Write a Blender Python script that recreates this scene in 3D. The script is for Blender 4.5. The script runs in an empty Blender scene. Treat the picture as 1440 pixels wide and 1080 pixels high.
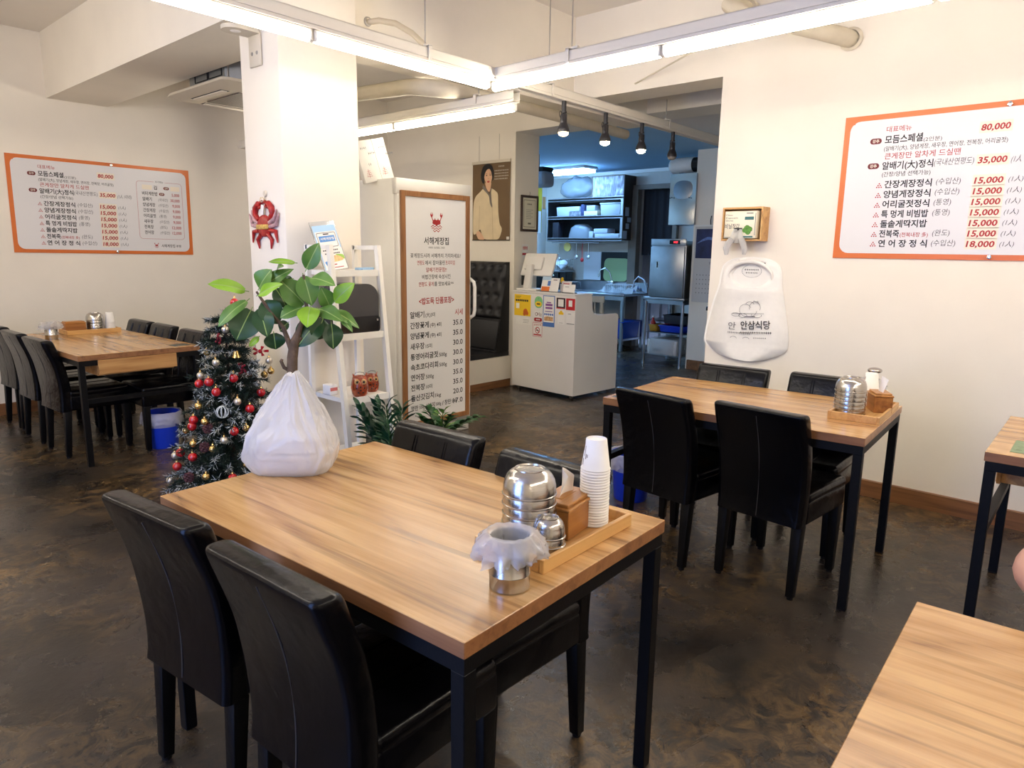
import bpy, bmesh, math, random
from math import sin, cos, pi, radians as rad
from mathutils import Vector, Matrix, noise

SC = bpy.context.scene
COL = SC.collection

# ------------------------------------------------------------------ camera
cam = bpy.data.cameras.new('camera')
cam.sensor_fit = 'HORIZONTAL'; cam.sensor_width = 36.0
cam.lens = 989.77 * 36.0 / 1440.0
cam.clip_start = 0.02; cam.clip_end = 60
camo = bpy.data.objects.new('camera', cam); COL.objects.link(camo)
def set_camera(h=1.4625, pitch=rad(10.744), yaw=rad(42.278), roll=rad(0.831)):
    F = Vector((cos(yaw), sin(yaw), 0)); R = Vector((sin(yaw), -cos(yaw), 0)); U = Vector((0, 0, 1))
    fw = F*cos(pitch) - U*sin(pitch); up = F*sin(pitch) + U*cos(pitch)
    r2 = R*cos(roll) + up*sin(roll); u2 = -R*sin(roll) + up*cos(roll)
    m = Matrix((r2, u2, -fw)).transposed().to_4x4()
    m.translation = (0, 0, h)
    camo.matrix_world = m
set_camera()
SC.camera = camo

# ------------------------------------------------------------------ world, exposure
SC.view_settings.view_transform = 'Standard'
SC.view_settings.look = 'None'
SC.view_settings.exposure = 0.52
SC.view_settings.gamma = 1.0
SC.view_settings.use_curve_mapping = False
SC.cycles.use_denoising = True
SC.cycles.max_bounces = 8
SC.cycles.diffuse_bounces = 4
SC.cycles.glossy_bounces = 4
SC.cycles.transparent_max_bounces = 10
SC.cycles.sample_clamp_indirect = 6.0
SC.cycles.caustics_reflective = False
SC.cycles.caustics_refractive = False
wd = bpy.data.worlds.new('daylight'); SC.world = wd; wd.use_nodes = True
wd.node_tree.nodes['Background'].inputs[0].default_value = (0.45, 0.6, 1.0, 1)
wd.node_tree.nodes['Background'].inputs[1].default_value = 0.6

# strengths of the light sources of the place
TUBE_POWER = 28.0        # LED battens, emission strength
KITCHEN_POWER = 36.0     # kitchen fluorescent fixture
WINDOW_POWER = 75.0      # daylight through the shop window behind the camera, watts
SPOT_POWER = 26.0         # track spotlights, watts

wl = bpy.data.lights.new('window_daylight', 'AREA'); wl.shape = 'RECTANGLE'; wl.size = 3.4; wl.size_y = 1.5
wl.energy = WINDOW_POWER; wl.color = (0.25, 0.42, 1.0)
wlo = bpy.data.objects.new('window_daylight', wl); COL.objects.link(wlo)
wlo.location = (-1.86, 1.6, 1.6); wlo.rotation_euler = (0, rad(-90), 0)   # shines into the room, +X

# ------------------------------------------------------------------ materials
def lin(c):
    out = []
    for v in c[:3]:
        v = v/255.0
        out.append(v/12.92 if v <= 0.04045 else ((v+0.055)/1.055)**2.4)
    return (*out, 1.0)

MATS = {}
def mat(name, col, rough=0.5, metal=0.0, var=0.0, vscale=8.0, bump=0.0, bscale=60.0, coat=0.0, spec=0.5,
        emit=None, estr=0.0, trans=0.0, ior=1.45, alpha=1.0, rvar=0.0, stretch=None):
    """one procedural Principled material; var = colour mottling, bump = surface relief"""
    if name in MATS: return MATS[name]
    m = bpy.data.materials.new(name); m.use_nodes = True
    nt = m.node_tree; b = nt.nodes['Principled BSDF']
    b.inputs['Base Color'].default_value = lin(col)
    b.inputs['Roughness'].default_value = rough
    b.inputs['Metallic'].default_value = metal
    b.inputs['Coat Weight'].default_value = coat
    b.inputs['Specular IOR Level'].default_value = spec
    b.inputs['IOR'].default_value = ior
    b.inputs['Transmission Weight'].default_value = trans
    b.inputs['Alpha'].default_value = alpha
    if emit:
        b.inputs['Emission Color'].default_value = lin(emit); b.inputs['Emission Strength'].default_value = estr
    tc = nt.nodes.new('ShaderNodeTexCoord'); src = tc.outputs['Object']
    if stretch:
        mp = nt.nodes.new('ShaderNodeMapping'); mp.inputs['Scale'].default_value = stretch
        nt.links.new(src, mp.inputs['Vector']); src = mp.outputs['Vector']
    if var > 0:
        n = nt.nodes.new('ShaderNodeTexNoise'); n.inputs['Scale'].default_value = vscale; n.inputs['Detail'].default_value = 6
        nt.links.new(src, n.inputs['Vector'])
        r = nt.nodes.new('ShaderNodeValToRGB')
        c = lin(col)
        r.color_ramp.elements[0].position = 0.3; r.color_ramp.elements[1].position = 0.7
        r.color_ramp.elements[0].color = (*[max(0, v*(1-var)) for v in c[:3]], 1)
        r.color_ramp.elements[1].color = (*[min(1, v*(1+var)) for v in c[:3]], 1)
        nt.links.new(n.outputs['Fac'], r.inputs['Fac']); nt.links.new(r.outputs['Color'], b.inputs['Base Color'])
        if rvar > 0:
            mr = nt.nodes.new('ShaderNodeMapRange')
            mr.inputs['To Min'].default_value = max(0.02, rough-rvar); mr.inputs['To Max'].default_value = min(1, rough+rvar)
            nt.links.new(n.outputs['Fac'], mr.inputs['Value']); nt.links.new(mr.outputs['Result'], b.inputs['Roughness'])
    if bump > 0:
        n2 = nt.nodes.new('ShaderNodeTexNoise'); n2.inputs['Scale'].default_value = bscale; n2.inputs['Detail'].default_value = 4
        nt.links.new(src, n2.inputs['Vector'])
        bp = nt.nodes.new('ShaderNodeBump'); bp.inputs['Strength'].default_value = bump; bp.inputs['Distance'].default_value = 0.01
        nt.links.new(n2.outputs['Fac'], bp.inputs['Height']); nt.links.new(bp.outputs['Normal'], b.inputs['Normal'])
    MATS[name] = m
    return m

def wood_mat(name, light, mid, dark, along='Y', rough=0.32, sc=1.0, coat=0.15):
    if name in MATS: return MATS[name]
    m = bpy.data.materials.new(name); m.use_nodes = True
    nt = m.node_tree; b = nt.nodes['Principled BSDF']; L = nt.links.new
    tc = nt.nodes.new('ShaderNodeTexCoord'); oi = nt.nodes.new('ShaderNodeObjectInfo')
    add = nt.nodes.new('ShaderNodeVectorMath'); add.operation = 'ADD'
    mul = nt.nodes.new('ShaderNodeVectorMath'); mul.operation = 'SCALE'; mul.inputs['Scale'].default_value = 7.0
    cmb = nt.nodes.new('ShaderNodeCombineXYZ')
    for k in range(3): L(oi.outputs['Random'], cmb.inputs[k])
    L(cmb.outputs[0], mul.inputs[0]); L(tc.outputs['Object'], add.inputs[0]); L(mul.outputs[0], add.inputs[1])
    def mapped(s):
        mp = nt.nodes.new('ShaderNodeMapping')
        v = {'X': (s[0], s[1], s[1]), 'Y': (s[1], s[0], s[1]), 'Z': (s[1], s[1], s[0])}[along]
        mp.inputs['Scale'].default_value = [q*sc for q in v]
        L(add.outputs[0], mp.inputs['Vector']); return mp.outputs['Vector']
    # cathedral figure: strongly stretched, distorted noise turned into rings
    n1 = nt.nodes.new('ShaderNodeTexNoise'); n1.inputs['Scale'].default_value = 1.0; n1.inputs['Detail'].default_value = 3; n1.inputs['Distortion'].default_value = 0.6
    L(mapped((0.55, 3.0)), n1.inputs['Vector'])
    ms = nt.nodes.new('ShaderNodeMath'); ms.operation = 'MULTIPLY'; ms.inputs[1].default_value = 9.0
    L(n1.outputs['Fac'], ms.inputs[0])
    fr = nt.nodes.new('ShaderNodeMath'); fr.operation = 'PINGPONG'; fr.inputs[1].default_value = 0.5
    L(ms.outputs[0], fr.inputs[0])
    n2 = nt.nodes.new('ShaderNodeTexNoise'); n2.inputs['Scale'].default_value = 1.0; n2.inputs['Detail'].default_value = 8; n2.inputs['Roughness'].default_value = 0.65
    L(mapped((2.2, 60.0)), n2.inputs['Vector'])
    n3 = nt.nodes.new('ShaderNodeTexNoise'); n3.inputs['Scale'].default_value = 1.0; n3.inputs['Detail'].default_value = 4
    n3.inputs['Roughness'].default_value = 0.6; L(mapped((0.8, 15.0)), n3.inputs['Vector'])
    a1 = nt.nodes.new('ShaderNodeMath'); a1.operation = 'MULTIPLY_ADD'; a1.inputs[1].default_value = 0.40
    L(fr.outputs[0], a1.inputs[0])
    s2 = nt.nodes.new('ShaderNodeMath'); s2.operation = 'MULTIPLY'; s2.inputs[1].default_value = 0.62
    L(n2.outputs['Fac'], s2.inputs[0]); L(s2.outputs[0], a1.inputs[2])
    a2 = nt.nodes.new('ShaderNodeMath'); a2.operation = 'MULTIPLY_ADD'; a2.inputs[1].default_value = 0.5
    L(n3.outputs['Fac'], a2.inputs[0]); L(a1.outputs[0], a2.inputs[2])
    r = nt.nodes.new('ShaderNodeValToRGB')
    e = r.color_ramp.elements
    e[0].position = 0.40; e[0].color = lin(dark); e[1].position = 0.82; e[1].color = lin(light)
    k = e.new(0.58); k.color = lin(mid)
    L(a2.outputs[0], r.inputs['Fac'])
    n4 = nt.nodes.new('ShaderNodeTexNoise'); n4.inputs['Scale'].default_value = 1.0; n4.inputs['Detail'].default_value = 3; n4.inputs['Distortion'].default_value = 0.3
    L(mapped((0.9, 30.0)), n4.inputs['Vector'])
    mr = nt.nodes.new('ShaderNodeMapRange'); mr.inputs['From Min'].default_value = 0.56; mr.inputs['From Max'].default_value = 0.66; mr.inputs['To Max'].default_value = 0.55
    L(n4.outputs['Fac'], mr.inputs['Value'])
    mx = nt.nodes.new('ShaderNodeMix'); mx.data_type = 'RGBA'; mx.inputs[7].default_value = lin(dark)
    L(mr.outputs['Result'], mx.inputs[0]); L(r.outputs['Color'], mx.inputs[6]); L(mx.outputs[2], b.inputs['Base Color'])
    b.inputs['Roughness'].default_value = rough; b.inputs['Coat Weight'].default_value = coat; b.inputs['Coat Roughness'].default_value = 0.15
    MATS[name] = m
    return m

def film_mat(name, col, opacity=0.5, rough=0.25, translucent=0.5):
    """thin plastic film: part clear, part milky; lets light through"""
    if name in MATS: return MATS[name]
    m = bpy.data.materials.new(name); m.use_nodes = True
    nt = m.node_tree; nt.nodes.remove(nt.nodes['Principled BSDF']); L = nt.links.new
    out = nt.nodes['Material Output']
    d = nt.nodes.new('ShaderNodeBsdfDiffuse'); d.inputs[0].default_value = lin(col)
    t = nt.nodes.new('ShaderNodeBsdfTranslucent'); t.inputs[0].default_value = lin(col)
    g = nt.nodes.new('ShaderNodeBsdfGlossy'); g.inputs[0].default_value = (1, 1, 1, 1); g.inputs[1].default_value = rough
    tr = nt.nodes.new('ShaderNodeBsdfTransparent')
    m1 = nt.nodes.new('ShaderNodeMixShader'); m1.inputs[0].default_value = translucent; L(d.outputs[0], m1.inputs[1]); L(t.outputs[0], m1.inputs[2])
    fz = nt.nodes.new('ShaderNodeFresnel'); fz.inputs[0].default_value = 1.35
    m2 = nt.nodes.new('ShaderNodeMixShader'); L(fz.outputs[0], m2.inputs[0]); L(m1.outputs[0], m2.inputs[1]); L(g.outputs[0], m2.inputs[2])
    m3 = nt.nodes.new('ShaderNodeMixShader'); m3.inputs[0].default_value = opacity; L(tr.outputs[0], m3.inputs[1]); L(m2.outputs[0], m3.inputs[2])
    n2 = nt.nodes.new('ShaderNodeTexNoise'); n2.inputs['Scale'].default_value = 30
    bp = nt.nodes.new('ShaderNodeBump'); bp.inputs['Strength'].default_value = 0.10; bp.inputs['Distance'].default_value = 0.01
    L(n2.outputs['Fac'], bp.inputs['Height'])
    for n in (d, t, g): L(bp.outputs[0], n.inputs['Normal'])
    L(m3.outputs[0], out.inputs[0])
    MATS[name] = m
    return m

def floor_mat():
    m = bpy.data.materials.new('worn_dark_floor'); m.use_nodes = True
    nt = m.node_tree; b = nt.nodes['Principled BSDF']; L = nt.links.new
    tc = nt.nodes.new('ShaderNodeTexCoord')
    def nz(scale, detail=6, rough=0.6, dist=0.0):
        n = nt.nodes.new('ShaderNodeTexNoise'); n.inputs['Scale'].default_value = scale; n.inputs['Detail'].default_value = detail
        n.inputs['Roughness'].default_value = rough; n.inputs['Distortion'].default_value = dist
        L(tc.outputs['Object'], n.inputs['Vector']); return n.outputs['Fac']
    def ramp(f, a, b_, ca, cb):
        r = nt.nodes.new('ShaderNodeValToRGB'); r.color_ramp.elements[0].position = a; r.color_ramp.elements[1].position = b_
        r.color_ramp.elements[0].color = ca; r.color_ramp.elements[1].color = cb
        L(f, r.inputs['Fac']); return r.outputs['Color']
    def mix(f, c1, c2):
        x = nt.nodes.new('ShaderNodeMix'); x.data_type = 'RGBA'; L(f, x.inputs[0]); L(c1, x.inputs[6]); L(c2, x.inputs[7]); return x.outputs[2]
    K = (0, 0, 0, 1); W = (1, 1, 1, 1)
    base = ramp(nz(1.3, 8, 0.62, 0.4), 0.35, 0.66, lin((22, 20, 19)), lin((60, 52, 45)))
    och = ramp(nz(7.0, 10, 0.72, 0.8), 0.3, 0.7, lin((84, 64, 40)), lin((146, 116, 72)))
    big = ramp(nz(0.75, 3, 0.5, 0.3), 0.40, 0.58, K, W)
    fine = ramp(nz(10.0, 10, 0.75, 1.2), 0.44, 0.60, K, W)
    mm = nt.nodes.new('ShaderNodeMath'); mm.operation = 'MULTIPLY'; L(big, mm.inputs[0]); L(fine, mm.inputs[1])
    m2 = nt.nodes.new('ShaderNodeMath'); m2.operation = 'MULTIPLY'; m2.inputs[1].default_value = 0.85; L(mm.outputs[0], m2.inputs[0])
    c1 = mix(m2.outputs[0], base, och)
    streak = ramp(nz(38.0, 6, 0.8, 2.5), 0.66, 0.78, K, W)
    m3 = nt.nodes.new('ShaderNodeMath'); m3.operation = 'MULTIPLY'; m3.inputs[1].default_value = 0.4; L(streak, m3.inputs[0])
    grey = nt.nodes.new('ShaderNodeRGB'); grey.outputs[0].default_value = lin((150, 140, 122))
    c2 = mix(m3.outputs[0], c1, grey.outputs[0])
    L(c2, b.inputs['Base Color'])
    mr = nt.nodes.new('ShaderNodeMapRange'); mr.inputs['From Min'].default_value = 0.3; mr.inputs['From Max'].default_value = 0.7
    mr.inputs['To Min'].default_value = 0.16; mr.inputs['To Max'].default_value = 0.42
    L(nz(3.0, 8, 0.7, 0.5), mr.inputs['Value']); L(mr.outputs['Result'], b.inputs['Roughness'])
    bp = nt.nodes.new('ShaderNodeBump'); bp.inputs['Strength'].default_value = 0.18; bp.inputs['Distance'].default_value = 0.01
    L(nz(26.0, 8, 0.7, 0.6), bp.inputs['Height']); L(bp.outputs[0], b.inputs['Normal'])
    return m

WALL = mat('cream_wall_paint', (241, 233, 218), 0.75, var=0.03, vscale=2.2, bump=0.12, bscale=18)
CEIL = mat('ceiling_paint', (230, 223, 213), 0.8, var=0.04, vscale=1.4, bump=0.15, bscale=12)
FLOOR = floor_mat()
BASEB = wood_mat('baseboard_brown', (140, 96, 58), (122, 82, 48), (96, 62, 36), along='X', rough=0.5)
TOP = wood_mat('table_laminate', (206, 164, 108), (176, 131, 79), (104, 69, 38), along='Y', rough=0.26)
EDGE = wood_mat('table_edge_band', (160, 112, 72), (142, 96, 60), (112, 74, 46), along='Y', rough=0.4)
BAMBOO = wood_mat('bamboo', (216, 172, 108), (200, 150, 88), (170, 120, 66), along='X', rough=0.45)
TISSUEWOOD = wood_mat('tissue_box_wood', (176, 118, 58), (158, 100, 46), (128, 78, 34), along='X', rough=0.45)
BLACKMETAL = mat('black_powder_coat', (8, 8, 10), 0.5, var=0.2, vscale=20, bump=0.05, bscale=200, spec=0.25)
LEATHER = mat('black_leather', (6, 6, 9), 0.24, var=0.25, vscale=14, bump=0.3, bscale=20, spec=0.26)
SEAM = mat('stitched_seam', (58, 56, 58), 0.6)
LEGWRAP = mat('black_leg_wrap', (7, 7, 9), 0.42, var=0.2, vscale=12, bump=0.15, bscale=40, spec=0.25)
STEEL = mat('brushed_steel', (192, 188, 182), 0.21, metal=1.0, var=0.06, vscale=30, stretch=(1, 1, 14), bump=0.02, bscale=40)
STEELK = mat('kitchen_steel', (176, 180, 186), 0.3, metal=1.0, var=0.1, vscale=6, bump=0.03, bscale=5)
CHROME = mat('chrome', (225, 225, 225), 0.12, metal=1.0)
WHITEP = mat('white_plastic', (238, 234, 226), 0.4, var=0.02, vscale=5)
WHITEPAINT = mat('white_painted_wood', (240, 235, 222), 0.5, var=0.03, vscale=9, bump=0.05, bscale=50)
WHITELAM = mat('white_laminate', (235, 231, 224), 0.4, var=0.02, vscale=3)
FRIDGE = mat('white_enamel', (236, 234, 228), 0.3, var=0.02, vscale=4)
PAPER = mat('paper_white', (240, 237, 230), 0.7, var=0.02, vscale=20)
BOARDW = mat('board_print_white', (226, 224, 224), 0.35)
ORANGE = mat('board_print_orange', (214, 112, 44), 0.35)
RED = mat('print_red', (172, 44, 44), 0.5)
DKRED = mat('print_dark_red', (110, 34, 36), 0.5)
BLACK = mat('print_black', (22, 20, 22), 0.5)
INK = mat('marker_ink', (82, 80, 84), 0.6)
GREYINK = mat('grey_ink', (150, 146, 142), 0.6)
CREAMPATCH = mat('cream_sticker', (238, 228, 210), 0.6)
BLUEBIN = mat('blue_plastic', (28, 62, 200), 0.35, var=0.05, vscale=6)
FILM = film_mat('clear_bin_liner', (252, 252, 253), 0.46, 0.12, 0.35)
BAGFILM = film_mat('white_carrier_bag', (250, 249, 248), 0.68, 0.22, 0.5)
DARK = mat('matte_black', (12, 12, 13), 0.6)
GLOSSBLACK = mat('gloss_black', (10, 10, 14), 0.12, spec=0.6)

# ------------------------------------------------------------------ mesh helpers
class MB:
    def __init__(s): s.bm = bmesh.new(); s.mi = 0
    def _fin(s, geom_faces):
        for f in geom_faces: f.material_index = s.mi
    def box(s, c, d, bevel=0.0, seg=2, rot=None, taper=None):
        r = bmesh.ops.create_cube(s.bm, size=1.0); vs = r['verts']
        for v in vs:
            v.co.x *= d[0]; v.co.y *= d[1]; v.co.z *= d[2]
            if taper and v.co.z < 0: v.co.x *= taper; v.co.y *= taper
        fs = list({f for v in vs for f in v.link_faces})
        if bevel > 0:
            es = list({e for v in vs for e in v.link_edges})
            rr = bmesh.ops.bevel(s.bm, geom=es, offset=bevel, segments=seg, affect='EDGES', profile=0.5)
            vs = list({v for f in rr['faces'] for v in f.verts} | {v for v in vs if v.is_valid})
            fs = list({f for v in vs for f in v.link_faces})
        M = Matrix.Translation(Vector(c)) @ (rot.to_4x4() if rot is not None else Matrix.Identity(4))
        for v in vs: v.co = M @ v.co
        s._fin(fs); return s
    def bar(s, p0, p1, w, h=None, bevel=0.0, up=(0, 0, 1), w1=None, h1=None):
        """rectangular bar from p0 to p1; w across, h along 'up'"""
        h = h or w; p0 = Vector(p0); p1 = Vector(p1); d = (p1-p0)
        z = d.normalized(); u = Vector(up)
        if abs(z.dot(u)) > 0.99: u = Vector((0, 1, 0))
        x = u.cross(z).normalized(); y = z.cross(x)
        a = []
        for p, ww, hh in ((p0, w, h), (p1, w1 or w, h1 or h)):
            a.append([s.bm.verts.new(p + x*sx*ww/2 + y*sy*hh/2) for sx, sy in ((-1, -1), (1, -1), (1, 1), (-1, 1))])
        fs = [s.bm.faces.new(a[0][::-1]), s.bm.faces.new(a[1])]
        for i in range(4): fs.append(s.bm.faces.new((a[0][i], a[0][(i+1) % 4], a[1][(i+1) % 4], a[1][i])))
        if bevel > 0:
            es = list({e for f in fs for e in f.edges})
            rr = bmesh.ops.bevel(s.bm, geom=es, offset=bevel, segments=2, affect='EDGES', profile=0.5)
            fs = [f for f in rr['faces']] + [f for f in fs if f.is_valid]
        s._fin(fs); return s
    def tube(s, pts, r, seg=10, caps=True, radii=None, closed=False):
        pts = [Vector(p) for p in pts]; n = len(pts); rings = []
        prevx = None
        for i, p in enumerate(pts):
            if closed: t = pts[(i+1) % n] - pts[i-1]
            elif i == 0: t = pts[1]-pts[0]
            elif i == n-1: t = pts[-1]-pts[-2]
            else: t = (pts[i+1]-p).normalized() + (p-pts[i-1]).normalized()
            t.normalize()
            if prevx is None:
                u = Vector((0, 0, 1)) if abs(t.z) < 0.9 else Vector((1, 0, 0))
                x = u.cross(t).normalized()
            else:
                x = (prevx - t*prevx.dot(t)).normalized()
            y = t.cross(x); prevx = x
            rr = radii[i] if radii else r
            rings.append([s.bm.verts.new(p + (x*cos(2*pi*k/seg) + y*sin(2*pi*k/seg))*rr) for k in range(seg)])
        fs = []
        for i in range(n if closed else n-1):
            A = rings[i]; B = rings[(i+1) % n]
            for k in range(seg): fs.append(s.bm.faces.new((A[k], A[(k+1) % seg], B[(k+1) % seg], B[k])))
        if caps and not closed:
            fs.append(s.bm.faces.new(rings[0][::-1])); fs.append(s.bm.faces.new(rings[-1]))
        s._fin(fs); return s
    def cyl(s, p0, p1, r0, r1=None, seg=20, caps=True):
        return s.tube([p0, p1], r0, seg, caps, radii=[r0, r0 if r1 is None else r1])
    def lathe(s, prof, c=(0, 0, 0), seg=28, axis='Z', close=False):
        """prof: list of (radius, height); radius 0 closes the surface"""
        c = Vector(c); rings = []
        def P(x, y, z):
            return c + (Vector((x, y, z)) if axis == 'Z' else Vector((z, x, y)) if axis == 'X' else Vector((x, z, y)))
        for r, z in prof:
            if r <= 1e-6: rings.append([s.bm.verts.new(P(0, 0, z))])
            else: rings.append([s.bm.verts.new(P(r*cos(2*pi*k/seg), r*sin(2*pi*k/seg), z)) for k in range(seg)])
        fs = []
        for A, B in zip(rings[:-1], rings[1:]):
            if len(A) == 1 and len(B) == 1: continue
            for k in range(seg):
                k2 = (k+1) % seg
                if len(A) == 1: fs.append(s.bm.faces.new((A[0], B[k2], B[k])))
                elif len(B) == 1: fs.append(s.bm.faces.new((A[k], A[k2], B[0])))
                else: fs.append(s.bm.faces.new((A[k], A[k2], B[k2], B[k])))
        s._fin(fs); return s
    def sphere(s, c, r, seg=16, rings=10, sx=1, sy=1, sz=1):
        prof = [(r*sin(pi*i/rings), -r*cos(pi*i/rings)) for i in range(rings+1)]
        n0 = len(s.bm.verts)
        s.lathe(prof, (0, 0, 0), seg); s.bm.verts.ensure_lookup_table()
        for v in s.bm.verts[n0:]:
            v.co = Vector((v.co.x*sx, v.co.y*sy, v.co.z*sz)) + Vector(c)
        return s
    def prism(s, poly, d0, d1, plane='XZ'):
        """polygon [(a,b)] in a plane, extruded from d0 to d1 along the third axis"""
        def P(a, b, d): return {'XZ': (a, d, b), 'YZ': (d, a, b), 'XY': (a, b, d)}[plane]
        A = [s.bm.verts.new(P(a, b, d0)) for a, b in poly]; B = [s.bm.verts.new(P(a, b, d1)) for a, b in poly]
        n = len(poly); fs = [s.bm.faces.new(A[::-1]), s.bm.faces.new(B)]
        for i in range(n): fs.append(s.bm.faces.new((A[i], A[(i+1) % n], B[(i+1) % n], B[i])))
        s._fin(fs); return s
    def poly(s, pts):
        f = s.bm.faces.new([s.bm.verts.new(p) for p in pts]); s._fin([f]); return s
    def grid(s, fn, nu, nv, closed_u=False):
        V = [[s.bm.verts.new(fn(i/nu, j/nv)) for j in range(nv+1)] for i in range(nu + (0 if closed_u else 1))]
        fs = []; N = len(V)
        for i in range(nu):
            for j in range(nv):
                a = V[i]; b = V[(i+1) % N]
                fs.append(s.bm.faces.new((a[j], b[j], b[j+1], a[j+1])))
        s._fin(fs); return s
    def text(s, body, x, z, h=None, w=None, y=0.0, align='L', bold=0.0, slant=0.0, rot=0.0, mirror=False):
        """flat lettering in the XZ plane facing -Y, centred vertically on z; h = glyph height, w = total width"""
        V, F = glyphs(body, bold)
        if not V: return s
        x0 = min(v[0] for v in V); x1 = max(v[0] for v in V); z0 = -0.13; z1 = 0.85
        h = (h or 0.1)*(0.93 if all(ord(q) < 128 for q in body) else 0.86)
        sz = h/(z1-z0); sx = sz if w is None else w/max(1e-6, x1-x0)
        W = (x1-x0)*sx
        ox = {'L': x, 'C': x-W/2, 'R': x-W}[align]
        vs = []
        for a, b in V:
            px = (a-x0)*sx; pz = (b-(z0+z1)/2)*sz
            px += pz*slant
            px, pz = px*cos(rot)-pz*sin(rot), px*sin(rot)+pz*cos(rot)
            vs.append(s.bm.verts.new((ox+px, y, z+pz)))
        fs = []
        for f in F:
            try: fs.append(s.bm.faces.new([vs[i] for i in f]))
            except ValueError: pass
        s._fin(fs); return s
    def build(s, name, mats, parent=None, smooth=50, loc=None, rotz=None):
        bmesh.ops.recalc_face_normals(s.bm, faces=s.bm.faces) if getattr(s, 'recalc', True) else None
        me = bpy.data.meshes.new(name); s.bm.to_mesh(me); s.bm.free()
        for m in (mats if isinstance(mats, (list, tuple)) else [mats]): me.materials.append(m)
        if smooth:
            me.polygons.foreach_set('use_smooth', [True]*len(me.polygons)); me.set_sharp_from_angle(angle=rad(smooth))
        o = bpy.data.objects.new(name, me); COL.objects.link(o)
        if parent is not None: o.parent = parent
        if loc is not None: o.location = loc
        if rotz is not None: o.rotation_euler = (0, 0, rotz)
        return o

_tc = bpy.data.curves.new('glyph_source', 'FONT'); _tc.resolution_u = 2
_to = bpy.data.objects.new('glyph_source', _tc); COL.objects.link(_to)
_G = {}
def glyphs(body, bold=0.0):
    k = (body, bold)
    if k not in _G:
        _tc.body = body; _tc.offset = bold
        dg = bpy.context.evaluated_depsgraph_get(); dg.update()
        me = bpy.data.meshes.new_from_object(_to.evaluated_get(dg))
        _G[k] = ([(v.co.x, v.co.y) for v in me.vertices], [tuple(p.vertices) for p in me.polygons])
        bpy.data.meshes.remove(me)
    return _G[k]

def tag(o, label=None, cat=None, group=None, kind=None):
    if label: o['label'] = label
    if cat: o['category'] = cat
    if group: o['group'] = group
    if kind: o['kind'] = kind
    return o
def thing(name, label, cat, loc=(0, 0, 0), rotz=0.0, group=None):
    o = bpy.data.objects.new(name, None); COL.objects.link(o); o.empty_display_size = 0.05
    o.location = loc; o.rotation_euler = (0, 0, rotz)
    return tag(o, label, cat, group)
def dup(root, loc=None, rotz=None, label=None, group=None, parent=None):
    c = root.copy(); COL.objects.link(c)
    if parent is not None: c.parent = parent
    for ch in root.children: dup(ch, parent=c)
    if loc is not None: c.location = loc
    if rotz is not None: c.rotation_euler = (0, 0, rotz)
    if label: c['label'] = label
    if group: c['group'] = group
    return c
def struct(mb, name, m, **k):
    o = mb.build(name, m, **k); o['kind'] = 'structure'; return o
ORD = ['first', 'second', 'third', 'fourth', 'fifth', 'sixth', 'seventh', 'eighth', 'ninth', 'tenth', 'eleventh', 'twelfth', 'thirteenth',
       'fourteenth', 'fifteenth', 'sixteenth', 'seventeenth', 'eighteenth', 'nineteenth', 'twentieth', 'twenty-first', 'twenty-second', 'twenty-third', 'twenty-fourth']
def smooth_loop(pts, n=6):
    """closed Catmull-Rom through 2D points"""
    out = []; N = len(pts)
    for i in range(N):
        p0, p1, p2, p3 = (Vector((*pts[(i+k-1) % N], 0)) for k in range(4))
        for j in range(n):
            t = j/n
            q = 0.5*((2*p1) + (p2-p0)*t + (2*p0-5*p1+4*p2-p3)*t*t + (3*p1-p0-3*p2+p3)*t**3)
            out.append((q.x, q.y))
    return out
def rrect(x0, z0, x1, z1, r, n=5):
    out = []
    for cx, cz, a in ((x1-r, z1-r, 0), (x0+r, z1-r, 90), (x0+r, z0+r, 180), (x1-r, z0+r, 270)):
        for k in range(n+1):
            t = rad(a+90*k/n); out.append((cx+r*cos(t), cz+r*sin(t)))
    return out

# ================================================================== THE ROOM
CZ = 3.21       # slab
struct(MB().box((3.6, 2.2, -0.05), (12.4, 11.8, 0.1)), 'floor', FLOOR, smooth=None)
struct(MB().box((2.1, 2.2, CZ+0.05), (7.9, 10.6, 0.1)), 'ceiling', CEIL, smooth=None)
struct(MB().box((1.9, 7.35, CZ/2), (7.5, 0.2, CZ)), 'wall_back', WALL, smooth=None)
# wall with the menu board and bib; its header beam spans the passage
struct(MB().prism([(-3.0, 0), (2.32, 0), (2.32, 2.61), (3.56, 2.61), (3.56, CZ), (-3.0, CZ)], 4.58, 4.87, 'YZ'), 'wall_right', WALL, smooth=None)
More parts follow.
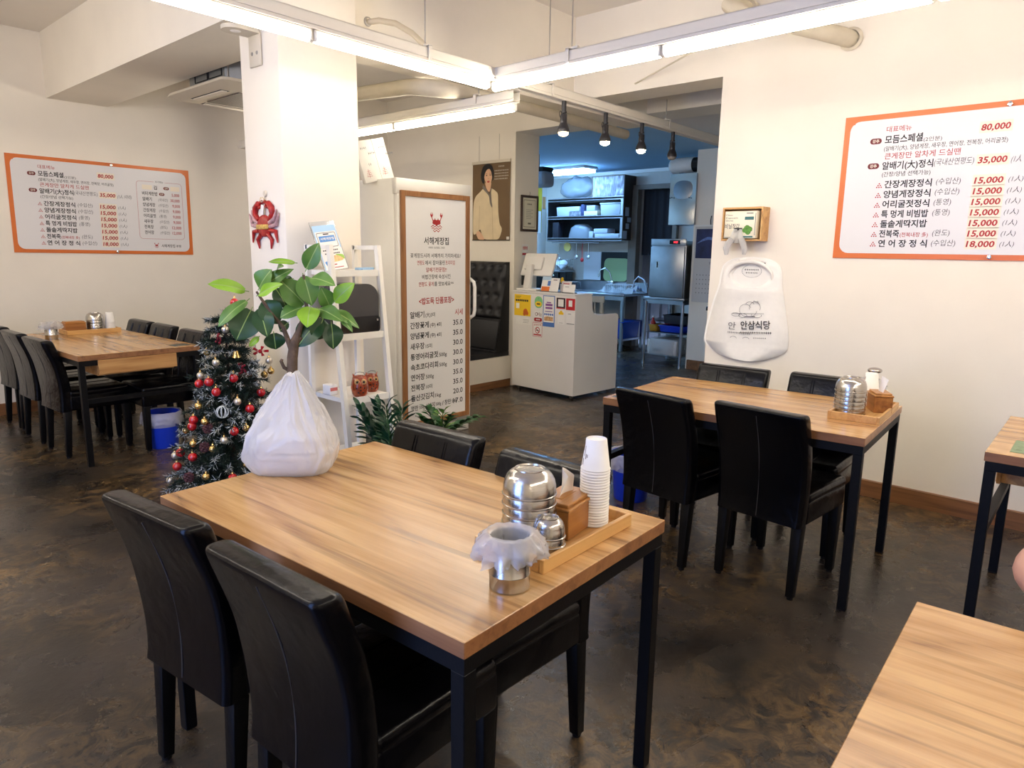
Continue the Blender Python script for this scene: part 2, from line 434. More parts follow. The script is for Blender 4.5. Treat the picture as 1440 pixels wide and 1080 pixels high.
# poster wall with the wide kitchen opening
struct(MB().prism([(5.12, 0), (7.9, 0), (7.9, CZ), (2.0, CZ), (2.0, 2.666), (5.12, 2.666)], 5.635, 6.01, 'YZ'), 'wall_poster', WALL, smooth=None)
struct(MB().box((6.59, 1.9, CZ/2), (3.42, 0.2, CZ)), 'wall_passage', WALL, smooth=None)  # unseen side wall of the passage, put in to block light
struct(MB().box((8.23, 3.19, 1.4), (0.2, 2.38, 2.8)), 'wall_calendar', WALL, smooth=None)
struct(MB().box((-1.95, -1.35, CZ/2), (0.15, 3.3, CZ)).box((-1.95, 5.3, CZ/2), (0.15, 4.0, CZ)).box((-1.95, 1.8, 0.4), (0.15, 3.0, 0.8)).box((-1.95, 1.8, 2.8), (0.15, 3.0, 0.82)),
       'wall_left', WALL, smooth=None)
w1 = struct(MB().box((-1.93, 1.8, 0.82), (0.2, 3.0, 0.05)).box((-1.93, 1.8, 2.38), (0.2, 3.0, 0.05)).box((-1.93, 0.32, 1.6), (0.12, 0.05, 1.56)).box((-1.93, 3.28, 1.6), (0.12, 0.05, 1.56)).box((-1.93, 1.8, 1.6), (0.06, 0.05, 1.56)),
       'window_1', BLACKMETAL, smooth=None)
struct(MB().box((1.3, -3.0, CZ/2), (6.6, 0.15, CZ)), 'wall_front', WALL, smooth=None)
# pillar and the two down-stand beams that meet on it
struct(MB().box((2.24, 3.645, CZ/2), (0.48, 0.39, CZ), bevel=0.006), 'pillar', WALL)
struct(MB().box((2.24, 5.545, (2.685+CZ)/2), (0.48, 3.41, CZ-2.685)), 'beam_left', WALL, smooth=None)
struct(MB().box((4.06, 3.66, (2.56+CZ)/2), (3.16, 0.20, CZ-2.56)), 'beam_centre', WALL, smooth=None)
# kitchen shell
KW = mat('kitchen_wall_paint', (206, 200, 190), 0.7, var=0.05, vscale=3)
KT = mat('kitchen_white_panel', (224, 228, 232), 0.35)
struct(MB().box((7.1, 2.95, 2.75), (2.2, 1.9, 0.1)), 'ceiling_passage', CEIL, smooth=None)
struct(MB().box((7.75, 5.95, 2.75), (3.5, 4.1, 0.1)), 'ceiling_kitchen', mat('kitchen_ceiling_blue', (150, 190, 220), 0.7, var=0.03, vscale=2), smooth=None)
struct(MB().prism([(4.3, 0), (5.42, 0), (5.42, 2.40), (6.03, 2.40), (6.03, 0), (8.0, 0), (8.0, 2.7), (4.3, 2.7)], 9.5, 9.62, 'YZ'), 'wall_kitchen_back', KW, smooth=None)
struct(MB().box((7.8, 7.98, 1.35), (3.6, 0.16, 2.7)), 'wall_kitchen_left', KW, smooth=None)
struct(MB().box((9.0, 4.3, 1.35), (1.3, 0.1, 2.7)), 'wall_kitchen_right', KW, smooth=None)
struct(MB().box((10.4, 5.75, 1.3), (0.1, 1.6, 2.6)).box((10.0, 6.5, 1.3), (0.8, 0.1, 2.6)).box((10.0, 5.0, 1.3), (0.8, 0.1, 2.6)).box((10.0, 5.75, 2.6), (0.9, 1.6, 0.1)), 'wall_store', KT, smooth=None)
struct(MB().box((9.485, 6.2, 2.672), (0.03, 3.4, 0.05)), 'trim_1', WHITEP, smooth=None)
struct(MB().box((9.47, 5.39, 1.2), (0.09, 0.07, 2.4)).box((9.47, 6.10, 1.2), (0.12, 0.14, 2.4)).box((9.47, 5.75, 2.43), (0.09, 0.8, 0.07)), 'trim_2', mat('door_frame_grey', (120, 108, 96), 0.6, var=0.1), smooth=None)
# baseboards
struct(MB().box((1.9, 7.235, 0.05), (7.4, 0.03, 0.10)), 'baseboard_back', BASEB, smooth=None)
struct(MB().box((-0.02, 4.565, 0.05), (4.6, 0.03, 0.10)), 'baseboard_right', BASEB, smooth=None).matrix_world = Matrix.Rotation(rad(-90), 4, 'Z') @ Matrix.Translation((0, 0, 0))
struct(MB().box((8.115, 3.3, 0.06), (0.03, 2.1, 0.12)), 'baseboard_passage', BASEB, smooth=None)

# ================================================================== DINING TABLES
def make_table(label, group, w=0.80, l=1.20):
    t = thing('dining_table', label, 'table', group=group)
    m = MB(); m.box((w/2, l/2, 0.732), (w, l, 0.036), bevel=0.0015, seg=1)
    top = m.build('tabletop', [TOP, EDGE], t, smooth=None)
    for p in top.data.polygons:
        if abs(p.normal.z) < 0.5: p.material_index = 1
    a = MB(); i = 0.022; s = 0.036; z = 0.714-s/2
    for y in (i, l-i): a.box((w/2, y, z), (w-2*i+s, s, s))
    for x in (i, w-i): a.box((x, l/2, z), (s, l-2*i-s, s))
    a.build('apron', BLACKMETAL, t, smooth=None)
    for x in (i, w-i):
        for y in (i, l-i):
            MB().box((x, y, 0.340), (s, s, 0.676), bevel=0.002, seg=1).box((x, y, 0.006), (s*0.9, s*0.9, 0.012)).build('leg', BLACKMETAL, t, smooth=None)
    return t
def end_kit(t, far, w=0.80, l=1.20, drawer_off=0.0):
    """cutlery drawer and low stretcher at one short end, with the small dark sticker on the corner"""
    y = l-0.022 if far else 0.022; d = -1 if far else 1
    MB().box((w/2, y, 0.44), (w-0.06, 0.03, 0.03)).build('stretcher', BLACKMETAL, t, smooth=None)
    b = MB(); yc = y + d*0.16
    b.box((w/2+drawer_off, yc, 0.645), (0.50, 0.30, 0.085), bevel=0.002, seg=1)
    bx = b.build('drawer', wood_mat('drawer_wood', (206, 158, 98), (184, 132, 76), (140, 94, 50), along='X', rough=0.4), t, smooth=None)
    MB().box((w/2+drawer_off, y + (d*0.02 if far else -d*0.027), 0.664 if not far else 0.645), (0.51, 0.014, 0.096), bevel=0.002, seg=1).build('drawer_front', MATS['drawer_wood'], bx, smooth=None)
G_T = 'wooden dining tables on black steel legs'
T1 = make_table('nearest wooden dining table with black legs, holding a white carrier bag', G_T)
T2 = dup(T1, label='wooden dining table beside the wall with the white bib, two chairs each side', group=G_T)
T3 = dup(T1, label='wooden dining table in the far corner under the menu board, six chairs', group=G_T)
T4 = dup(T1, label='wooden dining table cut by the picture edge, at the baseboard wall', group=G_T)
T5 = dup(T1, label='pale topped dining table in the lower corner, seated person\'s elbow at its edge', group=G_T)
def put(t, x, y, deg): t.location = (x, y, 0); t.rotation_euler = (0, 0, rad(deg))
put(T1, 0.823, 0.858, 3.39); put(T2, 2.9455, 0.781, 4.55); put(T3, 1.434, 5.102, 1.34)
end_kit(T1, True); end_kit(T2, True); end_kit(T3, False, l=1.55, drawer_off=-0.03)
put(T4, 3.11, -0.80, 1.9); end_kit(T4, True)
put(T5, 0.86, -0.955, 3.2)
# the corner table is longer
for o in T3.children:
    n = o.name.split('.')[0]
    if n == 'tabletop':
        o.data = o.data.copy()
        for v in o.data.vertices:
            if v.co.y > 0.6: v.co.y += 0.35
    elif n == 'apron':
        o.data = o.data.copy()
        for v in o.data.vertices:
            if v.co.y > 0.6: v.co.y += 0.35
    elif n == 'leg' and o.data.vertices[0].co.y > 0.6:
        o.location.y += 0.35
STK = mat('dark_green_sticker', (36, 52, 44), 0.4, var=0.3, vscale=60)
def sticker(t, x, y, lx, ly):
    o = MB().box((x, y, 0.7506), (lx, ly, 0.0012)).box((x, y+ly*0.1, 0.7515), (lx*0.55, ly*0.3, 0.0006)).build('corner_sticker', [STK], t, smooth=None)
sticker(T2, 0.14, 1.12, 0.20, 0.10); sticker(T3, 0.70, 0.11, 0.12, 0.10); STK = mat('pale_green_sticker', (118, 140, 104), 0.4, var=0.35, vscale=50); sticker(T4, 0.17, 1.10, 0.22, 0.06)

# ================================================================== CHAIRS
def make_chair(label, group):
    c = thing('dining_chair', label, 'chair', group=group)
    W = 0.41; Z0 = 0.33; Z1 = 0.825; TH = 0.074
    def cx(z):
        s = max(0.0, (z-Z0)/(Z1-Z0)); return -0.215 - 0.080*s**1.9 + 0.016*sin(pi*s)
    # backrest: stacked rounded sections, pillowy at the top
    def section(z, w, t, xo, n=7, r=0.022):
        out = []
        r = min(r, t*0.48)
        for (sx, sy, a) in ((1, 1, 0), (-1, 1, 90), (-1, -1, 180), (1, -1, 270)):
            for k in range(n):
                ang = rad(a + 90*k/(n-1))
                out.append((xo + sx*(t/2-r) + r*cos(ang), sy*(w/2-r) + r*sin(ang), z))
        return out
    b = MB(); rings = []; N = 16
    zs = [Z0 + (Z1-Z0-0.03)*i/N for i in range(N+1)]
    prof = [(z, W*(0.955+0.045*min(1, (z-Z0)/0.35)), TH) for z in zs]
    prof = [(Z0-0.004, W*0.955-0.02, TH-0.02)] + prof
    for k, (dz, f) in enumerate(((0.012, 0.985), (0.021, 0.94), (0.027, 0.83), (0.030, 0.62))):
        prof.append((Z1-0.03+dz, W-0.066*(1-f)*0.9, TH*f))
    for z, w, t in prof: rings.append([b.bm.verts.new(p) for p in section(z, w, t, cx(z))])
    M_ = len(rings[0])
    for A, B in zip(rings[:-1], rings[1:]):
        for k in range(M_): b.bm.faces.new((A[k], A[(k+1) % M_], B[(k+1) % M_], B[k]))
    b.bm.faces.new(rings[0][::-1]); b.bm.faces.new(rings[-1])
    # soft dents between the stitched panels of the front face and slight belly
    for v in b.bm.verts:
        x0 = cx(v.co.z); fr = (v.co.x-x0)/(TH/2)
        if abs(fr) > 0.5 and Z0+0.02 < v.co.z < Z1-0.02:
            v.co.x += 0.005*noise.noise(Vector((v.co.y*9, v.co.z*7, fr)))
        if v.co.z > Z1-0.05: v.co.z += 0.010*(abs(v.co.y)/(W/2))**2 - 0.006
    bo = b.build('backrest', LEATHER, c, smooth=60)
    s = MB()
    for yy in (-0.075, 0.075):                       # two channel seams on the front face
        for off in (-0.006, 0.006):
            s.tube([(cx(z)+TH/2+0.0008, yy+off, z) for z in [0.47+0.33*i/14 for i in range(15)]], 0.0038, 6)
    s.build('front_channel', LEATHER, bo)
    s = MB(); s.tube([(cx(z)-TH/2-0.0005, 0.0, z) for z in [Z0+0.01+(Z1-Z0-0.04)*i/16 for i in range(17)]], 0.0016, 5)
    s.tube([(cx(Z1-0.02)-TH/2+0.004, y, Z1-0.018) for y in (-0.19, -0.1, 0, 0.1, 0.19)], 0.0014, 5)
    s.build('back_seam', SEAM, bo)
    # seat cushion with an upholstered skirt
    q = MB(); q.box((0.005, 0, 0.385), (0.40, W-0.012, 0.11), bevel=0.016, seg=3)
    q.box((0.005, 0, 0.448), (0.395, W-0.006, 0.05), bevel=0.022, seg=4)
    so = q.build('seat', LEATHER, c, smooth=60)
    p = MB(); x0, x1, y1 = -0.175, 0.198, W/2-0.008
    p.tube([(x0, -y1, 0.432), (x1-0.02, -y1, 0.432), (x1, -y1+0.02, 0.432), (x1, y1-0.02, 0.432), (x1-0.02, y1, 0.432), (x0, y1, 0.432)], 0.003, 6)
    for yy in (-0.07, 0.07): p.tube([(-0.16, yy, 0.4735), (0.17, yy, 0.4735)], 0.002, 5)
    p.build('seat_piping', LEATHER, so)
    for sx, sy in ((-1, -1), (-1, 1), (1, -1), (1, 1)):
        xt = -0.205 if sx < 0 else 0.175; xb = -0.225 if sx < 0 else 0.178
        l = MB(); l.bar((xb, sy*0.172, 0.012), (xt, sy*0.172, 0.335), 0.033, 0.033, bevel=0.003, up=(0, 1, 0), w1=0.046, h1=0.046)
        lo = l.build('leg', LEGWRAP, c)
        MB().cyl((xb, sy*0.172, 0.0), (xb, sy*0.172, 0.014), 0.013, 0.015, 10).build('foot_glide', DARK, lo)
    return c
G_C = 'black leather dining chairs'
CH = make_chair('black leather chair on the bag side of the nearest table, next to the tree', G_C)
CHAIRS = [
    (0.915, 1.80, 7, 'nearest pair\'s far black chair, its back toward the blue bin and tree'),
    (0.945, 1.27, 3.4, 'black chair closest to the viewer, its back over the nearest table\'s front corner'),
    (1.355, 1.83, 183, 'black chair tucked behind the nearest table, in front of the white poster fridge'),
    (1.345, 1.31, 180, 'black chair tucked behind the nearest table\'s paper cup stack'),
    (3.135, 1.153, -4, 'black chair, stitched back to us, at the bowl stack end of the bib-wall table'),
    (3.075, 1.625, -7, 'black chair, stitched back to us, hiding a blue bin beside the bib-wall table'),
    (3.52, 1.72, 184, 'black chair against the wall directly below the white bib'),
    (3.60, 1.22, 183, 'black chair against the bib wall, partly hidden by the stacked steel bowls'),
    (1.63, 5.62, 3, 'corner table\'s left row of black chairs, the one nearest the viewer'),
    (1.62, 6.16, 2, 'corner table\'s left row of black chairs, the middle one'),
    (1.63, 6.74, 4, 'corner table\'s left row of black chairs, the one nearest the back wall'),
    (2.04, 5.40, 181, 'corner table\'s row nearer the tree, the black chair closest to the tree'),
    (2.04, 5.96, 180, 'corner table\'s row nearer the tree, the middle black chair'),
    (2.03, 6.42, 181, 'corner table\'s row nearer the tree, the black chair closest to the back wall'),
]
for i, (x, y, a, lb) in enumerate(CHAIRS):
    if i == 0: CH.location = (x, y, 0); CH.rotation_euler = (0, 0, rad(a)); CH['label'] = lb
    else: dup(CH, (x, y, 0), rad(a), lb, G_C)
dup(CH, (2.06, -0.28, 0), rad(180), 'black chair that carries the seated person at the picture edge', G_C)

# ================================================================== TABLEWARE
TZ = 0.75
def make_bowl(name, r=0.066, h=0.062, band=0.026):
    """steel bowl, upside down: open rim at the bottom, foot ring on top; origin at the rim plane"""
    o = MB()
    o.lathe([(r-0.001, 0.0), (r+0.0015, 0.001), (r+0.0015, 0.004), (r-0.0005, 0.0055), (r-0.0015, band), (r-0.0025, band+0.002), (r*0.935, h*0.60),
             (r*0.84, h*0.80), (r*0.70, h*0.94), (r*0.60, h*0.985), (r*0.57, h), (r*0.565, h+0.0025), (r*0.53, h+0.0025), (r*0.51, h-0.001), (0, h-0.002)], seg=36)
    o.lathe([(r-0.002, 0.001), (r-0.0035, band), (r*0.91, h*0.60), (r*0.80, h*0.79), (r*0.56, h*0.94), (0, h*0.92)], seg=36)
    return o.build(name, STEEL, smooth=45)
def make_cup():
    """paper cup, upside down, printed band on one side"""
    h = 0.082; rb = 0.027; rt = 0.037
    t = thing('paper_cup', '', 'cup')
    o = MB(); o.lathe([(rt, 0.0), (rt+0.002, 0.0015), (rt+0.002, 0.0035), (rt, 0.005), (rb, h-0.001), (rb-0.0015, h), (rb-0.002, h-0.004), (0, h-0.004)], seg=28)
    o.lathe([(rt-0.001, 0.001), (rb-0.001, h-0.006)], seg=28)
    b = o.build('cup_wall', PAPER, t, smooth=50)
    p = MB(); rnd = random.Random(5)
    for k in range(9):      # loose brush-like print
        a0 = rad(-62 + 9*k) if k < 6 else rad(170 + 12*(k-6)); z0 = 0.012+0.04*rnd.random(); z1 = z0+0.008+0.02*rnd.random()
        def P(a, z): rr = rt + (rb-rt)*(z/h) + 0.0006; return (rr*cos(a), rr*sin(a), z)
        w = 0.05+0.05*rnd.random()
        p.poly([P(a0, z0), P(a0+w, z0), P(a0+w, z1), P(a0, z1)])
    p.build('printed_mark', mat('cup_brown_print', (96, 58, 40), 0.6), b, smooth=None)
    return t
BOWL = None; CUP = None
def bowl_stack(x, y, n, where, step=0.0245, z=TZ+0.009, jit=0.0012):
    global BOWL
    rnd = random.Random(int(x*100))
    for k in range(n):                       # k = 0 is the lowest
        top = n-1-k
        pos = 'topmost' if top == 0 else 'lowest' if k == 0 else ORD[top] + ' from the top'
        lb = 'upturned steel rice bowl, %s in the stack on the %s' % (pos, where)
        if BOWL is None: BOWL = make_bowl('steel_bowl'); o = BOWL
        else: o = BOWL.copy(); COL.objects.link(o)
        o.location = (x+rnd.uniform(-jit, jit), y+rnd.uniform(-jit, jit), z+k*step); o.rotation_euler = (0, 0, rnd.random()*3)
        tag(o, lb, 'bowl', 'upturned steel bowls stacked on the ' + where)
def cup_stack(x, y, n, where, step=0.0074, z=TZ+0.009, rot=0.0):
    global CUP
    rnd = random.Random(int(y*100))
    for k in range(n):
        top = n-1-k
        pos = 'topmost' if top == 0 else 'lowest' if k == 0 else ORD[top] + ' from the top'
        lb = 'upturned white paper cup, %s in the stack on the %s' % (pos, where)
        if CUP is None: CUP = make_cup(); o = CUP
        else: o = dup(CUP)
        o.location = (x+rnd.uniform(-.0006, .0006), y+rnd.uniform(-.0006, .0006), z+k*step); o.rotation_euler = (0, 0, rot + (0 if top == 0 else rnd.random()*0.4))
        tag(o, lb, 'cup', 'paper cups stacked on the ' + where)
def tray(x, y, deg, where, lx=0.385, ly=0.21, h=0.034):
    t = thing('bamboo_tray', 'shallow bamboo tray holding bowls and cups on the ' + where, 'tray', (x, y, TZ), rad(deg), 'bamboo table trays')
    MB().box((0, 0, 0.0045), (lx-0.02, ly-0.02, 0.007)).build('tray_base', BAMBOO, t, smooth=None)
    for nm, c, d in (('long', (0, ly/2-0.006, h/2), (lx, 0.012, h)), ('long', (0, -ly/2+0.006, h/2), (lx, 0.012, h)), ('short', (lx/2-0.006, 0, h/2), (0.012, ly-0.024, h)), ('short', (-lx/2+0.006, 0, h/2), (0.012, ly-0.024, h))):
        MB().box(c, d, bevel=0.0015, seg=1).build('tray_side', BAMBOO, t, smooth=None)
    return t
def tissue_box(x, y, deg, where, z=TZ+0.009, s=1.0, tissue=True):
    t = thing('tissue_box', 'brown bamboo napkin box with a lid in the tray of the ' + where, 'tissue box', (x, y, z), rad(deg), 'bamboo tissue boxes')
    MB().box((0, 0, 0.036), (0.150*s, 0.098*s, 0.072), bevel=0.002, seg=1).build('box_body', TISSUEWOOD, t, smooth=None)
    MB().box((0, 0, 0.077), (0.156*s, 0.104*s, 0.008), bevel=0.002, seg=1).box((0, 0, 0.085), (0.140*s, 0.088*s, 0.010), bevel=0.003, seg=2).box((0, 0, 0.0905), (0.08*s, 0.02*s, 0.0012)).build('box_lid', wood_mat('tissue_lid_wood', (196, 140, 76), (178, 122, 62), (150, 98, 48), along='X', rough=0.4), t, smooth=None)
    if tissue:
        p = MB()
        def fn(u, v):
            a = (u-0.5)
            return (a*0.075*(1-0.55*v) - 0.012*v, 0.018*sin(u*pi)*(0.4+v) - 0.02*v, 0.089 + v*0.075*(0.62+0.38*sin(pi*(0.15+u*0.75))))
        p.grid(fn, 14, 8); p.build('tissue', mat('tissue_paper', (246, 243, 238), 0.8), t)
    return t
def frill(mb, r0, zrim, drop_out, drop_in, seed, flare=0.02, amp=0.008, nu=72):
    """plastic liner folded over a rim, crumpled"""
    def P(u, v):
        a = 2*pi*u
        cr = noise.noise(Vector((cos(a)*3.2+seed, sin(a)*3.2, v*2.2)))
        c2 = noise.noise(Vector((cos(a)*9+seed, sin(a)*9, v*5)))
        if v < 0.35:      # inside
            k = v/0.35; r = r0-0.004 + 0.003*c2; z = zrim - drop_in*(1-k)
        elif v < 0.5:
            k = (v-0.35)/0.15; r = r0-0.004 + k*(0.010+flare*0.3) + amp*0.4*cr; z = zrim + 0.008*sin(pi*k*0.9) + 0.005*cr
        else:
            k = (v-0.5)/0.5; r = r0 + 0.006 + flare*(0.35+0.85*sin(pi*0.80*k)) + amp*(1.2*cr + 1.1*c2 + 0.9*noise.noise(Vector((cos(a)*19+seed, sin(a)*19, v*11))))*(0.4+k); z = zrim + 0.004 - drop_out*k*(1+0.22*cr+0.18*c2) + 0.005*c2
        r = max(r, r0 + 0.0025) if v > 0.42 else r
        return (r*cos(a), r*sin(a), z)
    mb.grid(P, nu, 20, closed_u=True)
def waste_can(x, y, where, seed, r=0.044, h=0.118, bag=True):
    t = thing('table_waste_can', 'small steel waste can lined with clear plastic on the ' + where, 'can', (x, y, TZ), 0, 'steel table waste cans')
    MB().lathe([(0, 0.001), (r-0.003, 0.0), (r, 0.003), (r, h*0.27), (r+0.0012, h*0.285), (r+0.0012, h*0.30), (r, h*0.315), (r, h-0.003), (r+0.001, h), (r-0.001, h), (r-0.0015, 0.004), (0, 0.003)], seg=40).build('can_body', STEEL, t, smooth=40)
    if bag:
        m = MB(); frill(m, r, h, 0.050, 0.06, seed, flare=0.022, amp=0.010); m.build('plastic_liner', FILM, t, smooth=80)
    return t
N1 = 'nearest table'; N2 = 'bib-wall table'; N3 = 'corner table'
tray(1.325, 1.045, 2.6, N1)
bowl_stack(1.243, 1.068, 6, N1)
SB = make_bowl('steel_cup', 0.037, 0.046, 0.022)
for k in range(3):
    o = SB if k == 0 else SB.copy()
    if k: COL.objects.link(o)
    o.location = (1.222, 0.984, TZ+0.009+k*0.021)
    tag(o, 'small steel cup upside down, %s of three in front of the big bowls' % ('lowest', 'middle one', 'topmost')[k], 'cup', 'small steel cups on the nearest table')
tissue_box(1.372, 1.055, 10, N1)
cup_stack(1.452, 1.022, 21, N1, rot=rad(250-62))
waste_can(1.046, 0.950, N1, 1.7)
# table by the bib wall
tray(3.42, 0.925, 4, N2, lx=0.42)
bowl_stack(3.335, 0.965, 6, N2, step=0.0205)
tissue_box(3.50, 0.885, 30, N2, s=0.8)
cup_stack(3.59, 0.955, 11, N2, rot=rad(230-62))
c2 = waste_can(3.70, 0.99, N2, 4.2, r=0.040, h=0.11)
l = MB(); l.sphere((0.05, -0.005, 0.155), 0.034, 16, 8, sz=0.45); l.tube([(0.02, 0, 0.15), (-0.005, 0, 0.13), (-0.02, 0, 0.06)], 0.004, 8)
lo = l.build('steel_ladle', STEEL); lo.location = (3.70, 0.99, TZ); tag(lo, 'steel ladle leaning in the can behind the cups on the bib-wall table', 'ladle')
# corner table
tray(1.93, 6.46, 1, N3, lx=0.40)
tissue_box(1.815, 6.47, 1, N3, tissue=False)
bowl_stack(1.975, 6.475, 5, N3, step=0.0215)
cup_stack(2.082, 6.46, 9, N3, step=0.0082, rot=rad(250-62))
waste_can(1.565, 6.13, N3, 7.9, r=0.044, h=0.128)

# ---------------------------------------------------------------- carrier bag with take-away boxes
bag = thing('carrier_bag', 'knotted white plastic carrier bag of take-away standing on the nearest table', 'bag', (1.150, 2.005, TZ), rad(-45))
m = MB()
BAGW = [(0, .090), (.03, .122), (.10, .134), (.25, .141), (.38, .134), (.57, .108), (.75, .078), (.88, .050), (.96, .031), (1.0, .022)]
def bagw(v):
    for (v0, w0), (v1, w1) in zip(BAGW[:-1], BAGW[1:]):
        if v <= v1: t = (v-v0)/(v1-v0); return w0+(w1-w0)*t
    return BAGW[-1][1]
def bagfn(u, v):
    a = 2*pi*u
    z = 0.315*v
    w = (bagw(max(0, v-.03))+bagw(v)+bagw(min(1, v+.03)))/3 if v > .06 else bagw(v)
    n = 3.4 if v < 0.25 else 3.4-1.4*min(1, (v-0.25)/0.35)
    c, s_ = cos(a), sin(a)
    x = w*math.copysign(abs(c)**(2/n), c); y = w*0.70*math.copysign(abs(s_)**(2/n), s_)
    up = min(1, max(0, (v-0.12)/0.5))
    q = a + 0.35*sin(2*a+1.2) + 0.25*v
    pl = (1-abs(sin(q*4.5+0.7)))**1.6 - 0.35 + 0.6*((1-abs(sin(q*7.5+2.1+1.5*v)))**2 - 0.3)
    cr = abs(noise.noise(Vector((c*2.6, s_*2.6, v*2.6+1))))*1.4 - 0.3 + 0.45*abs(noise.noise(Vector((c*6, s_*6+7, v*7))))
    rg = (1-abs(noise.noise(Vector((c*1.7+3, s_*1.7, v*2.3)))))**7 + 0.7*(1-abs(noise.noise(Vector((c*2.9, s_*2.9+5, v*3.9+2)))))**8
    cr += 0.55*rg
    f = 1 + 0.085*pl*up*(1 if v < .9 else .6) + 0.075*cr*(0.45+0.55*sin(pi*min(1, v*1.3)))
    x = x*f + 0.022*max(0, v-0.3) - 0.016*math.exp(-((v-.16)/.07)**2)*max(0, -c)**5; y = y*f
    return (x, y, max(0.0012, z*(1 if v > .03 else .4) + 0.006*cr*(1 if v > 0.1 else 0)))
m.grid(bagfn, 220, 90, closed_u=True)
# two handle loops folded over at the top
for sgn in (-1, 1):
    def hf(u, v, sgn=sgn):
        t = u; ang = pi*t
        x = 0.014 + sgn*0.008 + 0.026*cos(ang)*(1-0.1*v) ; z = 0.302 + 0.018*sin(ang) - 0.040*(abs(t-0.5)*2)**2
        y = sgn*0.012 + 0.026*(v-0.5) + 0.006*sin(6*v+5*u)
        return (x, y, z + 0.006*sin(9*v+u*4))
    m.grid(hf, 14, 6)
bo = m.build('bag_film', BAGFILM, bag, smooth=75)
FOAM = mat('white_foam', (240, 238, 234), 0.6)
for k, (z, lx, ly, h) in enumerate(((0.006, 0.20, 0.135, 0.062), (0.070, 0.195, 0.13, 0.055))):
    b = thing('takeout_box', 'white take-away box inside the carrier bag, ' + ('lower one' if k == 0 else 'upper one'), 'box', (1.150, 2.005, TZ+z), rad(-45+3*k), 'boxes in the carrier bag')
    MB().box((0, 0, h*0.32), (lx, ly, h*0.64), bevel=0.006, taper=0.92).build('box_base', FOAM, b)
    MB().box((0, 0, h*0.80), (lx, ly, h*0.30), bevel=0.006).build('box_lid', FOAM, b)

# ================================================================== MENU BOARDS ON THE WALLS
def crab_logo(m, cx, cz, s, y):
    """crab over three waves"""
    m.mi = 0
    m.poly([(cx+s*a, y, cz+s*b) for a, b in smooth_loop([(-0.34, 0.02), (-0.30, 0.22), (-0.12, 0.28), (0, 0.24), (0.12, 0.28), (0.30, 0.22), (0.34, 0.02), (0.1, -0.06), (0, -0.1), (-0.1, -0.06)], 3)])
    for sg in (-1, 1):
        m.poly([(cx+s*a*sg, y, cz+s*b) for a, b in [(0.26, 0.18), (0.38, 0.42), (0.44, 0.40), (0.32, 0.14)]])
        m.poly([(cx+s*a*sg, y, cz+s*b) for a, b in [(0.38, 0.40), (0.30, 0.55), (0.36, 0.74), (0.40, 0.56), (0.46, 0.60), (0.46, 0.74), (0.54, 0.56), (0.46, 0.40)]])
        m.poly([(cx+s*a*sg, y, cz+s*b) for a, b in [(0.10, 0.26), (0.12, 0.36), (0.16, 0.36), (0.16, 0.25)]])
    for k, w in enumerate((0.48, 0.42, 0.30)):
        zc = -0.14-0.15*k; up = []; dn = []
        for i in range(25):
            t = -1+2*i/24; zz = zc + 0.05*cos(t*w/0.48*3.2*pi*0.98)
            up.append((cx+s*t*w, y, cz+s*(zz+0.03))); dn.append((cx+s*t*w, y, cz+s*(zz-0.03)))
        for i in range(24): m.poly([up[i], dn[i], dn[i+1], up[i+1]])
MENU = [('간장게장정식', '(수입산)', '15,000'), ('양념게장정식', '(수입산)', '15,000'), ('어리굴젓정식', '(통영)', '15,000'), ('특 멍게 비빔밥', '(통영)', '15,000'),
        ('돌솥게딱지밥', '', '15,000'), ('전복죽', '(완도)', '15,000'), ('연 어 장 정 식', '(수입산)', '18,000')]
SIDE = [('버터계란밥', '', '5,000'), ('알배기', '(국내산)', '30,000'), ('양념게장', '(수입산)', '9,000'), ('간장게장', '(수입산)', '9,000'), ('어리굴젓', '(통영)', '9,000'),
        ('새우장', '(수입산)', '9,000'), ('전복장', '(완도)', '12,000'), ('연어장', '(수입산)', '12,000')]
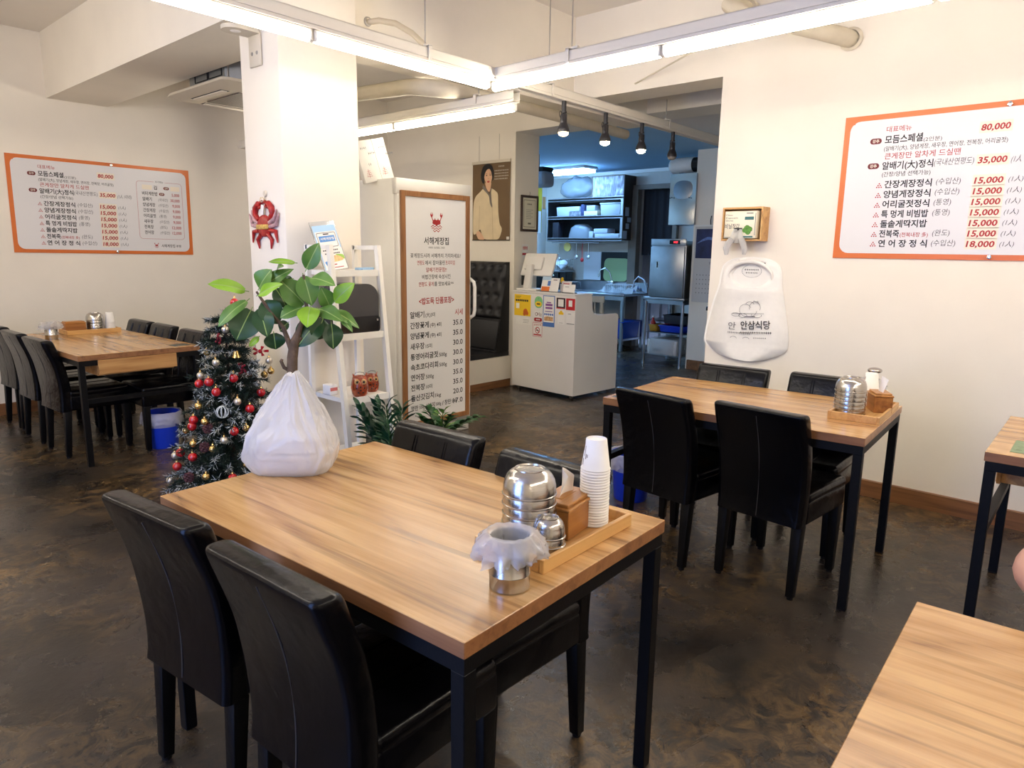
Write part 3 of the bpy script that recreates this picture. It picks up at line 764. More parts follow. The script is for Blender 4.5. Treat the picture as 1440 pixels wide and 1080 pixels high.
def menu_board(label, loc, rotz, tilt):
    W, H = 1.516, 0.816; T = 0.006
    t = thing('menu_board', label, 'sign', loc, rotz, 'orange framed menu boards')
    t.rotation_euler = (0, tilt, rotz)
    MB().prism([(0, 0), (W, 0), (W, -H), (0, -H)], -T, 0.0, 'XZ').build('board_panel', ORANGE, t, smooth=None)
    MB().prism(rrect(0.032, -H+0.030, W-0.032, -0.030, 0.055), -T-0.0008, -T, 'XZ').build('white_field', BOARDW, t, smooth=None)
    Y = -T-0.0016
    X = lambda u: u*W
    Z = lambda v: -v*H
    red, blk, ink = MB(), MB(), MB(); bad, patch = MB(), MB(); patches = []
    red.text('대표메뉴', X(.152), Z(.108), h=.040, w=X(.085), y=Y, bold=.004)
    def badge(x, z, w=.062, h=.032):
        bad.poly([(a, Y, b) for a, b in rrect(x, z-h/2, x+w, z+h/2, h*0.49)]); patch.text('강추', x+w/2, z, h=h*0.74, y=Y-0.0006, align='C', bold=.02)
    badge(X(.098), Z(.182)); badge(X(.098), Z(.352))
    blk.text('모듬스페셜', X(.150), Z(.178), h=.056, w=X(.128), y=Y, bold=.022); blk.text('(2인분)', X(.281), Z(.195), h=.030, w=X(.060), y=Y)
    blk.text('(알배기(大), 양념게장, 새우장, 연어장, 전복장, 어리굴젓)', X(.150), Z(.238), h=.034, w=X(.392), y=Y, bold=.004)
    def price(s, x1, z, w=.086, h=.047, pad=True):
        if pad: patches.append([(x1+0.008, Y+0.0004, z-h*.62), (x1+0.008, Y+0.0004, z+h*.62), (x1-w*W-0.008, Y+0.0004, z+h*.62), (x1-w*W-0.008, Y+0.0004, z-h*.62)])
        red.text(s, x1, z, h=h, w=w*W, y=Y, align='R', bold=.03, slant=0.12)
    price('80,000', X(.545), Z(.150))
    red.text('큰게장만 알차게 드실땐', X(.155), Z(.290), h=.044, w=X(.250), y=Y, bold=.006)
    blk.text('알배기(大)정식', X(.150), Z(.355), h=.054, w=X(.172), y=Y, bold=.02); ink.text('(국내산연평도)', X(.325), Z(.352), h=.046, w=X(.125), y=Y, slant=.1)
    price('35,000', X(.548), Z(.355)); ink.text('(1人 1마리)', X(.560), Z(.360), h=.044, w=X(.080), y=Y, slant=.2)
    blk.text('(간장/양념 선택가능)', X(.152), Z(.413), h=.034, w=X(.165), y=Y, bold=.006)
    for k, (nm, org, pr) in enumerate(MENU):
        z = Z(.483+.0683*k); x = X(.165)
        for dx, dz in ((0, 0), (.012, 0), (.024, 0), (.006, .010), (.018, .010), (.012, .020)):
            red.poly([(x-.040+dx+.0042*cos(q*pi/3), Y, z-.014+dz+.0042*sin(q*pi/3)) for q in range(6)])
        w = {5: .070}.get(k, .160 if k < 5 else .168)
        blk.text(nm, x, z, h=.052, w=X(w), y=Y, bold=.022)
        if k == 5: red.text('(전복내장 多)', x+X(.073), z-.006, h=.032, w=X(.095), y=Y, bold=.01)
        if org: ink.text(org, x+X(max(w, .168 if k == 5 else w)+.014), z+.004, h=.044, w=X(.078 if len(org) > 4 else .056), y=Y, slant=.1)
        price(pr, X(.545), z); ink.text('(1人)', X(.560), z, h=.038, w=X(.042), y=Y, slant=.2)
    # the framed side-dish list
    x0, x1, z0, z1 = X(.672), X(.950), Z(.822), Z(.165); th = .0022
    a, b = rrect(x0, z0, x1, z1, .03), rrect(x0+th, z0+th, x1-th, z1-th, .028)
    for i in range(len(a)):
        j = (i+1) % len(a); red.poly([(a[i][0], Y, a[i][1]), (a[j][0], Y, a[j][1]), (b[j][0], Y, b[j][1]), (b[i][0], Y, b[i][1])])
    m = MB(); m.box(((x0+x1)/2, -T-0.0018, z1), (.10, .0006, .03)); m.build('list_title_gap', BOARDW, t, smooth=None)
    blk.text('추가메뉴', (x0+x1)/2, z1, h=.026, w=.075, y=Y-0.001, align='C')
    blk.text('김', X(.775), Z(.232), h=.046, y=Y, bold=.02); badge(X(.835), Z(.232), .052, .028)
    for xa, xb in ((.705, .765), (.878, .935)): patches.append([(X(xa), Y, Z(.258)), (X(xb), Y, Z(.258)), (X(xb), Y, Z(.205)), (X(xa), Y, Z(.205))])
    for k, (nm, org, pr) in enumerate(SIDE):
        z = Z(.302+.0635*k); blk.text(nm, X(.704), z, h=.044, w=X(.0185*len(nm)), y=Y, bold=.014)
        if k == 0: badge(X(.806), z, .050, .027)
        if org: ink.text(org, X(.800), z, h=.038, w=X(.058 if len(org) > 4 else .044), y=Y, slant=.1)
        red.text(pr, X(.932), z, h=.040, w=X(.058 if len(pr) > 5 else .048), y=Y, align='R', bold=.012)
    crab_logo(red, X(.770), Z(.900), .040, Y)
    blk.text('서해게장집', X(.800), Z(.900), h=.038, w=X(.085), y=Y, bold=.01); blk.text('본점', X(.893), Z(.900), h=.030, y=Y, bold=.012)
    for pts in patches: MB().poly(pts).build('price_patch', CREAMPATCH, t, smooth=None)
    patch.build('badge_lettering', CREAMPATCH, t, smooth=None); bad.build('badge', DKRED, t, smooth=None)
    red.build('red_lettering', RED, t, smooth=None); blk.build('black_lettering', BLACK, t, smooth=None); ink.build('handwriting', INK, t, smooth=None)
    for x, z in ((.035*W, -.05*H), (.535*W, -.022*H), (.965*W, -.05*H), (.035*W, -.97*H), (.535*W, -.978*H), (.965*W, -.97*H)):
        if abs(x-.535*W) < .01: MB().lathe([(0, -.016), (.011, -.014), (.012, -.004), (.012, .004)], (x, -T-.002, z), 16, axis='Y').build('standoff_pin', CHROME, t)
        else: MB().lathe([(0, -.002), (.005, -.0015), (.006, .001)], (x, -T, z), 10, axis='Y').build('screw_head', ORANGE, t)
    return t
menu_board('orange framed price board on the far corner wall above the corner table', (1.650, 7.249, 2.202), 0, rad(0.46))
menu_board('orange framed price board cut by the picture edge, on the bib wall', (4.579, 1.511, 2.262), rad(-90), 0)

# measured positions on the tree cone and in the rubber plant's crown
BAUBLES = {
 'red': [(0.023,-0.009,1.18),(-0.031,-0.109,0.813),(-0.109,-0.053,0.796),(-0.125,0.004,0.781),(-0.099,-0.089,0.75),(0.088,-0.114,0.721),(0.199,-0.093,0.687),(0.01,-0.162,0.658),(0.168,-0.075,0.632),(-0.178,-0.02,0.607),(-0.187,-0.018,0.575),(-0.074,-0.178,0.56),(-0.23,0.032,0.436),(-0.22,-0.071,0.434),(-0.251,0.033,0.368),(-0.12,-0.233,0.341)],
 'champagne': [(-0.019,-0.037,1.051),(-0.072,-0.053,0.891),(-0.117,0.001,0.822),(0.159,-0.076,0.873),(-0.036,-0.144,0.7),(-0.117,-0.169,0.521),(-0.225,0.113,0.401),(-0.254,0.129,0.27)],
 'gold': [(-0.077,0.001,0.937),(0.136,-0.063,0.801),(0.165,-0.08,0.819),(-0.155,-0.031,0.677),(0.064,-0.162,0.623),(-0.157,-0.083,0.607),(-0.193,0.036,0.545),(-0.023,-0.187,0.569),(-0.206,-0.059,0.498),(-0.161,-0.147,0.481),(-0.054,-0.237,0.396),(-0.205,-0.158,0.352),(0.038,-0.211,0.495)]}
CONES = [(0.056,-0.177,0.585),(-0.161,-0.096,0.572),(-0.187,-0.108,0.483),(-0.254,-0.071,0.334)]
BOW = (0.139,-0.066,0.926); BELL = (-0.003,-0.08,0.927); FROSTB = (-0.101,-0.128,0.651); BERRIES = [(-0.042,-0.032,1.01),(0.013,-0.099,0.858)]
LEAVES= [(-0.169, 0.066, 1.268, -0.329, 0.073, 1.305, 0.047, 'y'), (-0.156, 0.086, 1.23, -0.286, 0.109, 1.125, 0.047, 'm'), (-0.13, 0.109, 1.189, -0.216, 0.094, 1.058, 0.104, 'd'), (-0.097, 0.069, 1.229, -0.051, 0.027, 1.123, 0.078, 'd'), (-0.107, 0.083, 1.194, -0.11, 0.023, 1.071, 0.068, 'd'), (-0.109, 0.081, 1.273, -0.08, 0.02, 1.359, 0.068, 'm'), (-0.104, 0.072, 1.273, -0.008, -0.032, 1.364, 0.047, 'm'), (-0.129, 0.057, 1.248, -0.087, -0.076, 1.303, 0.037, 'y'), (0.021, -0.031, 1.393, -0.093, -0.007, 1.4, 0.021, 'y'), (0.063, -0.036, 1.359, 0.098, -0.091, 1.476, 0.057, 'm'), (-0.047, 0.033, 1.351, -0.061, -0.051, 1.38, 0.031, 'm'), (0.056, -0.024, 1.342, 0.066, -0.07, 1.21, 0.073, 'm'), (0.073, -0.049, 1.327, 0.112, -0.18, 1.302, 0.057, 'm'), (0.157, -0.079, 1.192, 0.104, -0.096, 1.279, 0.057, 'm'), (0.063, -0.029, 1.198, -0.034, 0.012, 1.313, 0.083, 'm'), (0.001, 0.036, 1.187, -0.029, 0.071, 1.276, 0.068, 'd'), (0.152, -0.115, 1.214, 0.202, -0.201, 1.301, 0.057, 'y'), (0.05, -0.031, 1.194, -0.046, 0.005, 1.152, 0.057, 'm'), (0.072, -0.052, 1.199, 0.009, -0.12, 1.119, 0.073, 'y'), (0.095, -0.068, 1.189, 0.139, -0.19, 1.141, 0.057, 'm'), (0.155, -0.074, 1.181, 0.243, -0.173, 1.102, 0.042, 'm'), (0.136, -0.046, 1.14, 0.02, -0.021, 1.02, 0.089, 'd'), (0.138, -0.051, 1.14, 0.083, -0.059, 1.048, 0.078, 'd'), (0.165, -0.072, 1.12, 0.158, -0.094, 1.002, 0.068, 'd'), (-0.055, 0.064, 1.078, -0.045, 0.069, 0.999, 0.068, 'd'), (0.006, 0.032, 1.122, -0.021, 0.065, 1.081, 0.047, 'd'), (-0.126, 0.062, 1.064, -0.173, 0.067, 1.023, 0.021, 'y'), (0.195, -0.108, 1.141, 0.196, -0.191, 1.087, 0.026, 'm'), (0.033, 0.022, 1.321, 0.002, 0.067, 1.305, 0.031, 'd')]

# ================================================================== CEILING: TRACKS, LED BATTENS, SPOTS
TRACKW = mat('white_track', (226, 220, 208), 0.45)
TUBE = mat('led_diffuser', (255, 250, 240), 0.4, emit=(255, 244, 227), estr=TUBE_POWER*1.25)
TUBE_DIM = mat('led_diffuser_dimmer', (255, 250, 240), 0.4, emit=(255, 244, 227), estr=TUBE_POWER*0.42)
TUBE_MID = mat('led_diffuser_middle', (255, 250, 240), 0.4, emit=(255, 244, 227), estr=TUBE_POWER*0.75)
TCAP = mat('batten_end', (236, 232, 224), 0.4)
ROD = mat('galvanised_steel', (170, 165, 158), 0.4, metal=0.8)
ROT = 2.0
def track(name, label, x, y, L, deg, z0=2.427, hang=(), w=0.062, h=0.068):
    """U-shaped raceway along local +X, with hanger clips and rods up to the slab"""
    t = thing(name, label, 'light track', (x, y, z0), rad(deg), 'white lighting raceways')
    m = MB(); m.box((L/2, 0, h-0.002), (L, w, 0.004)); m.box((L/2, w/2-0.002, h/2), (L, 0.004, h)); m.box((L/2, -w/2+0.002, h/2), (L, 0.004, h))
    m.box((L/2, w/2+0.003, 0.020), (L, 0.007, 0.007)); m.box((L/2, -w/2-0.003, 0.020), (L, 0.007, 0.007)); m.box((L/2, 0, 0.006), (L, w-0.012, 0.004))
    m.build('raceway', TRACKW, t, smooth=None)
    for q, top in hang:
        b = MB(); b.box((q, -w/2-0.008, h*0.55), (0.022, 0.004, 0.07)).box((q, 0, h+0.010), (0.022, w+0.02, 0.004)).box((q, w/2+0.008, h*0.72), (0.022, 0.004, 0.05)).box((q+0.02, 0, h+0.016), (0.05, 0.02, 0.012))
        bo = b.build('hanger_clip', TRACKW, t, smooth=None)
        MB().cyl((q, 0, h+0.01), (q, 0, top-z0), 0.0035, seg=8).build('hanger_rod', ROD, bo)
    return t
def batten(label, x, y, deg, L=1.175, z=2.40, lamp=None):
    t = thing('led_batten', label, 'light', (x, y, z), rad(deg), 'LED battens under the raceways')
    m = MB()
    pr = [(0.020*cos(a), 0.024*sin(a)-0.002) for a in [pi + pi*k/10 for k in range(11)]] + [(0.020, 0.016), (-0.020, 0.016)]
    m.prism(pr, 0.012, L-0.012, 'YZ'); m.build('diffuser', lamp or TUBE, t, smooth=50)
    MB().box((L/2, 0, 0.0215), (L, 0.034, 0.010)).build('batten_base', TCAP, t, smooth=None)
    for q in (0.006, L-0.006): MB().box((q, 0, 0.002), (0.012, 0.042, 0.046), bevel=0.003, seg=1).build('end_cap', TCAP, t)
    return t
c1, s1 = cos(rad(ROT)), sin(rad(ROT))
def on1(q): return (-1.70 + q*c1, 2.86 + q*s1)     # the long line parallel to the bib-wall passage
track('light_raceway', 'long white raceway running past the pillar top with battens and spotlights', -1.70, 2.86, 8.1, ROT, hang=((0.9, CZ), (2.6, CZ), (4.30, CZ), (5.36, CZ), (6.9, 2.66)))
for k, q in enumerate((4.785, 3.598, 2.411, 1.224, 0.037)):
    x, y = on1(q-1.175); batten('lit LED batten on the pillar raceway, %s from the raceway crossing' % ORD[k] if k else 'lit LED batten on the pillar raceway ending at the raceway crossing', x, y, ROT, lamp=TUBE_DIM)
# line toward the camera, from the crossing
track('light_raceway', 'white raceway from the crossing toward the picture\'s top edge over the bib wall', 3.145, 3.075, 5.6, -91.4, hang=((0.62, CZ), (2.1, CZ), (3.9, CZ)))
d2 = rad(-91.4)
for k in range(4):
    q = 0.035 + k*1.15; batten('lit LED batten along the bib wall raceway, %s from the raceway crossing' % ORD[k], 3.145+q*cos(d2), 3.075+q*sin(d2), -91.4, L=1.14)
# line from the spot track back toward the corner table
track('light_raceway', 'low white raceway passing behind the pillar above the white fridge', 3.445, 3.13, 3.5, 90.5, z0=2.375, hang=((0.33, 2.56), (2.0, CZ)))
for k in range(3):
    q = 0.01 + k*1.185; batten('lit LED batten over the white fridge, %s from the spotlights' % ORD[k], 3.445-q*0.0087, 3.13+q, 90.5, z=2.345, L=1.175 if k < 2 else 1.0, lamp=TUBE_MID if k < 2 else None)
track('light_raceway', 'white raceway over the room side left of the picture', 0.10, 1.4, 5.4, 90, hang=((0.5, CZ), (2.6, CZ), (4.7, CZ)))  # extra unseen line of battens, added to brighten the left wall
for k in range(4): batten('lit LED batten over the room side left of the picture, %s from the window' % ORD[k], 0.10, 1.9+1.2*k, 90)
track('light_raceway', 'white raceway behind the viewer along the window side', -1.5, -1.2, 5.6, 0, hang=((0.5, CZ), (2.6, CZ), (4.7, CZ)))  # added out of view with its battens to raise the room light
for k in range(4): batten('lit LED batten behind the viewer, %s from the shop window' % ORD[k], -1.3+1.3*k, -1.2, 0)
BULB = mat('spot_lens_lit', (255, 246, 232), 0.3, emit=(255, 226, 180), estr=60.0)
BULB1 = mat('spot_lens_dim', (255, 240, 220), 0.3, emit=(255, 214, 160), estr=12.0)
BULB0 = mat('spot_lens_off', (120, 116, 112), 0.2)
SPOTM = mat('spot_black', (34, 32, 36), 0.4)
def spot(q, label, lens, watts):
    x, y = on1(q)
    t = thing('track_spotlight', label, 'spotlight', (x, y, 2.427), rad(20), 'black track spotlights'); t.scale = (0.92, 0.92, 0.87)
    MB().cyl((0, 0, 0.004), (0, 0, -0.075), 0.017, seg=18).cyl((0, 0, -0.070), (0, 0, -0.082), 0.021, seg=18).build('stem', SPOTM, t)
    MB().tube([(0.020, 0, -0.085), (0.030, 0, -0.120), (0.030, 0, -0.150)], 0.005, 8).tube([(-0.020, 0, -0.085), (-0.030, 0, -0.120), (-0.030, 0, -0.150)], 0.005, 8).cyl((-0.038, 0, -0.150), (0.038, 0, -0.150), 0.009, seg=12).build('yoke', SPOTM, t)
    MB().tube([(-0.03 + 0.022*cos(a)-0.02, 0.008, -0.098 + 0.022*sin(a)) for a in [2*pi*k/14 for k in range(12)]], 0.0028, 6).build('spring_cable', SPOTM, t)
    MB().lathe([(0, -0.088), (0.022, -0.090), (0.024, -0.098), (0.024, -0.150), (0.030, -0.165), (0.040, -0.190), (0.043, -0.200), (0.043, -0.222), (0.038, -0.222), (0.036, -0.205), (0, -0.200)], seg=28).build('lamp_housing', SPOTM, t)
    MB().lathe([(0, -0.205), (0.034, -0.206), (0.0365, -0.222), (0.034, -0.238), (0.018, -0.248), (0, -0.250)], seg=24).build('lamp_lens', lens, t)
    if watts:
        l = bpy.data.lights.new('spot_beam', 'SPOT'); l.energy = watts; l.color = (1, 0.82, 0.6); l.spot_size = rad(75); l.spot_blend = 0.6; l.shadow_soft_size = 0.03
        o = bpy.data.objects.new('spot_beam', l); COL.objects.link(o); o.parent = t; o.location = (0, 0, -0.262)
spot(5.53, 'black track spotlight nearest the raceway crossing, faint lens', BULB1, SPOT_POWER*0.4)
spot(6.03, 'brightly lit black track spotlight, second from the raceway crossing', BULB, SPOT_POWER)
spot(6.535, 'brightly lit black track spotlight with a glare, third from the crossing', BULB, SPOT_POWER)
spot(7.03, 'unlit black track spotlight in front of the white water heater', BULB0, 0)

# ducts and pipes
DUCT = mat('cream_pipe_wrap', (214, 204, 182), 0.6, var=0.05, vscale=10, bump=0.2, bscale=20)
m = MB(); m.tube([(3.03, 4.82, 2.505), (3.04, 4.6, 2.505), (3.06, 4.3, 2.505), (3.13, 3.80, 2.50), (3.18, 3.68, 2.49), (3.28, 3.61, 2.485), (3.45, 3.61, 2.50), (4.2, 3.66, 2.505), (5.60, 3.75, 2.505)], 0.046, 16,
             radii=[.042, .043, .046, .05, .055, .055, .046, .042, .042])
tag(m.build('wrapped_pipe', DUCT), 'cream wrapped pipe bending under the centre beam behind the spotlights', 'pipe')
m = MB(); m.tube([(2.565, 3.47, 2.70), (2.60, 3.40, 2.705), (2.66, 3.33, 2.69), (2.72, 3.26, 2.64), (2.77, 3.20, 2.57), (2.80, 3.13, 2.50), (2.80, 3.05, 2.49)], 0.016, 10)
m2 = MB(); m2.lathe([(0.017, -0.01), (0.024, -0.008), (0.026, 0.0)], (2.560, 3.452, 2.70), 16, axis='Y')
p = m.build('cable_hose', mat('hose_beige', (206, 192, 164), 0.55, bump=0.3, bscale=80)); tag(p, 'thin beige hose leaving a hole in the beam and dropping onto the pillar raceway', 'pipe')
m2.build('hose_collar', ROD, p)
m = MB(); m.tube([(4.62, 1.52, 2.70), (4.48, 1.56, 2.705), (4.36, 1.64, 2.72), (4.26, 1.74, 2.74)], 0.05, 18, radii=[.048, .050, .047, .042])
m.lathe([(0.05, -0.02), (0.066, -0.010), (0.062, 0.0), (0.03, 0.006)], (4.575, 1.525, 2.70), 18, axis='X')
tag(m.build('vent_pipe', DUCT), 'cream pipe stub foamed into the bib wall above the price board', 'pipe')
m = MB(); m.tube([(4.24, 1.76, 2.745), (4.22, 2.0, 2.83), (4.24, 2.14, 2.93), (4.40, 2.16, 2.97), (4.60, 2.15, 2.97)], 0.045, 18); m.tube([(4.50, 2.15, 2.97), (4.56, 2.15, 2.97)], 0.06, 18); 
m.tube([(4.22, 1.95, 2.80), (4.3, 2.4, 2.72), (4.45, 2.75, 2.68), (4.575, 3.0, 2.66)], 0.006, 8)
tag(m.build('vent_elbow', DUCT), 'larger cream pipe elbow at the top edge above the bib wall raceway', 'pipe')

# cassette air conditioner on the far side of the beam
ac = thing('air_conditioner', 'ceiling cassette air conditioner hanging bare behind the pillar top', 'air conditioner', (2.87, 5.33, 2.55))
GALV = mat('galvanised_sheet', (150, 152, 150), 0.38, metal=0.7, var=0.08, vscale=12)
MB().prism([(-0.26, -0.38), (0.26, -0.38), (0.36, -0.28), (0.36, 0.28), (0.26, 0.38), (-0.26, 0.38), (-0.36, 0.28), (-0.36, -0.28)], 0.04, 0.34, 'XY').build('casing', GALV, ac, smooth=None)
m = MB(); m.tube([(-0.08+0.09*cos(a), -0.384, 0.21+0.09*sin(a)) for a in [2*pi*k/20 for k in range(20)]], 0.004, 6, closed=True)
for x0 in (-0.24, -0.02):
    pts = [(-0.364, x0, 0.10), (-0.364, x0+0.2, 0.10), (-0.364, x0+0.2, 0.27), (-0.364, x0, 0.27)]; m.tube(pts, 0.004, 6, closed=True)
m.build('knockouts', DARK, ac)
MB().cyl((-0.345, -0.30, 0.0), (-0.345, -0.30, 0.64), 0.006, seg=8).cyl((0.2, -0.40, 0.05), (0.2, -0.40, 0.64), 0.006, seg=8).cyl((-0.345, 0.30, 0.2), (-0.345, 0.30, 0.64), 0.006, seg=8).cyl((0.345, 0.30, 0.2), (0.345, 0.30, 0.64), 0.006, seg=8).box((0.16, -0.40, 0.17), (0.07, 0.04, 0.03)).box((0.16, -0.40, 0.10), (0.03, 0.03, 0.05)).build('hanging_rod', ROD, ac)
PAN = mat('ac_panel_cream', (216, 206, 186), 0.5)
m = MB(); P1 = rrect(-0.47, -0.47, 0.47, 0.47, 0.05, 4); P2 = rrect(-0.40, -0.40, 0.40, 0.40, 0.04, 4)
A = [m.bm.verts.new((a, b, 0.045)) for a, b in rrect(-0.46, -0.46, 0.46, 0.46, 0.05, 4)]; B = [m.bm.verts.new((a, b, 0.025)) for a, b in P1]; Cc = [m.bm.verts.new((a, b, 0.0)) for a, b in P2]
for R0, R1 in ((A, B), (B, Cc)):
    for i in range(len(R0)): m.bm.faces.new((R0[i], R0[(i+1) % len(R0)], R1[(i+1) % len(R0)], R1[i]))
m.bm.faces.new(Cc); m.bm.faces.new(A[::-1])
m.build('front_panel', PAN, ac, smooth=40)
for k in range(4):
    R = Matrix.Rotation(k*pi/2, 3, 'Z'); c = R @ Vector((0, -0.345, -0.004))
    MB().box(c, (0.46, 0.045, 0.012), bevel=0.005, rot=R).build('louvre', mat('ac_louvre', (226, 216, 198), 0.45), ac)
    MB().box(R @ Vector((0, -0.345, 0.001)), (0.485, 0.066, 0.004), rot=R).build('louvre_slot', DARK, ac, smooth=None)
MB().box((0, 0, -0.003), (0.50, 0.50, 0.008)).build('intake_grille', mat('ac_grille', (120, 110, 98), 0.6, var=0.4, vscale=120), ac, smooth=None)

# beige bracket at the pillar top, hook and crab
b = thing('wall_bracket', 'beige L-shaped bracket with a round sensor plate at the pillar top', 'bracket', (1.999, 3.66, 2.50))
MB().box((-0.006, 0, -0.03), (0.012, 0.12, 0.16), bevel=0.004, seg=1).build('back_plate', PAN, b)
m = MB(); m.prism([(-0.012, -0.06), (-0.012, 0.06), (-0.12, 0.065)] + [(-0.12-0.06*sin(a), 0.065*cos(a)) for a in [pi*k/8 for k in range(1, 8)]] + [(-0.12, -0.065)], 0.042, 0.062, 'XY'); m.build('shelf_plate', PAN, b)
MB().lathe([(0, -0.006), (0.026, -0.004), (0.030, 0.0)], (-0.11, 0, 0.045), 18).build('sensor', mat('sensor_white', (240, 236, 228), 0.3), b)
for dy in (-0.025, 0.025): MB().lathe([(0, -0.004), (0.008, -0.003), (0.010, 0.0)], (-0.012, dy, -0.045), 10, axis='X').build('bolt', ROD, b)
hk = MB(); hk.lathe([(0, -0.010), (0.014, -0.009), (0.018, 0.0)], (1.999, 3.637, 1.745), 18, axis='X').tube([(1.992, 3.637, 1.735), (1.985, 3.637, 1.705), (1.972, 3.637, 1.700), (1.966, 3.637, 1.710)], 0.0035, 8)
tag(hk.build('wall_hook', PAN), 'small round beige wall hook holding the red crab on the pillar', 'hook')
cr = thing('crab_ornament', 'red crab ornament with a gold name band hanging on the pillar', 'ornament', (1.990, 3.652, 1.575))
CRAB = mat('crab_red', (166, 36, 34), 0.35, var=0.35, vscale=40); CRABL = mat('crab_pale', (190, 150, 150), 0.45, var=0.3, vscale=60)
# local frame: X = picture right is -Y in the room
m = MB(); m.sphere((0, 0, 0), 0.062, 24, 14, sx=0.22, sy=1.25, sz=0.95); m.build('shell', CRAB, cr)
m = MB(); m.box((-0.013, 0, -0.006), (0.006, 0.125, 0.026), bevel=0.002); m.build('gold_band', mat('gold_band', (206, 170, 92), 0.35, metal=0.4, var=0.4, vscale=160), cr)
for sg in (-1, 1):
    m = MB(); m.tube([(0, sg*0.055, 0.03), (0, sg*0.092, 0.060), (0, sg*0.084, 0.095), (0, sg*0.052, 0.122)], 0.01, 10, radii=[.013, .016, .019, .014])
    m.tube([(0, sg*0.045, 0.11), (0, sg*0.018, 0.128), (0, sg*0.004, 0.120)], 0.008, 8, radii=[.014, .010, .003]); m.tube([(0, sg*0.05, 0.098), (0, sg*0.026, 0.100), (0, sg*0.010, 0.106)], 0.006, 8, radii=[.010, .007, .003])
    m.build('claw', CRAB, cr)
    for (a, b_, c_) in (((0.060, 0.015), (0.105, 0.035), (0.128, 0.085)), ((0.066, -0.005), (0.122, 0.005), (0.150, 0.066)), ((0.060, -0.025), (0.112, -0.030), (0.126, -0.090)), ((0.040, -0.045), (0.072, -0.075), (0.060, -0.122))):
        m = MB(); m.tube([(0, sg*a[0]*0.95, a[1]), (0.0, sg*b_[0]*1.05, b_[1]), (0, sg*c_[0]*1.05, c_[1])], 0.007, 8, radii=[.012, .012, .004]); m.build('leg', CRABL if b_[1] > 0 else CRAB, cr)
    MB().tube([(0, sg*0.05, 0.10), (-0.008, sg*0.012, 0.150), (-0.012, -0.010*0, 0.145)], 0.0014, 6).build('string', mat('straw_string', (214, 190, 120), 0.7), cr)
MB().box((-0.008, 0, 0.085), (0.003, 0.03, 0.05), rot=Matrix.Rotation(0.3, 3, 'X')).build('pale_tag', PAPER, cr)

# ================================================================== CHRISTMAS TREE
TX, TY = 1.665, 3.50
PINE = mat('pine_needles', (22, 44, 30), 0.6, var=0.35, vscale=30); PINE2 = mat('dark_pine_needles', (14, 28, 22), 0.6)
FROST = mat('frosted_needles', (206, 212, 208), 0.6)
def rcone(z): return 0.04 + 0.275*max(0, 1.15-z)**0.8
tr = thing('christmas_tree', 'small frosted artificial Christmas tree standing before the pillar', 'tree', (TX, TY, 0))
MB().cyl((0, 0, 0.04), (0, 0, 1.12), 0.014, 0.005, 10).build('trunk', mat('trunk_brown', (60, 44, 34), 0.7), tr)
m = MB()
for k in range(4):
    a = k*pi/2+0.4; m.bar((0, 0, 0.05), (0.22*cos(a), 0.22*sin(a), 0.012), 0.024, 0.012)
m.build('stand', DARK, tr)
m = MB(); m.recalc = False; rnd = random.Random(11)
def needle(p, d, L, w, mi):
    side = d.cross(Vector((rnd.uniform(-1, 1), rnd.uniform(-1, 1), rnd.uniform(-1, 1)))).normalized()*w
    f = m.bm.faces.new([m.bm.verts.new(p-side), m.bm.verts.new(p+side), m.bm.verts.new(p+d*L+side*0.35), m.bm.verts.new(p+d*L-side*0.35)]); f.material_index = mi
nb = 0
for z in [0.16+0.052*i for i in range(19)]:
    R = rcone(z)*1.05 + 0.015; cnt = max(7, int(9+R*66))
    for k in range(cnt):
        a = 2*pi*k/cnt + rnd.uniform(-.25, .25) + z*7; L = R*rnd.uniform(0.62, 1.12)
        if TX + L*cos(a) > 1.975: L = (1.975-TX)/cos(a)
        droop = rnd.uniform(-0.10, 0.16)
        pts = [Vector((L*t*cos(a), L*t*sin(a), z + droop*L*t - 0.10*L*t*t)) for t in (0.15, 0.4, 0.65, 0.85, 1.0)]
        m.mi = 1; m.tube(pts, 0.0022, 4, caps=False); frosty = rnd.random() < 0.62
        steps = int(10+L*95)
        for i in range(steps):
            t = 0.18+0.82*i/steps; p = pts[0].lerp(pts[-1], (t-0.15)/0.85) if t > 0.15 else pts[0]
            j = min(3, int((t-0.15)/0.85*4)); u = (t-0.15)/0.85*4-j; p = pts[j].lerp(pts[min(4, j+1)], max(0, min(1, u)))
            ax_ = (pts[-1]-pts[0]).normalized()
            for q in range(5):
                d = (ax_*0.65 + Vector((rnd.uniform(-1, 1), rnd.uniform(-1, 1), rnd.uniform(-1, 1)))*0.85).normalized()
                fr = frosty and t > 0.62 and rnd.random() < 0.42
                needle(p, d, rnd.uniform(0.020, 0.034), 0.0017, 2 if fr else (0 if rnd.random() < 0.6 else 1))
for i in range(70):
    d = Vector((rnd.uniform(-1, 1), rnd.uniform(-1, 1), rnd.uniform(0, 2.2))).normalized(); needle(Vector((0, 0, rnd.uniform(1.04, 1.13))), d, 0.04, 0.0016, 2 if rnd.random() < .2 else 0)
m.build('needled_branches', [PINE, PINE2, FROST], tr, smooth=None)
REDB = mat('red_bauble', (186, 20, 28), 0.16, spec=0.7, coat=0.6); REDM = mat('matte_red_bauble', (190, 30, 34), 0.45)
GOLD = mat('gold_bauble', (222, 186, 116), 0.2, metal=0.9); SILV = mat('champagne_bauble', (214, 204, 184), 0.28, metal=0.7)
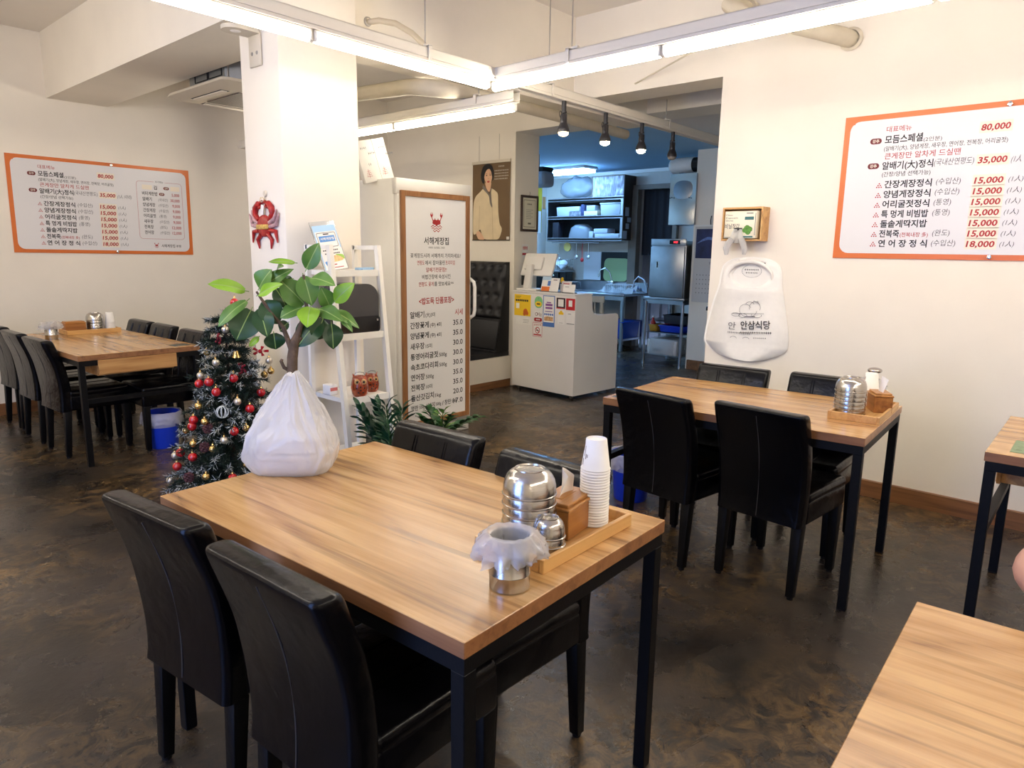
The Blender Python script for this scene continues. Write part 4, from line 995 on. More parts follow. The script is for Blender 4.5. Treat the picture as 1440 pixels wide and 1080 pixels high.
def bauble_proto(mtl, r):
    o = MB(); o.sphere((0, 0, 0), r, 20, 14); b = o.build('bauble', mtl)
    MB().lathe([(0.0055, r-0.002), (0.0055, r+0.006), (0.003, r+0.008), (0, r+0.008)], seg=10).tube([(0, 0, r+0.007), (0.003, 0, r+0.013), (0, 0, r+0.018)], 0.0008, 5).build('hanging_cap', GOLD, b)
    return b
BAUB = {'red': (REDB, 0.0225), 'gold': (GOLD, 0.0185), 'champagne': (SILV, 0.0185)}
PROTO = {}
for color, lst in BAUBLES.items():
    srt = sorted(lst, key=lambda p: -p[2])
    for i, p in enumerate(srt):
        if color not in PROTO: PROTO[color] = bauble_proto(*BAUB[color]); o = PROTO[color]
        else:
            o = dup(PROTO[color])
        r = Vector((p[0], p[1], 0)); out = r.normalized()*0.026 if r.length > 0 else r
        o.location = (TX+p[0]+out.x, TY+p[1]+out.y, p[2]); o.rotation_euler = (0, 0, i*1.3); o.scale = (1, 1, 1)
        pos = 'highest' if i == 0 else 'lowest' if i == len(srt)-1 else ORD[i]+' '+color+' one from the top'
        tag(o, 'glossy %s bauble on the Christmas tree, %s' % (color, pos), 'bauble', color+' baubles on the Christmas tree')
CONE = mat('pine_cone_plum', (92, 52, 58), 0.6, var=0.4, vscale=60)
for i, p in enumerate(CONES):
    o = MB(); 
    for k in range(38):
        z = -0.022+0.044*k/38; r = 0.019*math.sqrt(max(0.05, 1-(z/0.026)**2)); a = k*2.4
        o.box((r*cos(a), r*sin(a), z), (0.012, 0.010, 0.004), rot=Matrix.Rotation(a, 3, 'Z') @ Matrix.Rotation(-0.5, 3, 'Y'))
    ob = o.build('pine_cone', CONE, smooth=None); ob.location = (TX+p[0]*1.06, TY+p[1]*1.06, p[2])
    tag(ob, 'plum brown pine cone on the Christmas tree, %s' % ('highest', 'second from the top', 'third from the top', 'lowest')[i], 'pine cone', 'pine cones on the Christmas tree')
o = MB(); 
for k in range(9):
    a = 2*pi*k/9; o.tube([(0.03*cos(t)*cos(a), 0.03*cos(t)*sin(a), 0.03*sin(t)) for t in [-pi/2+pi*j/8 for j in range(9)]], 0.0022, 5)
ob = o.build('wire_bauble', FROST); ob.location = (TX+FROSTB[0]*1.07, TY+FROSTB[1]*1.07, FROSTB[2]); tag(ob, 'white openwork bauble in the middle of the Christmas tree', 'bauble')
o = MB()
for k in range(5):
    a = k*2*pi/5; o.grid(lambda u, v, a=a: (0.008*cos(a)+0.034*sin(pi*u)*cos(a+0.5*(v-.5)), 0.006*sin(6*u), 0.034*sin(pi*u)*sin(a+0.5*(v-.5))*0.8 + 0.01*(u-.5)), 8, 4)
o.sphere((0, -0.008, 0), 0.011, 10, 8)
ob = o.build('ribbon_bow', mat('red_satin', (176, 22, 34), 0.3)); ob.location = (TX+BOW[0]*1.05, TY+BOW[1]*1.05, BOW[2]); ob.rotation_euler = (0, 0, rad(-30)); tag(ob, 'red satin bow high on the Christmas tree', 'bow')
o = MB(); o.lathe([(0, 0.02), (0.012, 0.017), (0.016, 0.002), (0.024, -0.014), (0.022, -0.014), (0.013, 0.0), (0, 0.012)], seg=18); o.sphere((0, 0, -0.012), 0.006, 8, 6)
ob = o.build('bell', GOLD); ob.location = (TX+BELL[0]*1.05, TY+BELL[1]*1.05-0.02, BELL[2]); tag(ob, 'gold bell hanging high on the Christmas tree', 'bell')
BERRY = mat('berry_red', (120, 16, 34), 0.3)
for i, p in enumerate(BERRIES):
    o = MB(); r2 = random.Random(i)
    for k in range(9): o.sphere((r2.uniform(-.015, .015), r2.uniform(-.015, .015), -0.006*k+0.02), 0.0065, 8, 6)
    o.tube([(0, 0, 0.03), (0, 0, -0.03)], 0.0012, 5)
    ob = o.build('berry_sprig', BERRY); ob.location = (TX+p[0]-0.03*(i == 0), TY+p[1]-0.03, p[2]); tag(ob, 'sprig of dark red berries on the Christmas tree, %s' % ('near the tip' if i == 0 else 'under the gold bell'), 'berries', 'berry sprigs')

# ================================================================== PLANTS
def leaf(m, base, tip, w, nrm, curl=0.18, fold=0.25, vein=1, n=8, k=4, body=0, pet=0.10):
    base = Vector(base); tip = Vector(tip); ax_ = tip-base; L = ax_.length
    if L < 1e-4: return
    d = ax_/L; nrm = Vector(nrm); s = d.cross(nrm).normalized(); nn = s.cross(d).normalized()
    rows = []
    for i in range(n+1):
        t = i/n; ww = w/2*(max(0, sin(pi*min(1, t*0.97+0.03)**0.85))**0.75) if t < 1 else 0.0
        c = base + ax_*(pet+(1-pet)*t) + nn*(curl*L*(sin(pi*t)*0.5 - t*t*0.5*0.6))
        row = []
        for j in range(-k, k+1):
            q = j/k; rr = ww if abs(j) > 0 else 0
            x = ww*q if abs(q) > 0.3 else q/0.25*min(ww*0.25, 0.0022)
            row.append(m.bm.verts.new(c + s*x + nn*(abs(x)*fold) + nn*0.004*sin(8*t+q*2)*abs(q)))
        rows.append(row)
    for i in range(n):
        for j in range(2*k):
            f = m.bm.faces.new((rows[i][j], rows[i+1][j], rows[i+1][j+1], rows[i][j+1])); f.material_index = vein if j in (k-1, k) else body
    if pet > 0: m.mi = vein; m.tube([base, base+ax_*(pet+0.02)], 0.0022, 5, caps=False)
FD = mat('rubber_leaf_dark', (42, 76, 40), 0.36, var=0.2, vscale=9); FM = mat('rubber_leaf_mid', (88, 128, 54), 0.38, var=0.22, vscale=9); FY = mat('rubber_leaf_young', (132, 176, 44), 0.4, var=0.15, vscale=9)
FV = mat('leaf_vein', (142, 168, 96), 0.45)
FX, FYY = 1.70, 2.92
fp = thing('rubber_plant', 'potted rubber plant with big oval leaves between tree and ladder shelf', 'plant', (FX, FYY, 0))
BARK = mat('bark_grey_brown', (104, 84, 66), 0.8, var=0.3, vscale=30, bump=0.8, bscale=50)
m = MB(); m.tube([(-0.02, 0.02, 0.30), (-0.012, 0.01, 0.55), (-0.008, 0.006, 0.80), (-0.002, 0.0, 0.96), (0.008, -0.006, 1.03), (0.03, -0.018, 1.09), (0.062, -0.034, 1.19), (0.055, -0.03, 1.34)], 0.02, 12, radii=[.026, .025, .024, .024, .022, .012, .009, .006])
m.tube([(-0.004, 0.002, 1.0), (-0.03, 0.02, 1.10), (-0.09, 0.055, 1.20), (-0.125, 0.07, 1.265)], 0.01, 8, radii=[.014, .010, .008, .005]); m.tube([(0.05, -0.03, 1.12), (0.11, -0.06, 1.15), (0.155, -0.09, 1.19)], 0.006, 8, radii=[.008, .006, .004])
m.tube([(-0.012, 0.01, 0.90), (-0.035, 0.02, 0.915), (-0.045, 0.026, 0.945), (-0.040, 0.024, 0.955)], 0.007, 8, radii=[.009, .008, .008, .006]); m.tube([(0.006, -0.004, 1.02), (0.035, -0.02, 1.055)], 0.012, 8, radii=[.014, .012])
m.build('trunk', BARK, fp)
md, mm_, my = MB(), MB(), MB()
for k, (bx, by, bz, tx, ty, tz, w, cls) in enumerate(LEAVES):
    tgt = {'d': md, 'm': mm_, 'y': my}[cls]; r3 = random.Random(k)
    nrm = Vector((-FX*0.45+r3.uniform(-.45, .45), -FYY*0.45+r3.uniform(-.45, .45), 0.75+r3.uniform(-.3, .4)))
    b_ = Vector((bx, by, bz)); t_ = Vector((tx, ty, tz))
    leaf(tgt, b_ - (t_-b_)*0.04, t_ + (t_-b_)*0.06, w*1.42, nrm, curl=0.14, fold=0.16)
for mb_, mt, nm in ((md, FD, 'dark_leaves'), (mm_, FM, 'mid_green_leaves'), (my, FY, 'young_leaves')):
    mb_.recalc = False; mb_.build(nm, [mt, FV], fp, smooth=80)
POTW = mat('white_ceramic_pot', (222, 218, 208), 0.35)
def pot(t, r, h, mt, soil=True):
    MB().lathe([(0, 0.0), (r*0.72, 0.0), (r*0.76, 0.01), (r, h-0.02), (r*1.04, h-0.02), (r*1.04, h), (r*0.94, h), (r*0.92, h-0.03), (0, h-0.03)], seg=32).build('pot', mt, t)
    if soil: MB().lathe([(0, h-0.025), (r*0.915, h-0.028)], seg=24).build('soil', mat('potting_soil', (48, 36, 28), 0.9, var=0.3, vscale=60), t)
pot(fp, 0.15, 0.32, POTW)
ZD = mat('zz_leaf', (38, 84, 44), 0.28, var=0.3, vscale=12, spec=0.6); ZL = mat('zz_leaf_new', (118, 158, 78), 0.35, var=0.2, vscale=12); ZS = mat('zz_stem', (66, 96, 52), 0.5)
def stems_plant(name, label, x, y, pr, ph, stems, leafL, leafW, body, young=None, potm=POTW, seed=1, gap=0.045):
    t = thing(name, label, 'plant', (x, y, 0)); pot(t, pr, ph, potm); rnd = random.Random(seed)
    fm, ym, st = MB(), MB(), MB(); fm.recalc = ym.recalc = False
    for (az, lean, H, yg) in stems:
        base = Vector((0.03*cos(az), 0.03*sin(az), ph-0.03)); pts = []
        for i in range(7):
            s = i/6; pts.append(base + Vector((cos(az)*lean*s**1.5, sin(az)*lean*s**1.5, H*s - 0.25*lean*s*s)))
        st.tube(pts, 0.005, 6, radii=[0.008-0.005*i/6 for i in range(7)])
        n = int(H/gap)
        for i in range(int(n*0.25), n+1):
            s = i/n*0.999; j = min(5, int(s*6)); p = pts[j].lerp(pts[j+1], s*6-j); ax_ = (pts[j+1]-pts[j]).normalized()
            side = ax_.cross(Vector((cos(az), sin(az), 0.01))).normalized()
            for sg in (-1, 1):
                L = leafL*(0.75+0.35*sin(pi*min(1, s+0.1)))*rnd.uniform(0.85, 1.1)
                d = (side*sg*1.0 + ax_*(0.75+0.5*s) + Vector((0, 0, rnd.uniform(-.2, .1)))).normalized()
                leaf(ym if yg else fm, p, p+d*L, leafW*rnd.uniform(0.85, 1.1), Vector((0, 0, 1))+Vector((rnd.uniform(-.3, .3), rnd.uniform(-.3, .3), 0)), curl=0.15, fold=0.25, vein=0, n=6, k=2, pet=0.0)
    st.build('stems', ZS, t); fm.build('foliage', body, t, smooth=80)
    if young: ym.build('new_shoot', young, t, smooth=80)
    else: ym.bm.free()
    return t
stems_plant('zz_plant', 'potted plant with waxy paired leaves at the foot of the white fridge', 3.24, 3.62, 0.11, 0.16,
            [(rad(200), 0.20, 0.20, 0), (rad(250), 0.12, 0.24, 0), (rad(310), 0.20, 0.22, 0), (rad(-20), 0.26, 0.20, 0), (rad(10), 0.30, 0.15, 0), (rad(140), 0.10, 0.18, 0), (rad(240), 0.04, 0.22, 1), (rad(90), 0.10, 0.22, 0)], 0.10, 0.052, ZD, ZL, seed=4, gap=0.035)
PD = mat('palm_leaf', (28, 66, 40), 0.35, var=0.35, vscale=10)
stems_plant('parlour_palm', 'bushy dark green potted palm in front of the ladder shelf', 2.235, 2.86, 0.12, 0.20,
            [(rad(k*36+8), 0.15+0.08*((k*7) % 3), 0.26+0.07*((k*5) % 4), 0) for k in range(10)] + [(rad(k*90+30), 0.07, 0.46+0.03*k, 0) for k in range(3)] + [(rad(150), 0.14, 0.50, 0)], 0.125, 0.030, PD, seed=9, gap=0.032)

# ================================================================== LADDER SHELF AND WHAT STANDS ON IT
LX0, LX1 = 2.085, 2.412
lsf = thing('ladder_shelf', 'white wooden ladder shelf in front of the pillar beside the fridge', 'shelf', (LX0, 3.06, 0))
Wd = LX1-LX0
def fy(z): return 0.135 - 0.165*(1-z/1.478)       # front stile, local y
for x in (0.012, Wd-0.012):
    MB().bar((x, fy(0.0), 0.0), (x, fy(1.478), 1.478), 0.024, 0.030, up=(0, 1, 0)).build('front_stile', WHITEPAINT, lsf, smooth=None)
    MB().bar((x, 0.345, 0.0), (x, 0.345, 1.478), 0.024, 0.024, up=(0, 1, 0)).build('rear_post', WHITEPAINT, lsf, smooth=None)
    MB().bar((x, fy(1.466)+0.010, 1.466), (x, 0.345, 1.466), 0.024, 0.022).build('top_rail', WHITEPAINT, lsf, smooth=None)
SHZ = (1.345, 1.012, 0.672, 0.33)
for z in SHZ:
    y0 = fy(z)-0.006; MB().box((Wd/2, (y0+0.35)/2, z-0.012), (Wd-0.05, 0.35-y0, 0.024)).box((Wd/2, y0+0.006, z-0.014), (Wd-0.046, 0.014, 0.034)).build('shelf_board', WHITEPAINT, lsf, smooth=None)
# leaning leaflet stand on the top shelf
st = thing('leaflet_stand', 'clear acrylic stand with a pale blue food leaflet on the ladder shelf top', 'sign', (2.185, 3.262, 1.3455), 0)
st.rotation_euler = (rad(-18), rad(-7), rad(3))
ACR = mat('clear_acrylic', (235, 240, 245), 0.05, trans=0.9, ior=1.3)
def flat(m, x0, z0, x1, z1, y): m.poly([(x0, y, z0), (x1, y, z0), (x1, y, z1), (x0, y, z1)])
m = MB(); m.box((0, 0.002, 0.135), (0.158, 0.003, 0.27)); m.build('acrylic_panel', ACR, st, smooth=None)
m = MB(); flat(m, -.072, .004, .072, .248, -.0006); m.build('leaflet', PAPER, st, smooth=None)
LB = mat('leaflet_blue', (168, 206, 236), 0.4); LB2 = mat('leaflet_deep_blue', (74, 138, 204), 0.4)
m = MB(); flat(m, -.072, .214, .072, .248, -.001); flat(m, -.072, .004, -.066, .214, -.001); flat(m, .066, .120, .072, .214, -.001); m.build('blue_header', LB, st, smooth=None)
m = MB()
a_, b_ = rrect(-.060, .128, .060, .208, .008), rrect(-.0575, .1305, .0575, .2055, .006)
for i in range(len(a_)):
    j = (i+1) % len(a_); m.poly([(a_[i][0], -.0012, a_[i][1]), (a_[j][0], -.0012, a_[j][1]), (b_[j][0], -.0012, b_[j][1]), (b_[i][0], -.0012, b_[i][1])])
m.text('배달의 주문', 0, .118, h=.009, y=-.0012, align='C') if False else None
flat(m, -.018, .196, .018, .202, -.0014)
for k in range(2):
    for i in range(9): flat(m, -.050+.011*i+.006*k, .108-.018*k, -.050+.011*i+.006*k+.008, .114-.018*k, -.0012)
m.build('dark_print', BLACK, st, smooth=None)
m = MB(); flat(m, -.050, .158, .050, .190, -.0012); m.poly([(-.060, -.0012, .050), (-.045, -.0012, .055), (-.035, -.0012, .020), (-.048, -.0012, .016)]); m.build('blue_name_panel', LB2, st, smooth=None)
m = MB(); m.text('서해게장집', 0, .174, h=.018, w=.088, y=-.0016, align='C', bold=.02); m.build('white_name', PAPER, st, smooth=None)
m = MB(); m.mi = 0; m.poly([(x, -.0012, z) for x, z in smooth_loop([(-.03, .060), (0, .078), (.045, .082), (.066, .070), (.060, .052), (.02, .046), (-.02, .048)], 4)]); m.build('food_picture', mat('food_peach', (240, 190, 130), 0.5, var=0.35, vscale=60), st, smooth=None)
m = MB(); m.poly([(x, -.0015, z) for x, z in smooth_loop([(.020, .086), (.066, .080), (.070, .055), (.050, .070)], 4)]); m.build('green_garnish', mat('garnish_green', (150, 190, 80), 0.5), st, smooth=None)
m = MB(); m.poly([(-.036+.008*cos(q*pi/8), -.0013, .028+.008*sin(q*pi/8)) for q in range(16)]); flat(m, -.020, .030, .012, .035, -.0013); flat(m, -.020, .014, .050, .018, -.0013); m.build('red_print', RED, st, smooth=None)
m = MB(); m.tube([(-0.02, -0.010, 0.118), (0.0, -0.018, 0.128), (0.012, -0.010, 0.118)], 0.0035, 6); m.build('clip', ROD, st)
bt = MB(); bt.bar((2.295, 3.24, 1.352), (2.392, 3.235, 1.354), 0.045, 0.012, bevel=0.003); bt.bar((2.30, 3.20, 1.350), (2.36, 3.205, 1.350), 0.012, 0.008)
tag(bt.build('blue_folder', mat('pale_blue_plastic', (150, 186, 214), 0.4)), 'small pale blue plastic holder lying on the ladder shelf top', 'holder')
# dark translucent rounded appliance on the second shelf
ap = thing('bottle_warmer', 'dark glossy rounded appliance with a smoked lid on the ladder shelf', 'appliance', (2.255, 3.255, 1.0125))
pr = rrect(-0.125, 0.0, 0.125, 0.262, 0.055, 6)
SMOKE = mat('smoked_plastic', (60, 58, 58), 0.12, spec=0.6)
MB().prism([(x, z) for x, z in [(-.122, .082)] + [(x, z) for x, z in [( .122, .082)]] + rrect(-0.122, 0.09, 0.122, 0.262, 0.080, 8)[:18]], -0.095, 0.095, 'XZ').build('smoked_lid', SMOKE, ap, smooth=50)
MB().prism(rrect(-0.125, 0.0, 0.125, 0.088, 0.02, 5), -0.10, 0.10, 'XZ').build('base', GLOSSBLACK, ap, smooth=50)
MB().cyl((0.105, -0.104, 0.066), (0.105, -0.098, 0.066), 0.006, seg=12).build('button', CHROME, ap)
# two terracotta owls
TERRA = mat('glazed_terracotta', (150, 66, 36), 0.22, var=0.4, vscale=26, coat=0.6)
def owl(label, x, y, z, h, rz):
    t = thing('owl_lantern', label, 'ornament', (x, y, z), rz, 'terracotta owl lanterns'); s = h/0.115
    MB().lathe([(0, 0.001), (0.030*s, 0.0), (0.040*s, 0.012*s), (0.045*s, 0.045*s), (0.041*s, 0.075*s), (0.035*s, 0.098*s), (0.026*s, 0.104*s), (0.024*s, 0.100*s), (0, 0.098*s)], seg=28).build('body', TERRA, t, smooth=50)
    e = MB(); pz = MB()
    for sg in (-1, 1):
        ec = Vector((sg*0.0165*s, -0.0375*s, 0.078*s))
        e.lathe([(0, -0.003*s), (0.0125*s, -0.002*s), (0.015*s, 0.003*s)], ec, 16, axis='Y'); pz.lathe([(0, -0.0045*s), (0.006*s, -0.0035*s), (0.006*s, 0)], ec, 12, axis='Y')
        MB().bar((sg*0.026*s, -0.006*s, 0.096*s), (sg*0.034*s, -0.008*s, 0.118*s), 0.016*s, 0.012*s, w1=0.003, h1=0.003).build('ear_tuft', TERRA, t)
    for k, (a, b) in enumerate(((-0.02, 0.046), (0.0, 0.036), (0.02, 0.046), (-0.012, 0.024), (0.012, 0.024), (0.0, 0.052))):
        r = 0.0452*s; pz.sphere((a*s, -math.sqrt(max(0, r*r-(a*s)**2))*0.985, b*s), 0.0042*s, 8, 6)
    e.build('eye_ring', mat('owl_eye_cream', (206, 160, 104), 0.35), t); pz.build('openings', DARK, t)
    MB().bar((0, -0.040*s, 0.074*s), (0, -0.050*s, 0.062*s), 0.009*s, 0.006*s, w1=0.002, h1=0.002).build('beak', TERRA, t)
    MB().tube([(0.03*s, 0, 0.10*s), (0.02*s, -0.01*s, 0.122*s), (0.0, -0.012*s, 0.126*s), (-0.02*s, -0.01*s, 0.122*s), (-0.03*s, 0, 0.10*s)], 0.0012, 6).build('wire_handle', DARK, t)
owl('larger terracotta owl lantern on the ladder shelf, next to the front stile', 2.222, 3.14, 0.6725, 0.122, rad(-28))
owl('smaller terracotta owl lantern on the ladder shelf, toward the fridge', 2.345, 3.20, 0.6725, 0.108, rad(-20))
pb = MB(); pb.box((2.128, 3.28, 0.702), (0.05, 0.07, 0.055), bevel=0.003); pbo = pb.build('small_carton', PAPER); tag(pbo, 'small white carton behind the stile on the owl shelf', 'carton')
MB().box((2.128, 3.2445, 0.706), (0.045, 0.001, 0.018)).build('carton_print', mat('pinkish_print', (214, 120, 110), 0.5), pbo, smooth=None)

# ================================================================== WHITE DISPLAY FRIDGE WITH THE TAKE-OUT PRICE POSTER
FRX, FRY, FW, FDP, FH = 3.225, 4.075, 0.745, 0.62, 1.955
fr = thing('upright_fridge', 'tall white upright fridge carrying the framed take-out price poster', 'fridge', (FRX, FRY, 0), rad(1.0))
MB().box((FW/2, 0.02+FDP/2, FH/2+0.04), (FW, FDP, FH-0.08), bevel=0.004, seg=1).build('cabinet', FRIDGE, fr)
MB().box((FW/2, 0.004, FH-0.055), (FW+0.006, 0.05, 0.11), bevel=0.004, seg=1).build('top_fascia', FRIDGE, fr)
MB().box((FW/2, 0.03, 0.045), (FW, 0.06, 0.09), bevel=0.004, seg=1).box((FW/2, 0.3, 0.03), (FW-0.1, 0.5, 0.06)).build('plinth', FRIDGE, fr)
do = MB().box((FW/2, 0.0, 0.975), (FW-0.01, 0.045, 1.74), bevel=0.005, seg=1).build('door', FRIDGE, fr)
MB().tube([(FW-0.012, -0.020, 1.235), (FW-0.010, -0.062, 1.21), (FW-0.006, -0.068, 1.17), (FW-0.006, -0.068, 0.99), (FW-0.010, -0.062, 0.95), (FW-0.012, -0.020, 0.925)], 0.014, 10).build('door_handle', FRIDGE, do)
MB().lathe([(0, -0.012), (0.006, -0.010), (0.007, 0)], (FW-0.035, -0.022, 1.46), 12, axis='Y').build('lock_knob', FRIDGE, do)
PBW, PBH = 0.685, 1.735
pbd = thing('framed_price_poster', 'tall take-out price poster in a brown wooden frame on the white fridge', 'poster', (FRX+0.020, FRY-0.0245, 0.135), rad(1.0))
FRAMEW = wood_mat('poster_frame_wood', (160, 112, 68), (146, 98, 58), (122, 80, 46), along='Z', rough=0.5)
fb = 0.038
for c, d in (((fb/2, -0.011, PBH/2), (fb, 0.022, PBH)), ((PBW-fb/2, -0.011, PBH/2), (fb, 0.022, PBH)), ((PBW/2, -0.011, fb/2), (PBW-2*fb, 0.022, fb)), ((PBW/2, -0.011, PBH-fb/2), (PBW-2*fb, 0.022, fb))):
    MB().box(c, d, bevel=0.002, seg=1).build('frame_bar', FRAMEW, pbd, smooth=None)
MB().box((PBW/2, -0.006, PBH/2), (PBW-2*fb+0.002, 0.008, PBH-2*fb+0.002)).build('sheet', mat('poster_white', (232, 231, 230), 0.35), pbd, smooth=None)
red, blk = MB(), MB(); Yp = -0.0108
Zp = lambda v: PBH*(1-v)
crab_logo(red, PBW*.5, Zp(.128), .115, Yp)
blk.text('서해게장집', PBW*.5, Zp(.200), h=.068, w=.25, y=Yp, align='C', bold=.014); blk.text('서해의 신선함을 그대로', PBW*.5, Zp(.228), h=.020, w=.165, y=Yp, align='C')
for v, parts in ((.262, (('꽃게장드시려 서해까지 가지마세요?', 0),)), (.292, (('연평도', 1), ('에서 잡아올린 ', 0), ('프리미엄', 1))), (.322, (('알배기전문점!!', 1),)), (.352, (('비법간장에 숙성시킨', 0),)), (.383, (('연평도 꽃게', 1), ('를 맛보세요^^', 0)))):
    hh = .042; adv = .0300; tot = sum(len(s)*adv*(0.62 if ' ' in s and len(s) > 12 else 0.9) for s, _ in parts)
    wds = [len(s)*adv*0.86 for s, _ in parts]
    if v == .262: wds = [.515]
    if v == .322: wds = [.215]
    if v == .352: wds = [.295]
    x = PBW*.5 - sum(wds)/2
    for (s, r_), w in zip(parts, wds):
        (red if r_ else blk).text(s, x, Zp(v), h=hh, w=w-.006, y=Yp, bold=.006); x += w
red.text('<밥도둑 단품포장>', PBW*.5, Zp(.455), h=.062, w=.36, y=Yp, align='C', bold=.022)
rows = [('알배기', '(大)3미', '시세'), ('간장꽃게', '(中) 4미', '35.0'), ('양념꽃게', '(中) 4미', '35.0'), ('새우장', '15미', '30.0'), ('통영어리굴젓', '500g', '30.0'), ('속초코다리회', '500g', '30.0'),
        ('연어장', '500g', '35.0'), ('전복장', '10미', '35.0'), ('돌산갓김치', '1kg', '20.0'), ('', '', '17.0')]
for k, (a, b, c) in enumerate(rows):
    z = Zp(.512+.0452*k); w = .046*len(a)
    if a: blk.text(a, .075, z, h=.060, w=w, y=Yp, bold=.018); blk.text(b, .075+w+.012, z-.006, h=.042, w=.017*len(b)+.012, y=Yp, bold=.01)
    (red if k == 0 else blk).text(c, PBW-.068, z, h=.060, w=.105 if k else .085, y=Yp, align='R', bold=.012)
x = .075; z = Zp(.512+.0452*9)
for s, w, h in (('명란', .07, .05), ('500g', .055, .036), ('/', .016, .05), ('낙지', .07, .05), ('500g', .055, .036), ('/', .016, .05), ('창란', .07, .05), ('500g', .055, .036)):
    blk.text(s, x, z, h=h, w=w, y=Yp, bold=.012); x += w+.010
red.build('red_lettering', RED, pbd, smooth=None); blk.build('black_lettering', BLACK, pbd, smooth=None)
# flattened box with marker notes leaning on the fridge top
bx = thing('white_box', 'thin white box with marker notes leaning on top of the fridge', 'box', (3.37, 4.30, 1.962)); bx.rotation_euler = (rad(-9), rad(-13), rad(6))
MB().box((-0.12, 0, 0.155), (0.285, 0.035, 0.29), bevel=0.003, seg=1).build('box_shell', PAPER, bx)
MB().box((-0.10, -0.0182, 0.155), (0.001, 0.001, 0.31)).build('fold_line', GREYINK, bx, smooth=None)
m = MB(); r4 = random.Random(8)
for (x, z, n) in ((-.225, .245, 4), (-.165, .205, 5), (-.055, .235, 5), (.0, .185, 5), (-.19, .13, 2)):
    for i in range(n): xx = x+.015*i; m.poly([(xx, -.0181, z), (xx+.011, -.0181, z+r4.uniform(-.004, .004)), (xx+.011, -.0181, z+.003), (xx, -.0181, z+.003)]); m.poly([(xx+.004, -.0181, z-.01), (xx+.0065, -.0181, z-.01), (xx+.0065, -.0181, z+.012), (xx+.004, -.0181, z+.012)])
m.build('marker_notes', INK, bx, smooth=None)
m = MB()
for x in (-.215, -.06):
    for i in range(4): a0 = .05+.012*i; m.poly([(x-.02+.004*i, -.0181, a0), (x+.035-.004*i, -.0181, a0), (x+.035-.004*i, -.0181, a0+.0025), (x-.02+.004*i, -.0181, a0+.0025)])
    m.poly([(x+.005, -.0181, .04), (x+.008, -.0181, .04), (x+.008, -.0181, .10), (x+.005, -.0181, .10)])
m.build('red_notes', RED, bx, smooth=None)

# ================================================================== BENCH, POSTER, CERTIFICATE
VINYL = mat('black_vinyl', (20, 20, 23), 0.42, bump=0.15, bscale=60)
bn = thing('wall_bench', 'black tufted bench seat along the poster wall on a white boxed base', 'bench', (5.634, 5.15, 0))
MB().box((-0.32, 1.05, 0.165), (0.64, 2.10, 0.33)).build('bench_base', WHITELAM if False else WALL, bn, smooth=None)
MB().box((-0.33, 1.05, 0.04), (0.655, 2.105, 0.08)).build('base_skirting', BASEB, bn, smooth=None)
MB().box((-0.315, 1.06, 0.358), (0.62, 2.08, 0.055), bevel=0.008).build('seat_cushion', VINYL, bn)
m = MB()
def backfn(u, v):
    y = 0.03 + 2.05*u; z = 0.735 + 0.605*v; x = -0.135 + 0.115*v
    px = (y-0.03)/0.135; pz = (z-0.735)/0.15
    d = 0
    for oi, oz in ((0, 0), (0.5, 1)):
        fx = (px-oi) - round(px-oi); k2 = pz - 0.6; kz = round((k2-oz)/2)*2+oz; fz = (k2-kz)
        dd = math.hypot(fx*0.135, fz*0.15); d = max(d, math.exp(-(dd/0.032)**2))
    edge = min(1, min(u*2.05, (1-u)*2.05, v*0.605, (1-v)*0.605)/0.03)
    return (x - 0.05*edge**0.5 + 0.034*d, y, z)
m.grid(backfn, 110, 36); m.prism([(-0.135, 0.735), (-0.02, 1.34), (0, 1.34), (0, 0.735)], 0.03, 2.08, 'XZ') if True else None
m.recalc = True
bk = m.build('tufted_back', VINYL, bn, smooth=70)
bb = MB()
for i in range(16):
    for j in range(4):
        y = 0.03+0.135*(i+0.5*(j % 2)); z = 0.735+0.15*(j+0.6)
        if z < 1.32 and 0.05 < y < 2.05: bb.sphere((-0.135+0.115*(z-0.735)/0.605-0.016, y, z), 0.012, 10, 6, sx=0.5)
bb.build('tufting_button', VINYL, bk)
m = MB(); m.prism([(-0.20, 0.385), (-0.135, 0.735), (0, 0.735), (0, 0.385)], 0.03, 2.08, 'XZ'); m.box((-0.175, 1.055, 0.56), (0.03, 2.04, 0.32), bevel=0.012, rot=Matrix.Rotation(rad(10.5), 3, 'Y')); m.build('lower_back_pad', VINYL, bn)

def px_poster(pts, n=5):
    """outline read off the hanging poster, as fractions of its width and height"""
    return smooth_loop(pts, n)
PW, PH = 0.562, 0.815
ps = thing('hanging_poster', 'brown poster of a woman in a cream jacket above the black bench', 'poster', (5.628, 5.742, 2.385), rad(-90))
m = MB()
def psf(u, v): return (u*PW, -0.001-0.004*sin(pi*v)*(0.5+u), -v*PH)
m.grid(psf, 6, 10); m.build('poster_sheet', mat('poster_brown', (112, 88, 58), 0.5, var=0.08, vscale=4), ps)
MB().bar((-0.004, -0.006, 0.004), (PW+0.004, -0.006, 0.004), 0.014, 0.030, bevel=0.003).build('top_rail', mat('poster_rail', (226, 216, 196), 0.3), ps)
MB().bar((0, -0.004, -PH), (PW, -0.004, -PH), 0.006, 0.010).build('bottom_rail', mat('poster_rail_dark', (70, 58, 44), 0.5), ps)
for x in (0.10, 0.40): MB().cyl((x, -0.004, 0.01), (x, -0.004, 0.28), 0.0015, seg=6).build('hanging_wire', ROD, ps)
def layer(name, loops, mt, y, n=5):
    m = MB()
    for li, L in enumerate(loops): m.poly([(a*PW, y-.00012*li, -b*PH) for a, b in smooth_loop(L, n)])
    bmesh.ops.triangulate(m.bm, faces=m.bm.faces[:]); return m.build(name, mt, ps, smooth=None)
SKIN_P = mat('print_skin', (226, 180, 144), 0.5)
